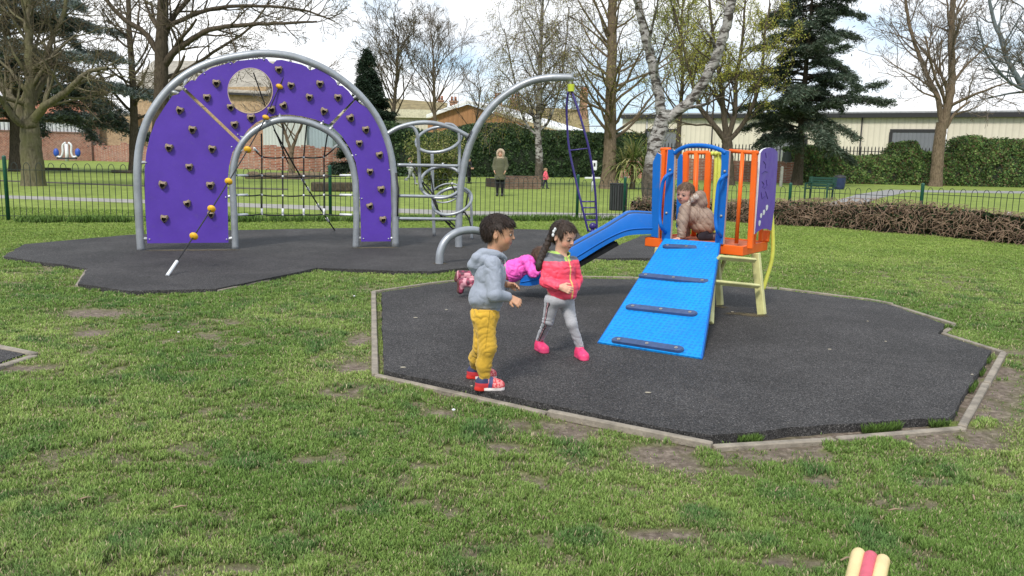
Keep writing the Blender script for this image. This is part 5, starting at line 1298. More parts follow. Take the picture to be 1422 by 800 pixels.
M_FGREEN = mat('railing_black_green', (.012, .022, .018), .5, var=.1)
M_FPOST = mat('post_green', (.006, .075, .045), .45, var=.15, vscale=8)
def build_fences():
    # bow-top railing: posts at these photo pixels (foot, top)
    posts = [((-215, 300), (-222, 218)), ((12, 307), (8, 218)), ((235, 308), (231, 225)), ((459, 305.5), (457.5, 231)), ((640, 304.5), (640, 238)), ((801, 304), (803, 244)), ((866, 303.5), (868, 247)), ((1094, 312), (1096, 257)), ((1275, 325), (1277, 256)), ((1500, 345), (1506, 262))]
    F = [G(*a) for a, _ in posts]; Hs = [V(*b, f, f + A(1, 0, 0))[2] for (a, b), f in zip(posts, F)]
    T = thing('bow_top_fence', 'dark green bow top railing with round green posts along the back of the play area', 'fence', F[3])
    vis = (1, 3, 5, 6, 7, 8)
    for i, (f, h) in enumerate(zip(F, Hs)):
        h = min(max(h, .95), 1.3); Hs[i] = h
        if i in vis or i in (0, 9): 
            MB().tube([f - A(0, 0, .05), f + A(0, 0, h), f + A(0, 0, h + .01)], .036, 12).ball(f + A(0, 0, h + .01), (.036, .036, .02), 12, 6).build('post', M_FPOST, T, smooth=True)
    for i in range(len(F) - 1):
        L = np.linalg.norm(F[i + 1] - F[i]); k = max(1, round(L / 2.8))
        for j in range(k):
            a = F[i] + (F[i + 1] - F[i]) * j / k; b = F[i] + (F[i + 1] - F[i]) * (j + 1) / k; bow_fence(T, a, b, (Hs[i] + (Hs[i + 1] - Hs[i]) * (j + .5) / k) - .06, m_=M_FGREEN)
    # palisade fence above the hedge
    a, b = G(862, 242.3), G(1640, 261.5); T = thing('palisade_fence', 'black steel palisade fence between the warehouse and the ivy hedge', 'fence', (a + b) / 2)
    d = unit(b - a); L = np.linalg.norm(b - a); h = 3.0
    n = int(L / .30); seg = n // 8
    for s in range(8):
        mb = MB()
        for i in range(s * seg, (s + 1) * seg):
            p = a + d * (i * .30); mb.bar(p + A(0, 0, .05), p + A(0, 0, h - .12), .085, .03, up=(0, 1, 0)); mb.tube([p + A(0, 0, h - .12), p + A(0, 0, h)], [.045, .008], 4)
        p, q = a + d * (s * seg * .30), a + d * ((s + 1) * seg * .30)
        for z in (.4, h - .45): mb.bar(p + A(0, .06, z), q + A(0, .06, z), .05, .06)
        mb.build('fence_panel', M_DARK, T)
    ragged_top_wall('brick_wall', G(862, 247), G(1112, 255), 1.55, 1.5, .35, M_BRED, 9, amp=.05, label='brown brick wall behind the play tower, under the palisade fence')
    # hedges
    dk = [(.035, .065, .028), (.05, .09, .035), (.022, .042, .02), (.075, .12, .045)]
    h0, h1 = G(536, 245), G(897, 247)
    Yh = h0[1]
    prof = [(t, zat(x, y, Yh + (h1[1] - Yh) * t)) for t, x, y in ((0, 538, 170), (.08, 565, 176), (.16, 594, 188), (.25, 625, 184), (.33, 655, 174), (.42, 688, 172), (.52, 722, 178), (.6, 750, 183), (.7, 790, 183), (.85, 845, 188), (1, 895, 185))]
    leaf_hedge('clipped_hedge', 'tall dark green hedge behind the woman and the weeping birch', h0, h1, prof, 3, dk, 95000, .08, 4, top_amp=.12)
    h0, h1 = G(1098, 253.5), G(1640, 265); 
    def pr(xs): return [((x - 1098) / (1640 - 1098), V(x, y, h0, h1)[2]) for x, y in xs]
    ivy = [(.075, .14, .04), (.12, .20, .055), (.035, .07, .025), (.18, .25, .075), (.12, .085, .045)]
    leaf_hedge('ivy_hedge', 'long ivy covered hedge below the warehouse', h0, h1, pr([(1098, 206), (1135, 204), (1160, 214), (1200, 219), (1236, 216), (1250, 199), (1268, 197), (1282, 214), (1320, 212), (1330, 194), (1352, 190), (1385, 196), (1422, 196), (1480, 194), (1640, 196)]), 2.2, ivy, 120000, .078, 6, top_amp=.22)
    # loose shrub in pale new leaf
    sh = [(.20, .22, .06), (.12, .16, .04), (.28, .27, .10), (.06, .09, .03)]
    rs = np.random.RandomState(3); g = G(607, 264); T = thing('shrub', 'loose shrub with pale yellow green new leaves behind the tube rings', 'shrub', g)
    tb = Tubes(); C = []
    for i in range(46):
        a = rs.rand() * 2 * pi; P = branch_path(rs, g, A(cos(a) * .5, sin(a) * .5, 1), 1.4 + 1.3 * rs.rand(), 6, .13, .02); tb.add(P, np.linspace(.02, .006, 7), 4); q = rs.rand(220) ** .6 * 5.99; k = q.astype(int)
        C.append(P[k] + (P[k + 1] - P[k]) * (q - k)[:, None] + rs.randn(220, 3) * .14)
    C = np.vstack(C); C = C[C[:, 2] > .1]; tb.build('stems', M_TWIGP, T); cards('leaves', C, .05 * (.6 + .8 * rs.rand(len(C))), pick_tint(rs, len(C), sh), M_LEAF, T, seed=3)
    # spiky palm
    g = G(874, 263) + A(.2, .4, 0); T = thing('cabbage_palm', 'spiky cabbage palm with arching yellow green leaves beside the hedge', 'palm', g); hc = zat(874, 224, g[1])
    MB().tube([g, g + A(.02, 0, hc * .5), g + A(0, 0, hc)], [.14, .11, .12], 10).build('trunk', M_BARKB, T, smooth=True)
    Vv = []; Ff = []; Ti = []
    for c0, nleaf in ((g + A(0, 0, hc), 150), (g + A(.55, .1, hc * .72), 110), (g + A(-.45, .1, hc * .8), 90)):
        for i in range(nleaf):
            a = rs.rand() * 2 * pi; el = rs.rand() * 1.9 - .55; L = 1.15 + .45 * rs.rand(); d = A(cos(a) * cos(el), sin(a) * cos(el), sin(el)); p = c0 + d * .08; side = unit(np.cross(d, A(0, 0, 1))); s0 = len(Vv)
            for k in range(6):
                w = .034 * (1 - abs(k / 5 - .35)) * (k < 5) + .002; Vv += [p - side * w, p + side * w]; p = p + d * L / 5; d = unit(d - A(0, 0, .16 * (1 + k * .4)))
            for k in range(5): Ff.append((s0 + 2 * k, s0 + 2 * k + 1, s0 + 2 * k + 3, s0 + 2 * k + 2))
            t = np.array([(.14, .19, .05), (.22, .26, .09), (.10, .14, .045), (.34, .31, .14)])[rs.randint(4)] * (.7 + .6 * rs.rand()); Ti += [t] * 12
    mesh_obj('leaves', Vv, Ff, M_LEAF, T, smooth=False, attrs={'tint': np.array(Ti)})
    # cut back bramble hedge in front of the railing
    pts = [G(x, y) for x, y in ((880, 306), (1000, 306), (1060, 312), (1140, 316), (1250, 325), (1340, 332), (1422, 341), (1560, 352))]
    tops = (zat(905, 276, pts[0][1]), zat(1000, 283, pts[1][1]), zat(1060, 281, pts[2][1]), zat(1140, 281, pts[3][1]), zat(1250, 283, pts[4][1]), zat(1340, 292, pts[5][1]), zat(1422, 303, pts[6][1]), .6)
    T = thing('bramble_hedge', 'low cut back hedge of tangled brown stems and dark leaves in front of the railing', 'hedge', pts[3])
    S = spline(pts, 12); tp = np.interp(np.linspace(0, 7, len(S)), range(8), tops); wide = .75
    V_ = []; F = []; sec = [(0.05, -.02), (.12, .4), (.1, .75), (.3, .9), (.6, .92), (.88, .75), (.95, -.02)]
    for p, h in zip(S, tp):
        for a, b in sec: V_.append(p + A(.0, a * wide + (fbm(A(p[0] * 2, b, a * 2)[None], 1, 2)[0] - .5) * .2, b * h * .9))
    m_ = len(sec)
    for i in range(len(S) - 1):
        for j in range(m_ - 1): F.append((i * m_ + j, (i + 1) * m_ + j, (i + 1) * m_ + j + 1, i * m_ + j + 1))
    mesh_obj('hedge_body', V_, F, mat('bramble_wood', (.035, .024, .016), .95, var=.25, vscale=20), T)
    tb = Tubes()
    for i in range(5200):
        q = rs.rand() * (len(S) - 1.01); k = int(q); p = S[k] + (S[k + 1] - S[k]) * (q - k); h = tp[k]
        z = h * rs.rand() ** .7; y = (rs.rand() ** 1.6) * wide * (1 if z > h * .6 else .25)
        d = unit(A(rs.randn(), rs.randn() * .5 - .25, rs.randn() * .55)); L = .12 + .38 * rs.rand()
        P = branch_path(rs, p + A(0, y, z), d, L, 4, .45, 0, .25); P[:, 2] = np.clip(P[:, 2], .01, h * 1.06 + .05); tb.add(P, np.linspace(.008, .004, 5) * (.6 + .8 * rs.rand()), 3)
    st = tb.build('stems', mat('bramble_stems', (.36, .25, .17), .85, var=.35, vscale=4, c2=(.12, .075, .05)), T, smooth=False)
    n = 34000; q = rs.rand(n) * (len(S) - 1.01); k = q.astype(int); p = S[k] + (S[k + 1] - S[k]) * (q - k)[:, None]; h = tp[k]
    z = h * rs.rand(n) ** .8; y = np.where(rs.rand(n) < .6, rs.randn(n) * .06 + .05, rs.rand(n) * wide)
    t = q / len(S); C = p + np.stack([0 * y, y, 0 * y], -1); C[:, 2] = np.maximum(z, .015)
    lowg = (z / h < .62 + .5 * (fbm(C * A(1, 0, 0), 1.3, 2) - .5)) | (rs.rand(n) < .25 + .75 * (t > .72))
    keep = lowg; C = C[keep]; g_ = np.array([(.018, .040, .016), (.035, .065, .025), (.012, .022, .010), (.13, .075, .04), (.07, .045, .028), (.05, .10, .03)])
    pidx = np.random.RandomState(1).choice(6, len(C), p=[.26, .22, .2, .1, .12, .1])
    cards('leaves', C, .026 * (.6 + .9 * rs.rand(len(C))), g_[pidx] * (.6 + .8 * rs.rand(len(C), 1)), M_LEAF, T, aspect=.7, seed=8)
build_fences()

# ================================================================ small things in the park
def build_park_things():
    M_BENCH = mat('bench_green', (.008, .055, .035), .5, var=.15); 
    g = G(1134, 277); T = thing('park_bench', 'green slatted park bench beside the grey path', 'bench', g)
    ax = unit(A(.72, -.69, 0)); ay = A(-ax[1], ax[0], 0) * 1.0; w = 1.15
    P = lambda x, y, z: g + ax * x + ay * y + A(0, 0, z)
    for i in range(5): MB().bar(P(-w / 2, -.1 + i * .1, .44), P(w / 2, -.1 + i * .1, .44), .08, .03).build('seat_slat', M_BENCH, T)
    for i in range(4): MB().bar(P(-w / 2, .40 + i * .02, .55 + i * .1), P(w / 2, .40 + i * .02, .55 + i * .1), .03, .08).build('back_slat', M_BENCH, T)
    for s in (-1, 1):
        mb = MB(); x = s * (w / 2 - .12); mb.bar(P(x, -.12, 0), P(x, -.12, .62), .05, .06, up=ax); mb.bar(P(x, .38, 0), P(x, .46, .9), .05, .06, up=ax); mb.bar(P(x, -.14, .62), P(x, .42, .64), .05, .05); mb.bar(P(x, -.12, .42), P(x, .38, .42), .05, .05); mb.build('leg_frame', M_BENCH, T)
    # litter bins
    g = G(858, 292); T = thing('litter_bin', 'black slatted litter bin beside a green railing post', 'bin', g); r = .24; h = .74
    MB().tube([g + A(0, 0, .02), g + A(0, 0, h - .03)], r - .03, 20).build('liner', M_BLK, T, smooth=False)
    for i in range(22):
        a = 2 * pi * i / 22; c = g + A(cos(a) * r, sin(a) * r, h / 2 + .01); MB().box(c, (.022, .048, h), np.column_stack([A(cos(a), sin(a), 0), A(-sin(a), cos(a), 0), A(0, 0, 1)]), .004).build('slat', mat('bin_slat', (.03, .032, .035), .6) if i == 0 else bpy.data.materials['bin_slat'], T)
    MB().tube([g + A(cos(t) * (r + .005), sin(t) * (r + .005), h) for t in np.linspace(0, 2 * pi, 24, endpoint=False)], .02, 8, closed=True).build('rim', M_BLK, T, smooth=True)
    g = G(1165, 263); T = thing('litter_bin', 'small navy blue bin at the foot of the ivy hedge', 'bin', g); mb_ = mat('bin_navy', (.015, .03, .09), .5)
    MB().tube([g, g + A(0, 0, .1), g + A(0, 0, .62), g + A(0, 0, .66)], [.26, .29, .33, .33], 16).build('body', mb_, T); MB().ball(g + A(0, 0, .66), (.34, .34, .16), 16, 8).build('lid', M_DARK, T, smooth=True)
    # weathered post
    g = G(1084, 259); o = MB().tube([g - A(0, 0, .1), g + A(.02, 0, 1.15), g + A(.02, 0, 1.2)], [.10, .09, .05], 8).build('wooden_post', mat('grey_post', (.26, .26, .23), .9), None, smooth=False); tag(o, 'pale weathered post standing near the dark cedar', 'post')
    # outdoor exercise machine far left
    g = G(93, 224); T = thing('exercise_machine', 'white and blue outdoor exercise machine in front of the brick wall', 'exercise machine', g); s = g[1] / FPX
    K = lambda x, y: D(x, y, g[1])
    M_WB = mat('exercise_blue', (.02, .08, .42), .5)
    MB().tube([g, K(93, 214), K(92, 200)], .17, 10).build('post', M_WHITE, T, smooth=True)
    for sg in (-1, 1):
        MB().tube(spline([K(93 + sg * 2, 198), K(93 + sg * 6, 202), K(93 + sg * 6, 212), K(93 + sg * 9, 218), K(93 + sg * 16, 216)], 5), .10, 8).build('arm', M_WHITE, T, smooth=True)
        MB().ball(K(93 + sg * 15, 212), (.27, .2, .42), 12, 8).build('seat', M_WB, T, smooth=True)
    MB().bar(K(80, 220), K(106, 220), .35, .15).build('footrest', M_DARK, T)
    # white fitness post near the palm
    g = G(822, 266); T = thing('exercise_machine', 'small white exercise post with a flat step, seen past the hanging ladder', 'exercise machine', g); K = lambda x, y: D(x, y, g[1])
    MB().tube([g, K(824, 240)], .05, 8).build('post', M_WHITE, T, smooth=True); MB().box(K(825.5, 230), (.22, .08, .42), bev=.03).build('panel', M_WHITE, T); MB().box(K(825.5, 229), (.12, .1, .2), bev=.03).build('pad', M_DARK, T); MB().bar(K(812, 247), K(833, 247), .3, .06).build('step', M_WHITE, T)
    # low planter wall
    a, b = G(703, 262.5), G(751, 262.8); T = thing('planter_wall', 'low brown brick planter behind the woman in the parka', 'planter', (a + b) / 2)
    slab('front_wall', a, b, -.1, .45, .25, brick_mat('brick_brown', (.16, .09, .06), (.22, .13, .09), (.2, .17, .14), 1.0), T); slab('soil', a + A(.2, .25, 0), b + A(-.2, .25, 0), -.1, .40, 2.5, mat('planter_soil', (.05, .035, .025), .95), T)
    slab('side_wall', a + A(0, 2.75, 0), b + A(0, 2.75, 0), -.1, .52, .25, bpy.data.materials['brick_brown'], T)
    # low log seats and sleepers
    for x0, y0, x1, y1, h, w, lab in ((433, 266, 490, 266, .34, .35, 'long low timber log seat seen through the small grey arch'), (62, 236.5, 98, 237, .16, .5, 'low dark timber edge left of the exercise machine'), (158, 240, 190, 241, .16, .5, 'low dark timber edge beside the slim dark tree')):
        a, b = G(x0, y0), G(x1, y1); o = MB().bar(a * A(1, 1, 0) + A(0, 0, h / 2), b * A(1, 1, 0) + A(0, 0, h / 2), w, h, bev=.04).build('log_seat', M_BARKD, None); tag(o, lab, 'log seat')
    a = np.array([G(x, y, .02) for x, y in ((350, 244), (372, 239.5), (440, 241), (452, 247), (420, 249), (366, 248))]); o = edge_tri('mulch_bed', a, -.02, .03, mat('mulch', (.09, .06, .045), .95, bs=.8, bscale=9, bdist=.05))
    rs = np.random.RandomState(4)
    for i in range(9):
        p = G(352 + i * 12, 247.5 + rs.rand()); mb = MB(); mb.ball(p + A(0, 0, .08), (.35 + .2 * rs.rand(), .3, .2 + .12 * rs.rand()), 8, 6); o = mb.build('rock', M_BARKB, None, smooth=False); tag(o, 'rough grey brown stone edging the mulch bed through the small arch', 'rock', 'stones round the mulch bed')
    g = G(1402, 330) ; g = G(1402, 322); T = tag(MB().box(D(1402, 297, G(1402, 323)[1]) , (.12, .04, .08), bev=.01).build('white_tag', M_WHITE), 'tiny white plate fixed low on the railing near its far end', 'plate')
    # litter and twigs on the turf
    M_LIT = mat('litter_white', (.75, .75, .78), .5); M_TW = mat('dead_twig', (.28, .20, .13), .9)
    for px, py in ((630, 569), (248, 461), (492, 411)):
        p = G(px, py, .03); o = MB().ball(p, (.011, .009, .007), 8, 5).build('litter_scrap', M_LIT, None, smooth=True); tag(o, 'tiny white scrap of litter lying on the turf', 'litter', 'white scraps on the turf')
    for px, py, a in ((1079, 679, 1.0), (1243, 708, .1), (1352, 690, 1.2), (1175, 776, .4), (250, 704, .3), (118, 692, .5)):
        p = G(px, py, .028); d = A(cos(a), sin(a), .05) * .026; o = MB().tube([p - d, p + A(.002, .004, .003), p + d], [.003, .004, .002], 6).build('dead_twig', M_TW, None, smooth=True); tag(o, 'short dry brown twig lying on the turf', 'twig', 'dry twigs on the turf')
    for i, (px, py) in enumerate(((655, 536), (620, 430), (577, 441), (1205, 446), (1152, 485), (900, 545), (1350, 520), (1017, 433), (560, 510), (1230, 474))):
        p = G(px, py, PZ + .004); o = MB().ball(p, (.010 + .006 * (i % 3), .008, .004), 7, 4).build('dry_leaf', mat('pale_leaf_litter', (.42, .38, .30), .8) if i == 0 else bpy.data.materials['pale_leaf_litter'], None, smooth=True); tag(o, 'pale speck of leaf litter lying on the black rubber', 'leaf litter', 'specks on the black rubber')
build_park_things()
# ================================================================ people: each garment and body is one continuous surface
class Field:
    """smooth union of rounded solids on a grid, meshed with surface nets"""
    def __init__(s, lo, hi, res):
        s.lo = np.asarray(lo, float); s.res = res; s.n = np.ceil((np.asarray(hi) - s.lo) / res).astype(int) + 1
        s.F = np.full(s.n, .2, np.float32)
    def _blk(s, lo, hi):
        a = np.clip(np.floor((lo - s.lo) / s.res).astype(int), 0, s.n - 1); b = np.clip(np.ceil((hi - s.lo) / s.res).astype(int) + 1, 1, s.n)
        b = np.maximum(b, a + 1)
        g = np.stack(np.meshgrid(*[s.lo[i] + np.arange(a[i], b[i]) * s.res for i in range(3)], indexing='ij'), -1)
        return tuple(slice(a[i], b[i]) for i in range(3)), g
    def _mix(s, sl, d, k, sub=False):
        F = s.F[sl]
        if sub:
            h = np.clip(.5 - .5 * (F + d) / k, 0, 1); s.F[sl] = F * (1 - h) - d * h + k * h * (1 - h)
        else:
            h = np.clip(.5 + .5 * (F - d) / k, 0, 1); s.F[sl] = F * (1 - h) + d * h - k * h * (1 - h)
    def cone(s, a, b, ra, rb, k=.02, sub=False):
        a = np.asarray(a, float); b = np.asarray(b, float); m_ = max(ra, rb) + k + .05
        sl, g = s._blk(np.minimum(a, b) - m_, np.maximum(a, b) + m_); ab = b - a
        t = np.clip(((g - a) @ ab) / max(ab @ ab, 1e-12), 0, 1)
        d = np.linalg.norm(g - a - t[..., None] * ab, axis=-1) - (ra + (rb - ra) * t); s._mix(sl, d, k, sub); return s
    def chain(s, pts, rs_, k=.02):
        for i in range(len(pts) - 1): s.cone(pts[i], pts[i + 1], rs_[i], rs_[i + 1], k)
        return s
    def ell(s, c, r, R=None, k=.02, sub=False):
        c = np.asarray(c, float); r = np.asarray(r, float); m_ = r.max() + k + .05; sl, g = s._blk(c - m_, c + m_); q = g - c
        if R is not None: q = q @ np.asarray(R)
        k0 = np.linalg.norm(q / r, axis=-1); k1 = np.linalg.norm(q / (r * r), axis=-1); d = k0 * (k0 - 1) / np.maximum(k1, 1e-6)
        s._mix(sl, d, k, sub); return s
    def cut(s, p, n, k=.004):
        """keep the side the normal n points away from"""
        g = np.stack(np.meshgrid(*[s.lo[i] + np.arange(s.n[i]) * s.res for i in range(3)], indexing='ij'), -1)
        d = (g - p) @ unit(np.asarray(n, float)); s.F = np.maximum(s.F, d).astype(np.float32); return s
    def cutf(s, fn):
        g = np.stack(np.meshgrid(*[s.lo[i] + np.arange(s.n[i]) * s.res for i in range(3)], indexing='ij'), -1); s.F = np.maximum(s.F, fn(g)).astype(np.float32); return s
    def mesh(s):
        F = s.F; F[0], F[-1], F[:, 0], F[:, -1], F[:, :, 0], F[:, :, -1] = 1, 1, 1, 1, 1, 1
        n = np.array(F.shape) - 1; corners = [(i, j, k) for i in (0, 1) for j in (0, 1) for k in (0, 1)]
        V8 = {c: F[c[0]:n[0] + c[0], c[1]:n[1] + c[1], c[2]:n[2] + c[2]] for c in corners}
        neg = sum((V8[c] < 0).astype(np.int8) for c in corners); act = (neg > 0) & (neg < 8); ids = np.argwhere(act)
        vi = np.full(act.shape, -1, np.int64); vi[act] = np.arange(len(ids)); P = np.zeros((len(ids), 3)); W = np.zeros(len(ids))
        val = {c: V8[c][act] for c in corners}
        for a in corners:
            for ax in range(3):
                if a[ax] == 0:
                    b = list(a); b[ax] = 1; b = tuple(b); va, vb = val[a], val[b]; x = (va < 0) != (vb < 0); t = np.where(x, va / np.where(x, va - vb, 1), 0)
                    q = np.array(a, float)[None, :] + t[:, None] * (np.array(b) - np.array(a))[None, :]; P += q * x[:, None]; W += x
        P = (P / W[:, None] + ids) * s.res + s.lo; faces = []
        for ax in range(3):
            o = [i for i in range(3) if i != ax]
            s0 = [slice(1, -1)] * 3; s0[ax] = slice(0, -1); s1 = list(s0); s1[ax] = slice(1, None)
            A0, A1 = F[tuple(s0)] < 0, F[tuple(s1)] < 0; ch = np.argwhere(A0 != A1)
            if not len(ch): continue
            base = ch.copy(); base[:, o[0]] += 1; base[:, o[1]] += 1; q = []
            for da, db in ((-1, -1), (0, -1), (0, 0), (-1, 0)):
                c = base.copy(); c[:, o[0]] += da; c[:, o[1]] += db; q.append(vi[c[:, 0], c[:, 1], c[:, 2]])
            q = np.stack(q, 1); fl = A0[ch[:, 0], ch[:, 1], ch[:, 2]]
            if ax == 1: fl = ~fl
            q[~fl] = q[~fl][:, ::-1]; faces.append(q)
        f = np.vstack(faces); f = f[(f >= 0).all(1)]
        Nn = np.zeros_like(P); a, b, c, d = (P[f[:, i]] for i in range(4)); fn = np.cross(c - a, d - b)
        for i in range(4): np.add.at(Nn, f[:, i], fn)
        Nn /= np.maximum(np.linalg.norm(Nn, axis=1, keepdims=True), 1e-12)
        return P, f, Nn

M_SKIN = vmat('skin', .55, .15, 160, .001, sss=.12, spec=.35, var=.06)
M_CLOTH = vmat('cloth', .9, .5, 420, .0012, spec=.15, var=.14, vscale=30, sheen=.15)
M_PUFF = vmat('puffer', .55, .2, 200, .001, spec=.35, var=.10, vscale=30)
M_HAIR = vmat('hair', .5, .9, 260, .003, spec=.35, var=.35, vscale=90)
M_SHOE = vmat('shoe', .5, .2, 150, .001, spec=.4, var=.12)

def smooth_mesh(P, f, it=1):
    """light Laplacian smoothing along the quad edges"""
    for _ in range(it):
        S = np.zeros_like(P); C = np.zeros(len(P))
        for i in range(4):
            a, b = f[:, i], f[:, (i + 1) % 4]; np.add.at(S, a, P[b]); np.add.at(C, a, 1); np.add.at(S, b, P[a]); np.add.at(C, b, 1)
        P = P * .5 + .5 * S / np.maximum(C, 1)[:, None]
    return P
def finish(name, fld, m_, parent, tint, disp=None, it=1):
    P, f, Nn = fld.mesh(); P = smooth_mesh(P, f, it)
    T = tint(P, Nn) if callable(tint) else np.tile(np.asarray(tint, float), (len(P), 1))
    if disp is not None: P = P + Nn * disp(P, Nn)[:, None]
    o = mesh_obj(name, P, f, m_, parent, attrs={'tint': T}); return o
def wrinkle(amp, s=14, squash=(1, 1, 1.6), seed=0):
    def fn(P, Nn):
        q = P * np.asarray(squash); n1 = fbm(q + seed, s, 3); n2 = fbm(q + seed + 7, s * 2.3, 2)
        return amp * (1.2 * (.5 - np.abs(2 * n1 - 1)) + .5 * (.5 - np.abs(2 * n2 - 1)))
    return fn
def folds(amp, axis, freq=26, seed=0, warp=2.6, fine=.35):
    """cloth folds: warped creases across an axis, strong in some places and absent in others"""
    ax = unit(np.asarray(axis, float))
    def fn(P, Nn):
        w = fbm(P + seed, 7, 3) - .5; w2 = fbm(P + seed + 4, 15, 2) - .5
        ph = (P @ ax) * freq + warp * 2.2 * w + 1.0 * w2; m_ = np.clip((fbm(P + seed + 9, 5.5, 2) - .34) * 4, 0, 1)
        c = (1 - np.abs(np.sin(pi * ph)) ** .7)
        return amp * (m_ * (.5 - 1.5 * c) + .9 * w) + amp * fine * 2 * (vnoise(P + seed, 55) - .5) * m_
    return fn
def both(*fs): return lambda P, Nn: sum(f(P, Nn) for f in fs)
def hair_strands(parent, ho, H, col, n=2600, L=.030, w=.0016, lift=.25, seed=0, crown=(-.25, .02, .48), jit=.25):
    """loose strands over the hair mass that break its outline"""
    rs = np.random.RandomState(seed); me = ho.data; k = len(me.vertices); co = np.zeros(k * 3, np.float32); me.vertices.foreach_get('co', co); co = co.reshape(-1, 3).astype(float)
    no = np.zeros(k * 3, np.float32); me.vertices.foreach_get('normal', no); no = no.reshape(-1, 3).astype(float)
    q = (co - H['c']) @ H['R'] / H['s']; rad = np.linalg.norm(q, axis=1); ok = np.where((rad > .36) & (np.sum(no * (co - H['c']), 1) > 0))[0]; i = ok[rs.randint(0, len(ok), n)]
    P = co[i] + rs.randn(n, 3) * .0015; Nn = no[i]; cr = H['q'](*crown); d = P - cr; d -= Nn * np.sum(d * Nn, 1, keepdims=True); d += rs.randn(n, 3) * jit * .02
    d /= np.maximum(np.linalg.norm(d, axis=1, keepdims=True), 1e-6); s = np.cross(d, Nn); ln = (L * (.5 + .8 * rs.rand(n)))[:, None]
    p1 = P + d * ln * .5 + Nn * ln * lift * .30; p2 = P + d * ln + Nn * ln * lift * .22 * rs.rand(n)[:, None] - A(0, 0, 1) * ln * .10
    b = P - Nn * .002; ww = w * (.6 + .8 * rs.rand(n))[:, None]
    V_ = np.stack([b - s * ww / 2, b + s * ww / 2, p1 - s * ww / 2, p1 + s * ww / 2, p2], 1).reshape(-1, 3); j = np.arange(n)[:, None] * 5
    F = np.concatenate([j + [[0, 1, 3]], j + [[0, 3, 2]], j + [[2, 3, 4]]], 0); T = np.repeat(np.asarray(col)[None] * (.45 + 1.5 * rs.rand(n, 1) ** 1.6), 5, 0)
    return mesh_obj('hair_strands', V_, F, M_HAIR, ho, attrs={'tint': T})
def quilt(amp, axis=2, period=.045, seed=0, extra=.5):
    w = wrinkle(amp * extra, 22, (1, 1, 1.3), seed)
    def fn(P, Nn):
        ph = P @ unit(np.asarray(axis, float)) / period + (fbm(P + seed, 5, 2) - .5) * .5
        return amp * (np.abs(np.sin(pi * ph)) ** .6 - .6) + w(P, Nn)
    return fn

def frame(fwd, up=(0, 0, 1)):
    f = unit(np.asarray(fwd, float)); l = unit(np.cross(up, f)); u = np.cross(f, l); return f, l, u
def head(fl, c, fwd, up, h, female=False):
    """c: centre of the skull; h: chin-to-crown height. Returns a dict of landmarks"""
    f, l, u = frame(fwd, up); R = np.column_stack([f, l, u]); s = h
    q = lambda x, y, z: c + f * x * s + l * y * s + u * z * s
    E = lambda x, y, z, a, b, d, k=.02, **kw: fl.ell(q(x, y, z), A(a, b, d) * s, R, k * s * 5 if k else .001, **kw)
    E(-.04, 0, .12, .455, .375, .375, .02)                              # cranium
    E(.12, 0, -.14, .28, .295, .34, .02)                                # face
    E(.20, 0, -.36, .12, .13, .12, .02)                                 # jaw and chin
    for y in (-1, 1):
        E(.22, y * .15, -.17, .12, .11, .12, .015)                      # cheeks
        fl.ell(q(.425, y * .135, .0), A(.07, .085, .05) * s, R, .03 * s, sub=True)      # eye sockets
        E(.345, y * .14, -.005, .055, .07, .045, .003)                    # eyelids
        E(-.03, y * .355, -.06, .07, .035, .115, .004)                  # ears
        fl.ell(q(.0, y * .40, -.05), A(.035, .03, .06) * s, R, .01 * s, sub=True)
    fl.cone(q(.37, 0, .03), q(.435, 0, -.105), .026 * s, .042 * s, .03 * s)     # nose
    for y in (-1, 1): fl.ell(q(.40, y * .04, -.115), A(.035, .032, .027) * s, R, .012 * s)
    E(.365, 0, -.225, .045, .085, .022, .004); E(.355, 0, -.262, .045, .075, .025, .004)          # lips
    return dict(q=q, R=R, s=s, c=c, f=f, l=l, u=u)
def face_tint(T, P, H, skin, lip=(.42, .13, .11), brow=(.04, .025, .018)):
    s = H['s']; L = (P - H['c']) @ H['R'] / s; x, y, z = L.T; ay = np.abs(y)
    inh = (np.abs(z) < .6) & (np.abs(x) < .6) & (ay < .5)
    def put(m_, col, w=1.0): T[m_] = T[m_] * (1 - w) + np.asarray(col) * w
    blush = inh & (x > 0) & (np.hypot(ay - .19, z + .16) < .10); put(blush, np.asarray(skin) * A(1.12, .80, .76), .5)
    put(inh & (x > .28) & (ay < .085) & (np.abs(z + .242) < .034), lip, .85)
    put(inh & (x > .28) & (ay < .075) & (np.abs(z + .243) < .008), (.12, .03, .03), .8)
    e = np.hypot((ay - .14) / .068, (z + .005) / .033); put(inh & (x > .2) & (e < 1.25), (.05, .03, .025), .75)
    put(inh & (x > .2) & (e < 1.0), (.34, .30, .28)); put(inh & (x > .2) & (np.hypot(ay - .142, z + .003) < .044), (.015, .010, .008))
    put(inh & (x > .2) & (ay > .06) & (ay < .22) & (np.abs(z - .085 + (ay - .13) ** 2 * 3) < .018), brow, .8)
    put(inh & (x > .38) & (np.hypot(ay - .035, z + .135) < .016), np.asarray(skin) * .3, .8)
    return T
def hair_cap(fl, H, thick=.045, grow=1.0):
    q, R, s = H['q'], H['R'], H['s']
    fl.ell(q(-.05, 0, .125), A(.47 + thick, .385 + thick, .385 + thick) * s * grow, R, .001)
    fl.ell(q(-.20, 0, -.04), A(.26, .31, .27) * s, R, .03)
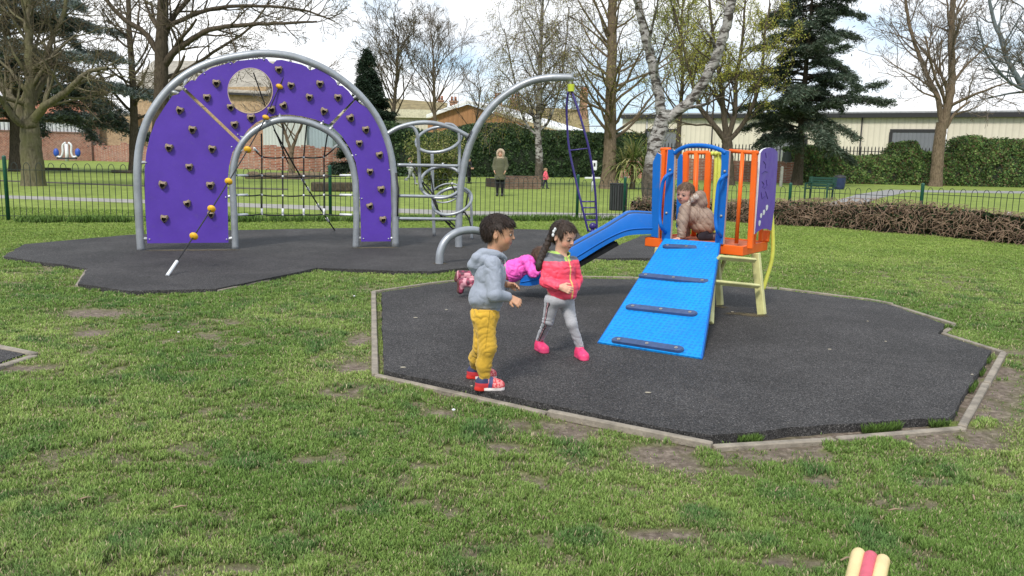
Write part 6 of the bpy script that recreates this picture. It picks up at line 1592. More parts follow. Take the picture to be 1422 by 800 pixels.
def face_cut(H, fringe=.17, side=.07, back=-.42, taper=.0):
    """hairline: removes hair in front of the face and below the nape"""
    def fn(g):
        L = (g - H['c']) @ H['R'] / H['s']; x, y, z = L[..., 0], L[..., 1], L[..., 2]; ay = np.abs(y)
        n = (vnoise(g * A(1, 1, .6), 150) - .5) * .09
        front = np.minimum(x - side + n, fringe + .02 * np.cos(y * 9) - z + n)            # >0 in front and below the fringe
        low = back - z + n; ear = np.minimum(np.minimum(x + .12, .17 - np.hypot(x + .03, z + .07)), ay - .2)
        below_side = np.minimum(x + .14, -.10 - z)
        return np.maximum(np.maximum(np.maximum(front, low), ear), below_side) * H['s']
    return fn
def strands(H, amp=.004, s=90):
    def fn(P, Nn):
        L = (P - H['c']) @ H['R']; a = np.arctan2(L[:, 1], L[:, 2] + .3); r = L[:, 0]
        return amp * (fbm(np.stack([a * 1.3, r * .35, 0 * a], -1), s, 3) - .5) * 2
    return fn
def hair_tint(c, H=None, v=.5):
    c = np.asarray(c)
    def fn(P, Nn):
        if H is None: w = fbm(P * A(1, 1, .2), 120, 2)
        else:
            L = (P - H['c']) @ H['R']; w = fbm(np.stack([np.arctan2(L[:, 1], L[:, 2] + .3), L[:, 0] * .3, 0 * L[:, 0]], -1), 110, 3)
        return c[None] * (1 - v + 2 * v * w)[:, None]
    return fn
def hand(fl, w, d, palm, size=.115, spread=.16, curl=.35, thumb=1, k=.004):
    """w wrist, d pointing direction, palm = palm normal, thumb = +1/-1 side of the thumb"""
    d = unit(np.asarray(d, float)); n = unit(np.asarray(palm, float) - d * (np.dot(palm, d))); side = np.cross(d, n) * thumb; s = size
    R = np.column_stack([d, side, n]); pc = w + d * s * .26
    fl.cone(w - d * .02, w + d * .01, s * .17, s * .165, .012); fl.ell(pc, A(.30, .235, .11) * s, R, .010)
    for i, (off, ln, rr) in enumerate(((.17, .40, .072), (.058, .45, .075), (-.058, .42, .071), (-.165, .33, .062))):
        a = spread * (1.2 - i * .8); dd = unit(d * cos(a) + side * sin(a)); p = w + d * s * .46 + side * off * s; c = curl * (1 + .12 * i)
        p1 = p + unit(dd * cos(c * .5) + n * sin(c * .5)) * ln * s * .45; p2 = p1 + unit(dd * cos(c * 1.5) + n * sin(c * 1.5)) * ln * s * .32; p3 = p2 + unit(dd * cos(c * 2.3) + n * sin(c * 2.3)) * ln * s * .25
        fl.cone(p - d * .01, p1, rr * s * 1.05, rr * s, k); fl.cone(p1, p2, rr * s, rr * s * .92, k); fl.cone(p2, p3, rr * s * .92, rr * s * .75, k)
    p = w + d * s * .14 + side * .16 * s; p1 = p + unit(d * .7 + side * .75 + n * .25) * s * .24; p2 = p1 + unit(d * .95 + side * .3 + n * .35) * s * .22
    fl.cone(w + d * s * .1, p, s * .09, s * .10, .008); fl.cone(p, p1, s * .095, s * .08, k); fl.cone(p1, p2, s * .08, s * .062, k)
def shoe(parent, name, heel, toe, ankle, w, cols, zf, label=None, h=.055, up=None, laces=None, res=.0035):
    """cols: dict(upper, sole, toe, collar)"""
    heel = np.asarray(heel, float); toe = np.asarray(toe, float); d = unit(toe - heel); L = np.linalg.norm(toe - heel); up = A(0, 0, 1) if up is None else unit(up)
    lo = np.minimum(np.minimum(heel, toe), ankle) - .07; hi = np.maximum(np.maximum(heel, toe), ankle) + .07; f = Field(lo, hi, res); side = np.cross(up, d); R = np.column_stack([d, side, up])
    mid = heel + d * L * .5
    f.ell(heel + d * L * .72 + up * w * .38, A(L * .30, w * .56, w * .48), R, .012); f.ell(heel + d * L * .24 + up * w * .5, A(L * .26, w * .48, w * .62), R, .012)
    f.ell(heel + d * L * .48 + up * w * .55, A(L * .30, w * .45, w * .5), R, .014); f.cone(heel + d * L * .24 + up * w * .6, ankle, w * .40, w * .42, .012)
    f.cone(heel + d * L * .14 + up * .008, heel + d * L * .80 + up * .008, w * .42, w * .50, .006)
    f.cut(heel, -up); f.cut(ankle + up * .012, up)
    def tint(P, Nn):
        q = P - heel; x = q @ d / L; z = q @ up; y = q @ side; T = np.tile(np.asarray(cols['upper'], float), (len(P), 1))
        if 'collar' in cols: T[(z > w * .62 + .02 * (x > .5)) & (x < .62)] = cols['collar']
        if 'mesh' in cols: m_ = (x > .42) & (vnoise(P, 160) > .5); T[m_] = cols['mesh']
        if 'strap' in cols: T[np.abs(x - .46 - z * .9) < .07] = cols['strap']
        T[z < .020] = cols['sole']
        if 'heelsole' in cols: T[(z < .026) & (x < .28)] = cols['heelsole']
        return T
    o = finish(name, f, M_SHOE, parent, tint, wrinkle(.0012, 40))
    if label: part_label(o, label)
    return o

def bounds(pts, pad): P = np.array(pts); return P.min(0) - pad, P.max(0) + pad

# ---------------------------------------------------------------- the boy in the grey hoodie
def build_boy():
    Y = 4.90; J = lambda x, y, o=0.0: D(x, y, Y + o)
    T = thing('person', 'small boy in grey hoodie and yellow trousers standing near the timber edging', 'boy', G(672, 536, PZ))
    skin = A(.50, .27, .17); res = .0042
    hc = J(692.5, 323); fw = unit(A(.985, -.12, -.10)); up = unit(A(.10, 0, 1))
    sh = {-1: J(684, 366, -.098), 1: J(682, 366, .098)}; el = {-1: J(687, 409, -.145), 1: J(688, 402, .145)}; wr = {-1: J(705.5, 412.5, -.06), 1: J(702.5, 395.5, .035)}
    hip = {-1: J(673, 440, -.055), 1: J(671, 440, .055)}; kn = {-1: J(677, 482, -.062), 1: J(670, 480, .07)}
    fA = {-1: (G(660.5, 541.5, PZ), G(700, 541, PZ)), 1: (G(649, 525, PZ), G(689, 526, PZ))}
    an = {k: fA[k][0] + unit(fA[k][1] - fA[k][0]) * .052 + A(0, 0, .072) for k in (-1, 1)}
    lo, hi = bounds([hc, *sh.values(), *el.values(), *wr.values(), *an.values(), J(722, 400)], .14)
    b = Field(lo, hi, .0036)
    Hd = head(b, hc, fw, up, .212)
    b.cone(J(688, 336), J(685, 358), .043, .046, .02); b.ell(J(681, 378), (.07, .10, .10), None, .03); b.ell(J(676, 418), (.07, .09, .08), None, .03)
    for k in (-1, 1):
        b.cone(sh[k], el[k], .036, .030, .02); b.cone(el[k], wr[k], .029, .020, .015)
        b.cone(hip[k], kn[k], .050, .034, .01); b.cone(kn[k], an[k], .033, .022, .01)
    hand(b, wr[-1] + unit(wr[-1] - el[-1]) * .012, A(.72, -.35, -.28), A(-.2, .8, -.5), .098, .20, .38, thumb=-1)
    hand(b, wr[1] + unit(wr[1] - el[1]) * .012, A(.85, -.45, .02), A(0, -.7, -.7), .098, .26, .30, thumb=1)
    finish('body', b, M_SKIN, T, lambda P, Nn: face_tint(np.tile(skin, (len(P), 1)), P, Hd, skin), None, 1)
    # hair
    h = Field(hc - .19, hc + .19, .004); hair_cap(h, Hd, .010); q = Hd['q']; h.ell(q(.27, 0, .28), A(.12, .23, .10) * Hd['s'], Hd['R'], .02)
    h.cutf(face_cut(Hd, .21, .13, -.24)); ho_ = finish('hair', h, M_HAIR, T, hair_tint((.030, .017, .013), Hd, .8), strands(Hd, .007), 1); hair_strands(T, ho_, Hd, (.034, .02, .015), 5200, .026, lift=.16, seed=1)
    # hoodie
    f = Field(*bounds([J(645, 350), J(712, 435), sh[-1], sh[1], el[-1], el[1], wr[-1]], .10), .0045)
    f.ell(J(680.5, 382), (.096, .125, .115), None, .03); f.ell(J(677, 408), (.106, .130, .09), None, .03); f.cone(J(676, 418), J(675.5, 427), .096, .092, .02)
    f.ell(J(664, 415, 0), (.052, .10, .045), None, .03)
    for k in (-1, 1):
        f.cone(sh[k], el[k], .049, .041, .025); f.cone(el[k], wr[k] - unit(wr[k] - el[k]) * .02, .041, .031, .015)
    cf = Field(*bounds([wr[-1], wr[1]], .1), .0045)
    f.ell(J(688, 346), (.060, .064, .036), frame_R(A(1, 0, -.3)), .006, sub=True); f.cone(J(690, 340), J(689, 354), .05, .046, .006, sub=True)
    f.cut(J(677, 430.5), A(-.08, 0, -1))
    gry = A(.315, .345, .42)
    def tint(P, Nn):
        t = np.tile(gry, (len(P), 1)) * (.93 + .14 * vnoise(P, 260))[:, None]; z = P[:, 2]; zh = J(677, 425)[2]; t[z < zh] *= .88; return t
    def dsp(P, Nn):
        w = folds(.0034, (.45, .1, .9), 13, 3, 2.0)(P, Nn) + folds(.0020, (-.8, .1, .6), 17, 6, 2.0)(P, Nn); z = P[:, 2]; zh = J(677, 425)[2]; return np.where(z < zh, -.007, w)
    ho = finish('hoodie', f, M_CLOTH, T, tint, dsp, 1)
    # the hood: a thick fold round the neck that hangs to a blunt point on the back
    hf = Field(*bounds([J(650, 345), J(702, 388)], .14), .0042)
    ringp = [J(700, 359, 0) + A(0, 0, 0), J(696, 355, -.055), J(687, 351, -.078), J(676, 349.5, -.070), J(669, 350, -.035), J(667, 350.5, 0), J(669, 350, .035), J(676, 349.5, .070), J(687, 351, .078), J(696, 355, .055), J(700, 359, 0)]
    hf.chain(spline(ringp, 3), [.0135] * 31, .010)
    for o_ in (-.055, -.028, 0, .028, .055): hf.chain([J(672, 351, o_ * 1.1), J(662, 358, o_ * 1.15), J(656.5, 368, o_ * .85), J(660, 379, o_ * .5)], [.018, .022, .022, .014], .022)
    for o_ in (-1, 1): hf.chain([J(688, 354, .072 * o_), J(674, 361, .080 * o_), J(664, 371, .055 * o_)], [.015, .018, .014], .022)
    hf.cone(J(684, 338), J(684, 350), .050, .050, .006, sub=True)
    hf.ell(J(672, 352), (.036, .050, .030), None, .008, sub=True)
    finish('hood', hf, M_CLOTH, ho, tint, wrinkle(.004, 20, (1, 1, 1), 8), 1)
    for k in (-1, 1):
        c = Field(*bounds([wr[k]], .08), .004); d = unit(wr[k] - el[k]); c.cone(wr[k] - d * .028, wr[k] - d * .002, .031, .030, .004); c.cut(wr[k] + d * .006, d); c.cut(wr[k] - d * .035, -d); finish('cuff', c, M_CLOTH, ho, gry * .9, None)
    MB().tube(spline([J(697, 352, -.03), J(701, 362, -.035), J(702, 374, -.03)], 5), .003, 6).build('drawstring', M_WHITE, ho, smooth=True)
    # trousers
    t = Field(*bounds([hip[-1], hip[1], kn[-1], kn[1], an[-1], an[1]], .13), .0045)
    t.ell(J(673, 437), (.088, .108, .075), None, .03)
    for k in (-1, 1):
        t.cone(hip[k], kn[k], .065, .051, .03); mid = kn[k] * .45 + an[k] * .55 + A(-.012, 0, 0); t.cone(kn[k], mid, .050, .047, .03); t.cone(mid, an[k] + A(0, 0, .008), .045, .036, .02)
        t.cut(an[k] - A(0, 0, .012), A(0, 0, -1)) if k == -1 else None
    t.cut(J(675, 427), A(0, 0, 1))
    yel = A(.66, .40, .05)
    def tt(P, Nn):
        c = np.tile(yel, (len(P), 1)) * (.82 + .3 * fbm(P, 30, 3))[:, None]; w = np.abs(P[:, 0] - J(679, 445)[0] - (P[:, 2] - J(679, 445)[2]) * .1) < .003; c[w & (Nn[:, 1] < -.3) & (P[:, 2] > kn[-1][2])] *= .65; return c
    finish('trousers', t, M_CLOTH, T, tt, both(folds(.0048, (.35, 0, 1), 17, 5, 2.0), folds(.0026, (-.6, .2, .8), 26, 8)), 1)
    cl = dict(upper=(.55, .04, .05), mesh=(.75, .25, .25), sole=(.80, .72, .70), heelsole=(.60, .03, .02), collar=(.03, .035, .10), strap=(.05, .06, .16))
    for k in (-1, 1): shoe(T, 'shoe', fA[k][0], fA[k][1], an[k], .078, cl, PZ)
def frame_R(fwd, up=(0, 0, 1)):
    f, l, u = frame(fwd, up); return np.column_stack([f, l, u])
build_boy()

# ---------------------------------------------------------------- the girl in the coral jacket
def build_girl():
    Y = 5.74; J = lambda x, y, o=0.0: D(x, y, Y + o)
    T = thing('person', 'small girl in coral pink padded jacket and grey leggings with a long braid, walking', 'girl', G(778, 497, PZ))
    skin = A(.62, .36, .26)
    hc = J(782.5, 328); fw = unit(A(.74, -.66, -.30)); up = unit(A(.14, -.12, 1))
    # body faces right and towards the viewer
    bf = unit(A(.72, -.69, 0)); bl = np.cross(A(0, 0, 1), bf)      # bl = her left
    chest = J(778, 372); W = .098
    sh = {-1: J(757, 364, -.02), 1: J(798, 363, .0)}; sh = {-1: J(762, 366, -.04), 1: J(795, 365, .07)}
    el = {-1: J(758, 391, -.06), 1: J(800.5, 388, .10)}; wr = {-1: J(776.5, 398, -.135), 1: J(799.5, 401, .05)}
    hip = {-1: J(767, 418, -.02), 1: J(786, 418, .04)}
    fA = {-1: (G(744, 484, PZ), G(760, 492, PZ)), 1: (G(797, 492, PZ), G(818, 504, PZ))}
    for k in (-1, 1):
        d = unit(fA[k][1] - fA[k][0]); c = (fA[k][0] + fA[k][1]) / 2; fA[k] = (c - d * .077, c + d * .077)
    an = {k: fA[k][0] + unit(fA[k][1] - fA[k][0]) * .042 + A(0, 0, .068) for k in (-1, 1)}
    kn = {-1: J(761, 446, .02), 1: J(794, 449, -.02)}
    lo, hi = bounds([hc, *sh.values(), *el.values(), *wr.values(), *an.values()], .14); b = Field(lo, hi, .0038)
    Hd = head(b, hc, fw, up, .205)
    b.cone(J(780, 340), J(778, 358), .040, .044, .02); b.ell(chest, (.08, .08, .09), None, .03); b.ell(J(776, 406), (.08, .08, .07), None, .03)
    for k in (-1, 1):
        b.cone(sh[k], el[k], .034, .028, .02); b.cone(el[k], wr[k], .027, .019, .015); b.cone(hip[k], kn[k], .042, .024, .01); b.cone(kn[k], an[k], .024, .018, .01)
    hand(b, wr[-1] + unit(wr[-1] - el[-1]) * .008, A(.80, -.30, -.22), A(.3, .8, -.3), .108, .16, .5, thumb=1)
    hand(b, wr[1] + unit(wr[1] - el[1]) * .008, A(-.1, -.2, -.9), A(-.8, .1, 0), .105, .12, .5, thumb=1)
    finish('body', b, M_SKIN, T, lambda P, Nn: face_tint(np.tile(skin, (len(P), 1)), P, Hd, skin, (.45, .12, .11)), None, 1)
    h = Field(hc - .19, hc + .19, .004); hair_cap(h, Hd, .018); h.cutf(face_cut(Hd, .30, .20, -.34))
    ho = finish('hair', h, M_HAIR, T, hair_tint((.040, .024, .017), Hd, .8), strands(Hd, .005), 1); hair_strands(T, ho, Hd, (.05, .03, .02), 3600, .034, lift=.14, seed=2, crown=(-.15, -.1, .46))
    # braid
    P = spline([J(766, 326, .03), J(762, 334, .02), J(758, 344, .0), J(754, 352, -.03), J(750, 361, -.05), J(748, 369, -.06)], 6); f = Field(*bounds(P, .06), .0035); n = len(P)
    for i in range(0, n - 1):
        r = .021 * (1 - .25 * i / n) * (1 + .22 * sin(i * 1.45)); sd = unit(np.cross(P[min(i + 1, n - 1)] - P[i], A(0, 1, 0)))
        f.ell(P[i] + sd * .006 * (1 if i % 2 else -1), (r, r, r * .95), None, .004)
    f.ell(P[-1] - A(0, 0, .008), (.022, .022, .034), None, .012); finish('braid', f, M_HAIR, ho, hair_tint((.030, .018, .013), None, .8), None, 0)
    for x, y in ((769, 321.5), (768, 326.5), (771, 318.5)): MB().ball(J(x, y, -.065), (.010, .006, .013), 8, 6).build('hair_clip', M_WHITE, ho, smooth=True)
    # jacket
    f = Field(*bounds([J(750, 352), J(808, 414), sh[-1], sh[1], el[-1], el[1], wr[-1]], .10), .0045); R = np.column_stack([bf, bl, A(0, 0, 1)])
    f.ell(J(779, 375), (.088, .112, .11), R, .03); f.ell(J(781, 398), (.098, .118, .088), R, .03); f.cone(J(781.5, 402), J(782, 407), .098, .096, .02)
    for k in (-1, 1): f.cone(sh[k], el[k], .047, .042, .025); f.cone(el[k], wr[k] - unit(wr[k] - el[k]) * .012, .041, .030, .016)
    f.ell(J(780, 353.5), (.060, .068, .032), R, .018); f.ell(J(766, 355, .05), (.05, .07, .034), None, .02)      # hood bunched behind the neck
    f.cone(J(784, 338, -.02), J(783, 350, -.02), .05, .043, .006, sub=True)
    f.cut(J(780, 413.5), A(0, 0, -1))
    zc = lambda P: (P - J(778.5, 375)) @ bl
    def tint(P, Nn):
        t = np.tile(A(.92, .085, .15), (len(P), 1)); z = P[:, 2]; y = zc(P); fr = (P - J(778.5, 385)) @ bf
        zy = J(778, 361.5)[2]; armd = np.minimum(np.linalg.norm(P - el[-1], axis=1), np.linalg.norm(P - wr[-1], axis=1))
        t[z > zy - .35 * np.maximum(0, .0)] = (.16, .165, .19)
        zcol = J(778, 354)[2]; t[(z > zcol)] = (.13, .135, .15); t[(z > J(778, 351.5)[2] - .0) & (fr > -.2)] = (.42, .62, .13)
        c = (fr > .03) & (np.abs(y - .002) < .0065) & (armd > .06); t[c] = (.80, .55, .18); c = (fr > .02) & (np.abs(y) < .028) & (z > zy); t[c & (np.abs(y) > .008)] = (.42, .62, .13)
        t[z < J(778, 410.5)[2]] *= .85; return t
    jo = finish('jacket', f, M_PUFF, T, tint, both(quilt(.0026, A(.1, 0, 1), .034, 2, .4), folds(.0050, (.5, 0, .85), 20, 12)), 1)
    t = Field(*bounds([hip[-1], hip[1], kn[-1], kn[1], an[-1], an[1]], .12), .0042); t.ell(J(777, 415), (.086, .10, .06), R, .03)
    for k in (-1, 1): t.cone(hip[k], kn[k], .057, .037, .03); t.cone(kn[k], an[k] + A(0, 0, .014), .0365, .028, .02)
    t.cut(J(780, 409), A(0, 0, 1))
    def tt(P, Nn):
        c = np.tile(A(.41, .41, .44), (len(P), 1)) * (.88 + .24 * vnoise(P, 240))[:, None]
        o = (Nn @ (-bl)); k = (P[:, 0] < J(778, 440)[0])
        m_ = k & (P[:, 2] < J(770, 418)[2])
        side = unit(A(-.75, -.55, 0)); s = Nn @ side; a = Nn @ unit(A(.55, -.75, 0))
        c[m_ & (s > .5) & (a > .05) & (a < .42)] = (.02, .02, .025); c[m_ & (s > .5) & (a > .16) & (a < .28)] = (.60, .35, .38)
        return c
    finish('leggings', t, M_CLOTH, T, tt, folds(.0042, (.15, 0, 1), 30, 9), 1)
    cl = dict(upper=(.85, .045, .16), sole=(.80, .08, .20), mesh=(.80, .06, .20), collar=(.75, .04, .14))
    for k in (-1, 1): shoe(T, 'shoe', fA[k][0], fA[k][1], an[k], .070, cl, PZ)
build_girl()

# ---------------------------------------------------------------- toddler crawling on the deck
def build_toddler():
    Y = 8.12; J = lambda x, y, o=0.0: D(x, y, Y + o)
    T = thing('person', 'toddler in beige padded coat crawling on the orange deck of the play tower', 'toddler', J(965, 328) * A(1, 1, 0) + A(0, 0, TZ + .02))
    skin = A(.62, .35, .26); hc = J(951.5, 268.5, -.05); fw = unit(A(-.66, -.72, -.20)); up = unit(A(.05, -.1, 1)); zd = TZ + .02
    sh = {-1: J(957, 291, .07), 1: J(951, 291, -.09)}; el = {-1: J(953, 306, .10), 1: J(948, 307, -.13)}; wr = {-1: J(953, 321, .05), 1: J(946.5, 321.5, -.16)}
    for k in (-1, 1): wr[k][2] = zd + .045
    b = Field(*bounds([hc, J(937, 300), J(992, 325), wr[1], wr[-1]], .15), .0045); Hd = head(b, hc, fw, up, .205)
    b.cone(J(955, 275), J(960, 290), .042, .05, .02); b.cone(J(960, 292), J(982, 308), .075, .085, .03)
    for k in (-1, 1): b.cone(sh[k], el[k], .035, .03, .02); b.cone(el[k], wr[k], .03, .02, .02)
    hand(b, wr[1] + A(-.01, -.0, -.015), A(-.85, -.3, -.16), A(0, 0, -1), .095, .2, .12, thumb=1); hand(b, wr[-1] + A(-.01, -.0, -.015), A(-.6, -.5, -.16), A(0, 0, -1), .095, .2, .12, thumb=-1)
    finish('body', b, M_SKIN, T, lambda P, Nn: face_tint(np.tile(skin, (len(P), 1)), P, Hd, skin, (.5, .16, .14), (.16, .10, .06)), None, 1)
    h = Field(hc - .19, hc + .19, .0045); hair_cap(h, Hd, .004); h.cutf(face_cut(Hd, .27, .13, -.30)); ho_ = finish('hair', h, M_HAIR, T, hair_tint((.17, .105, .065), Hd, .6), strands(Hd, .004), 1); hair_strands(T, ho_, Hd, (.20, .125, .08), 3600, .03, seed=3)
    f = Field(*bounds([J(940, 262), J(993, 326), el[1], el[-1], wr[1], wr[-1]], .12), .005)
    f.ell(J(961, 298), (.10, .125, .105), None, .03); f.ell(J(975, 304), (.115, .13, .115), None, .04); f.ell(J(981, 312), (.085, .13, .10), None, .03); f.ell(J(972, 314), (.09, .12, .07), None, .03)
    for k in (-1, 1): f.cone(sh[k], el[k], .055, .052, .025); f.cone(el[k], wr[k] + A(0, 0, -.012), .050, .038, .02)
    f.ell(J(967, 277, .01), (.080, .10, .062), frame_R(A(.9, 0, -.7)), .03); f.ell(J(972, 281, .0), (.07, .10, .065), None, .04); f.chain([J(954, 283, -.07), J(963, 275, -.085), J(970, 272, -.06), J(973, 271, 0), J(971, 272, .08)], [.024, .029, .031, .033, .03], .04)
    f.cone(J(952, 270), J(955, 280), .075, .055, .006, sub=True); f.cut(A(0, 0, zd + .03), A(0, 0, -1))
    cc = A(.31, .225, .175)
    def tint(P, Nn):
        t = np.tile(cc, (len(P), 1)) * (.82 + .36 * fbm(P, 18, 3))[:, None]; ph = P @ unit(A(.75, 0, .66)) / .048 + (fbm(P + 4, 5, 2) - .5) * .5
        t[np.abs(np.sin(pi * ph)) < .16] *= .62; dd = np.min([np.linalg.norm(P - q, axis=1) for q in (J(954, 283, -.09), J(960, 278, -.10), J(966, 273, -.10))], 0); t[(dd < .030) & (vnoise(P, 90) > .4)] = (.50, .44, .38)
        cu = np.minimum(np.linalg.norm(P - wr[-1] - A(0, 0, .0), axis=1), np.linalg.norm(P - wr[1], axis=1)); t[cu < .045] *= .75; return t
    jo = finish('coat', f, M_PUFF, T, tint, both(quilt(.0055, A(.75, 0, .66), .048, 4, .4), folds(.0055, (.8, 0, .5), 18, 5)), 1)
    l = Field(*bounds([J(965, 326), J(998, 326)], .16), .005)
    for s in (-.07, .07): l.cone(J(982, 318, s), A(J(975, 320, s)[0], Y + s, zd + .036), .040, .034, .02); l.cone(A(J(975, 320)[0], Y + s, zd + .036), A(J(992, 320)[0], Y + s, zd + .036), .036, .032, .02)
    l.cut(A(0, 0, zd), A(0, 0, -1)); finish('trousers', l, M_CLOTH, T, (.025, .022, .03), wrinkle(.004, 18), 1)
    for s in (-.075, .075):
        p = A(J(992, 320)[0], Y + s, zd + .035); l = Field(p - .11, p + .11, .0045); l.cone(p - A(.02, 0, 0), p + A(.055, 0, .0), .034, .03, .01); l.cone(p + A(.05, 0, .0), p + A(.06, 0, .035), .03, .026, .01); l.cut(A(0, 0, zd), A(0, 0, -1)); finish('shoe', l, M_SHOE, T, (.09, .05, .05), None, 1)
build_toddler()

# ---------------------------------------------------------------- child lying on the end of the slide
def build_pink_child():
    Y = 8.22; J = lambda x, y, o=0.0: D(x, y, Y + o)
    T = thing('person', 'child in bright pink hooded coat lying face down on the foot of the blue slide', 'child', J(700, 400) * A(1, 1, 0) + A(0, 0, PZ))
    skin = A(.55, .32, .23); hc = J(753, 358); fw = unit(A(.85, .1, -.2)); up = unit(A(-.3, 0, 1)); hip = J(699, 384)
    b = Field(*bounds([hc, J(630, 380), J(640, 404), J(750, 390)], .14), .005); Hd = head(b, hc, fw, up, .2)
    b.cone(J(744, 362), J(736, 367), .045, .055, .02); b.cone(J(732, 370), hip, .075, .075, .03)
    kn = {-1: J(676, 398, -.06), 1: J(674, 392, .08)}; an = {-1: J(649, 392.5, -.05), 1: J(646, 382, .09)}
    for k in (-1, 1): b.cone(hip + A(0, k * .05, 0), kn[k], .05, .04, .02); b.cone(kn[k], an[k], .038, .028, .02)
    for k in (-1, 1):
        s_ = J(735, 370, k * .10); e = J(742, 380, k * .17); w_ = J(757, 372, k * .15); b.cone(s_, e, .035, .03, .02); b.cone(e, w_, .03, .02, .02); hand(b, w_, A(.9, 0, -.1), A(0, 0, -1), .10, .15, .3, thumb=-k)
    finish('body', b, M_SKIN, T, lambda P, Nn: face_tint(np.tile(skin, (len(P), 1)), P, Hd, skin), None, 1)
    h = Field(hc - .2, hc + .2, .005); hair_cap(h, Hd, .05); h.cutf(face_cut(Hd, .2, .1, -.5)); ho_ = finish('hair', h, M_HAIR, T, hair_tint((.10, .055, .035), Hd, .6), strands(Hd, .005), 1); hair_strands(T, ho_, Hd, (.12, .065, .04), 2600, .05, seed=4)
    f = Field(*bounds([J(695, 365), J(756, 392)], .20), .0052); f.cone(J(732, 368), J(713, 376), .098, .10, .03); f.cone(J(713, 376), J(702, 384), .105, .085, .03); f.ell(J(712, 376, -.04), (.075, .06, .085), None, .02)
    for k in (-1, 1): s_ = J(735, 370, k * .10); e = J(741, 379, k * .16); w_ = J(755, 373, k * .15); f.cone(s_, e, .05, .045, .02); f.cone(e, w_, .045, .032, .02)
    f.ell(J(732.5, 362.5, -.03), (.085, .10, .058), None, .014)
    f.cone(hc - A(0, 0, 0), J(745, 362), .105, .05, .006, sub=True)
    finish('coat', f, M_PUFF, T, lambda P, Nn: np.tile(A(.80, .105, .48), (len(P), 1)) * (.9 + .2 * fbm(P, 20, 2))[:, None], both(quilt(.006, A(.9, 0, .35), .075, 3, .4), folds(.007, (.3, 0, 1), 14, 3)), 1)
    l = Field(*bounds([hip, kn[1], kn[-1], an[1], an[-1]], .12), .005); l.ell(hip, (.08, .10, .07), None, .03)
    for k in (-1, 1): l.cone(hip + A(0, k * .05, 0), kn[k], .062, .050, .02); l.cone(kn[k], an[k], .049, .040, .02)
    def pt(P, Nn): t = np.tile(A(.26, .045, .085), (len(P), 1)); v = vnoise(P, 26); t[v > .56] = (.62, .30, .34); t[(v > .50) & (v < .56)] = (.10, .02, .04); return t
    finish('leggings', l, M_CLOTH, T, pt, wrinkle(.005, 20), 1)
    for k in (-1, 1):
        p = an[k]; bt = Field(p - .15, p + .15, .0045); d = A(-1, 0, .0); q = p + d * .055; dn = A(-.18, 0, -1) if k == -1 else A(-.5, 0, -.9); dn = unit(dn)
        bt.cone(p + A(.05, 0, 0), q, .046, .047, .01); bt.cone(q, q + dn * (.085 if k == -1 else .05), .040, .034, .015)
        def tb(P, Nn, q=q, d=d): t = np.tile(A(.26, .04, .08), (len(P), 1)); v = vnoise(P, 34); t[v > .55] = (.60, .28, .33); t[v < .30] = (.09, .02, .04); s = (P - q) @ d; t[s > .026] = (.12, .045, .04); return t
        finish('boot', bt, M_SHOE, T, tb, None, 1)
build_pink_child()

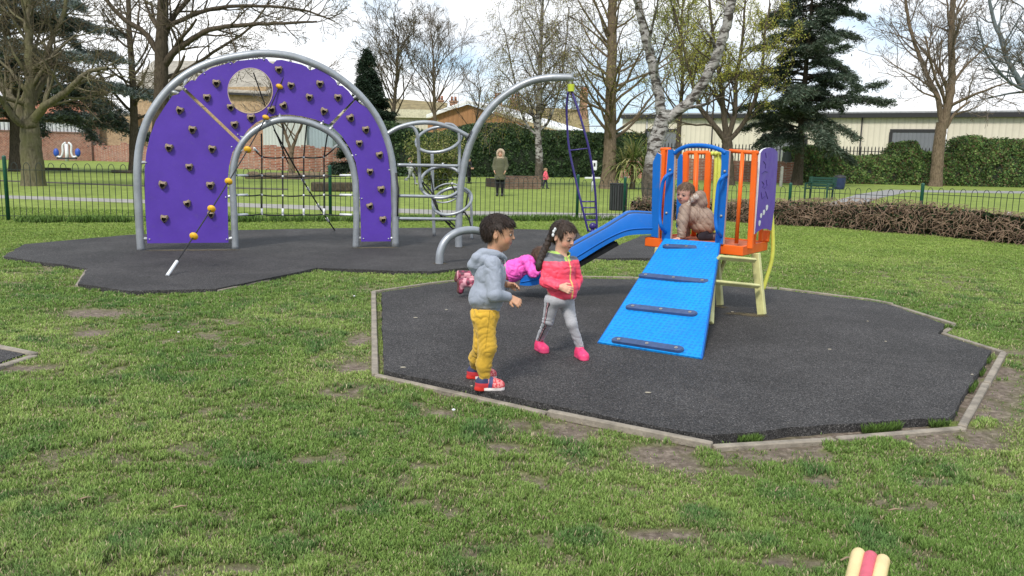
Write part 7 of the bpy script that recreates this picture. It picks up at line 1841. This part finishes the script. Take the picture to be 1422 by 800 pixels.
# ---------------------------------------------------------------- people far away in the park
def far_person(label, cat, px, py, top, face, outfit, pose, group=None, res=.012):
    g = G(px, py); Y = g[1]; z1_ = D(px, top, Y)[2]; h = z1_; T = thing('person', label, cat, g); f, l, u = frame(face); s = h / 1.65
    W = lambda x, y, z: g + f * x * s + l * y * s + A(0, 0, z * s)
    child = outfit.get('child', False); hs = .24 * (1.35 if child else 1) / 1; hz = 1.65 - hs * .52
    st = pose.get('stride', 0.0); lift = pose.get('lift', 0)
    hipz = .80; kn = {k: W(k * st * .5 + pose.get('kf', .02), k * .09, .45) for k in (-1, 1)}; an = {k: W(k * st, k * .09, .09 + (lift if k == -1 else 0)) for k in (-1, 1)}
    shz = 1.34 - (.06 if child else 0); sh = {k: W(0, k * .17, shz) for k in (-1, 1)}; el = {k: W(pose.get('ef', .02) - .03 + k * pose.get('sw', 0) * .5, k * .23, 1.08) for k in (-1, 1)}; wr = {k: W(pose.get('wf', .12) + k * pose.get('sw', 0), k * pose.get('wy', .2), pose.get('wz', .88)) for k in (-1, 1)}
    lo, hi = bounds([g, W(0, 0, 1.65), *an.values(), *wr.values(), *el.values()], .2 * s + .05); res = res * s; b = Field(lo, hi, res); hc = W(.01, 0, hz)
    Hd = head(b, hc, f, A(0, 0, 1), hs * s); b.cone(W(0, 0, hz - .08), W(0, 0, shz), .055 * s, .06 * s, .02); b.cone(W(0, 0, shz - .08), W(0, 0, .88), .13 * s, .12 * s, .04)
    for k in (-1, 1):
        b.cone(sh[k], el[k], .045 * s, .038 * s, .02); b.cone(el[k], wr[k], .037 * s, .027 * s, .02); b.cone(W(0, k * .08, hipz), kn[k], .08 * s, .055 * s, .02); b.cone(kn[k], an[k], .052 * s, .035 * s, .02)
        hand(b, wr[k], unit(wr[k] - el[k]), -l * k, .18 * s, .12, .35, thumb=k, k=.006)
    skin = A(.55, .33, .24); finish('body', b, M_SKIN, T, lambda P, Nn: face_tint(np.tile(skin, (len(P), 1)), P, Hd, skin), None, 1)
    h_ = Field(hc - .2 * s - .04, hc + .2 * s + .04, res); hair_cap(h_, Hd, .06); h_.cutf(face_cut(Hd, .18, .08, -.45)); finish('hair', h_, M_HAIR, T, hair_tint(outfit['hair'], Hd, .5), None, 1)
    c = Field(lo, hi, res); hem = outfit.get('hem', .85)
    c.cone(W(0, 0, shz - .10), W(0, 0, 1.0), .165 * s, .175 * s, .05); c.cone(W(0, 0, 1.0), W(0, 0, hem + .05), .18 * s, (.20 if hem < .8 else .17) * s, .05)
    for k in (-1, 1): c.cone(sh[k], el[k], .072 * s, .065 * s, .04); c.cone(el[k], wr[k] - unit(wr[k] - el[k]) * .03 * s, .062 * s, .048 * s, .03)
    c.cone(W(0, 0, hz - .12), W(0, 0, shz), .10 * s, .11 * s, .03); c.cut(W(0, 0, hem), A(0, 0, -1)); c.cone(W(.02, 0, hz + .2), W(.02, 0, hz - .09), .11 * s, .085 * s, .006, sub=True)
    finish('coat' if hem < .8 else 'top', c, M_CLOTH, T, outfit['top'], wrinkle(.012 * s, 8), 1)
    t = Field(lo, hi, res); t.cone(W(0, 0, .92), W(0, 0, .85), .14 * s, .13 * s, .04)
    for k in (-1, 1): t.cone(W(0, k * .08, hipz), kn[k], .095 * s, .065 * s, .03); t.cone(kn[k], an[k], .062 * s, .045 * s, .02)
    finish('trousers', t, M_CLOTH, T, outfit['legs'], wrinkle(.006 * s, 12), 1)
    for k in (-1, 1):
        a = an[k]; q = Field(a - .3 * s, a + .3 * s, res * .8); q.cone(a - f * .05 * s - A(0, 0, .04 * s), a + f * .13 * s - A(0, 0, .045 * s), .045 * s, .045 * s, .02); q.cone(a, a - A(0, 0, .03 * s), .05 * s, .05 * s, .02); q.cut(a - A(0, 0, .088 * s), A(0, 0, -1)); finish('shoe', q, M_SHOE, T, outfit['shoe'], None, 1)
    if outfit.get('fur'):
        q = Field(hc - .3 * s, hc + .3 * s, res * .9); q.ell(hc - f * .02 * s, A(.13, .155, .175) * s, np.column_stack([f, l, u]), .01); q.ell(W(-.04, 0, shz + .02), A(.15, .17, .10) * s, None, .04)
        q.ell(hc + f * .11 * s - A(0, 0, .01), A(.16, .088, .125) * s, np.column_stack([f, l, u]), .01, sub=True)
        def ft(P, Nn): t_ = np.tile(A(.11, .11, .07), (len(P), 1)); x = (P - hc) @ f; t_[x > -.035 * s] = A(.42, .33, .24); return t_
        finish('fur_hood', q, M_CLOTH, T, ft, lambda P, Nn: .03 * s * (vnoise(P, 60) - .4) * (((P - hc) @ f) > -.04 * s), 0)
    return T
far_person('woman in long olive parka with fur trimmed hood standing on the lawn', 'woman', 694, 272.5, 208.5, A(-.1, -1, 0), dict(hair=(.20, .13, .08), top=(.105, .105, .065), legs=(.012, .012, .015), shoe=(.02, .02, .02), hem=.60, fur=True), dict(wf=.10, wz=.92, wy=.20), res=.013)
far_person('tiny child in pink red coat walking by the planter near the weeping birch', 'toddler', 757, 262, 233.5, A(.95, -.3, 0), dict(child=True, hair=(.30, .20, .10), top=(.80, .12, .17), legs=(.03, .03, .05), shoe=(.03, .03, .04), hem=.72), dict(stride=.16, wf=.1, sw=.1))
far_person('small child in pale grey top running on the lawn behind the tube rings', 'child', 570, 256, 219.5, A(.9, -.2, 0), dict(child=True, hair=(.32, .17, .09), top=(.52, .52, .55), legs=(.34, .35, .36), shoe=(.35, .35, .36)), dict(stride=.30, lift=.22, wf=.15, sw=.18, kf=.08, wz=1.05))
far_person('person in black clothes standing before the clipped hedge, beside the thick grey pole', 'person', 651, 255, 219, A(.8, -.5, 0), dict(hair=(.02, .015, .012), top=(.015, .016, .022), legs=(.012, .012, .016), shoe=(.02, .02, .02)), dict(wf=.22, wz=1.0, wy=.12))
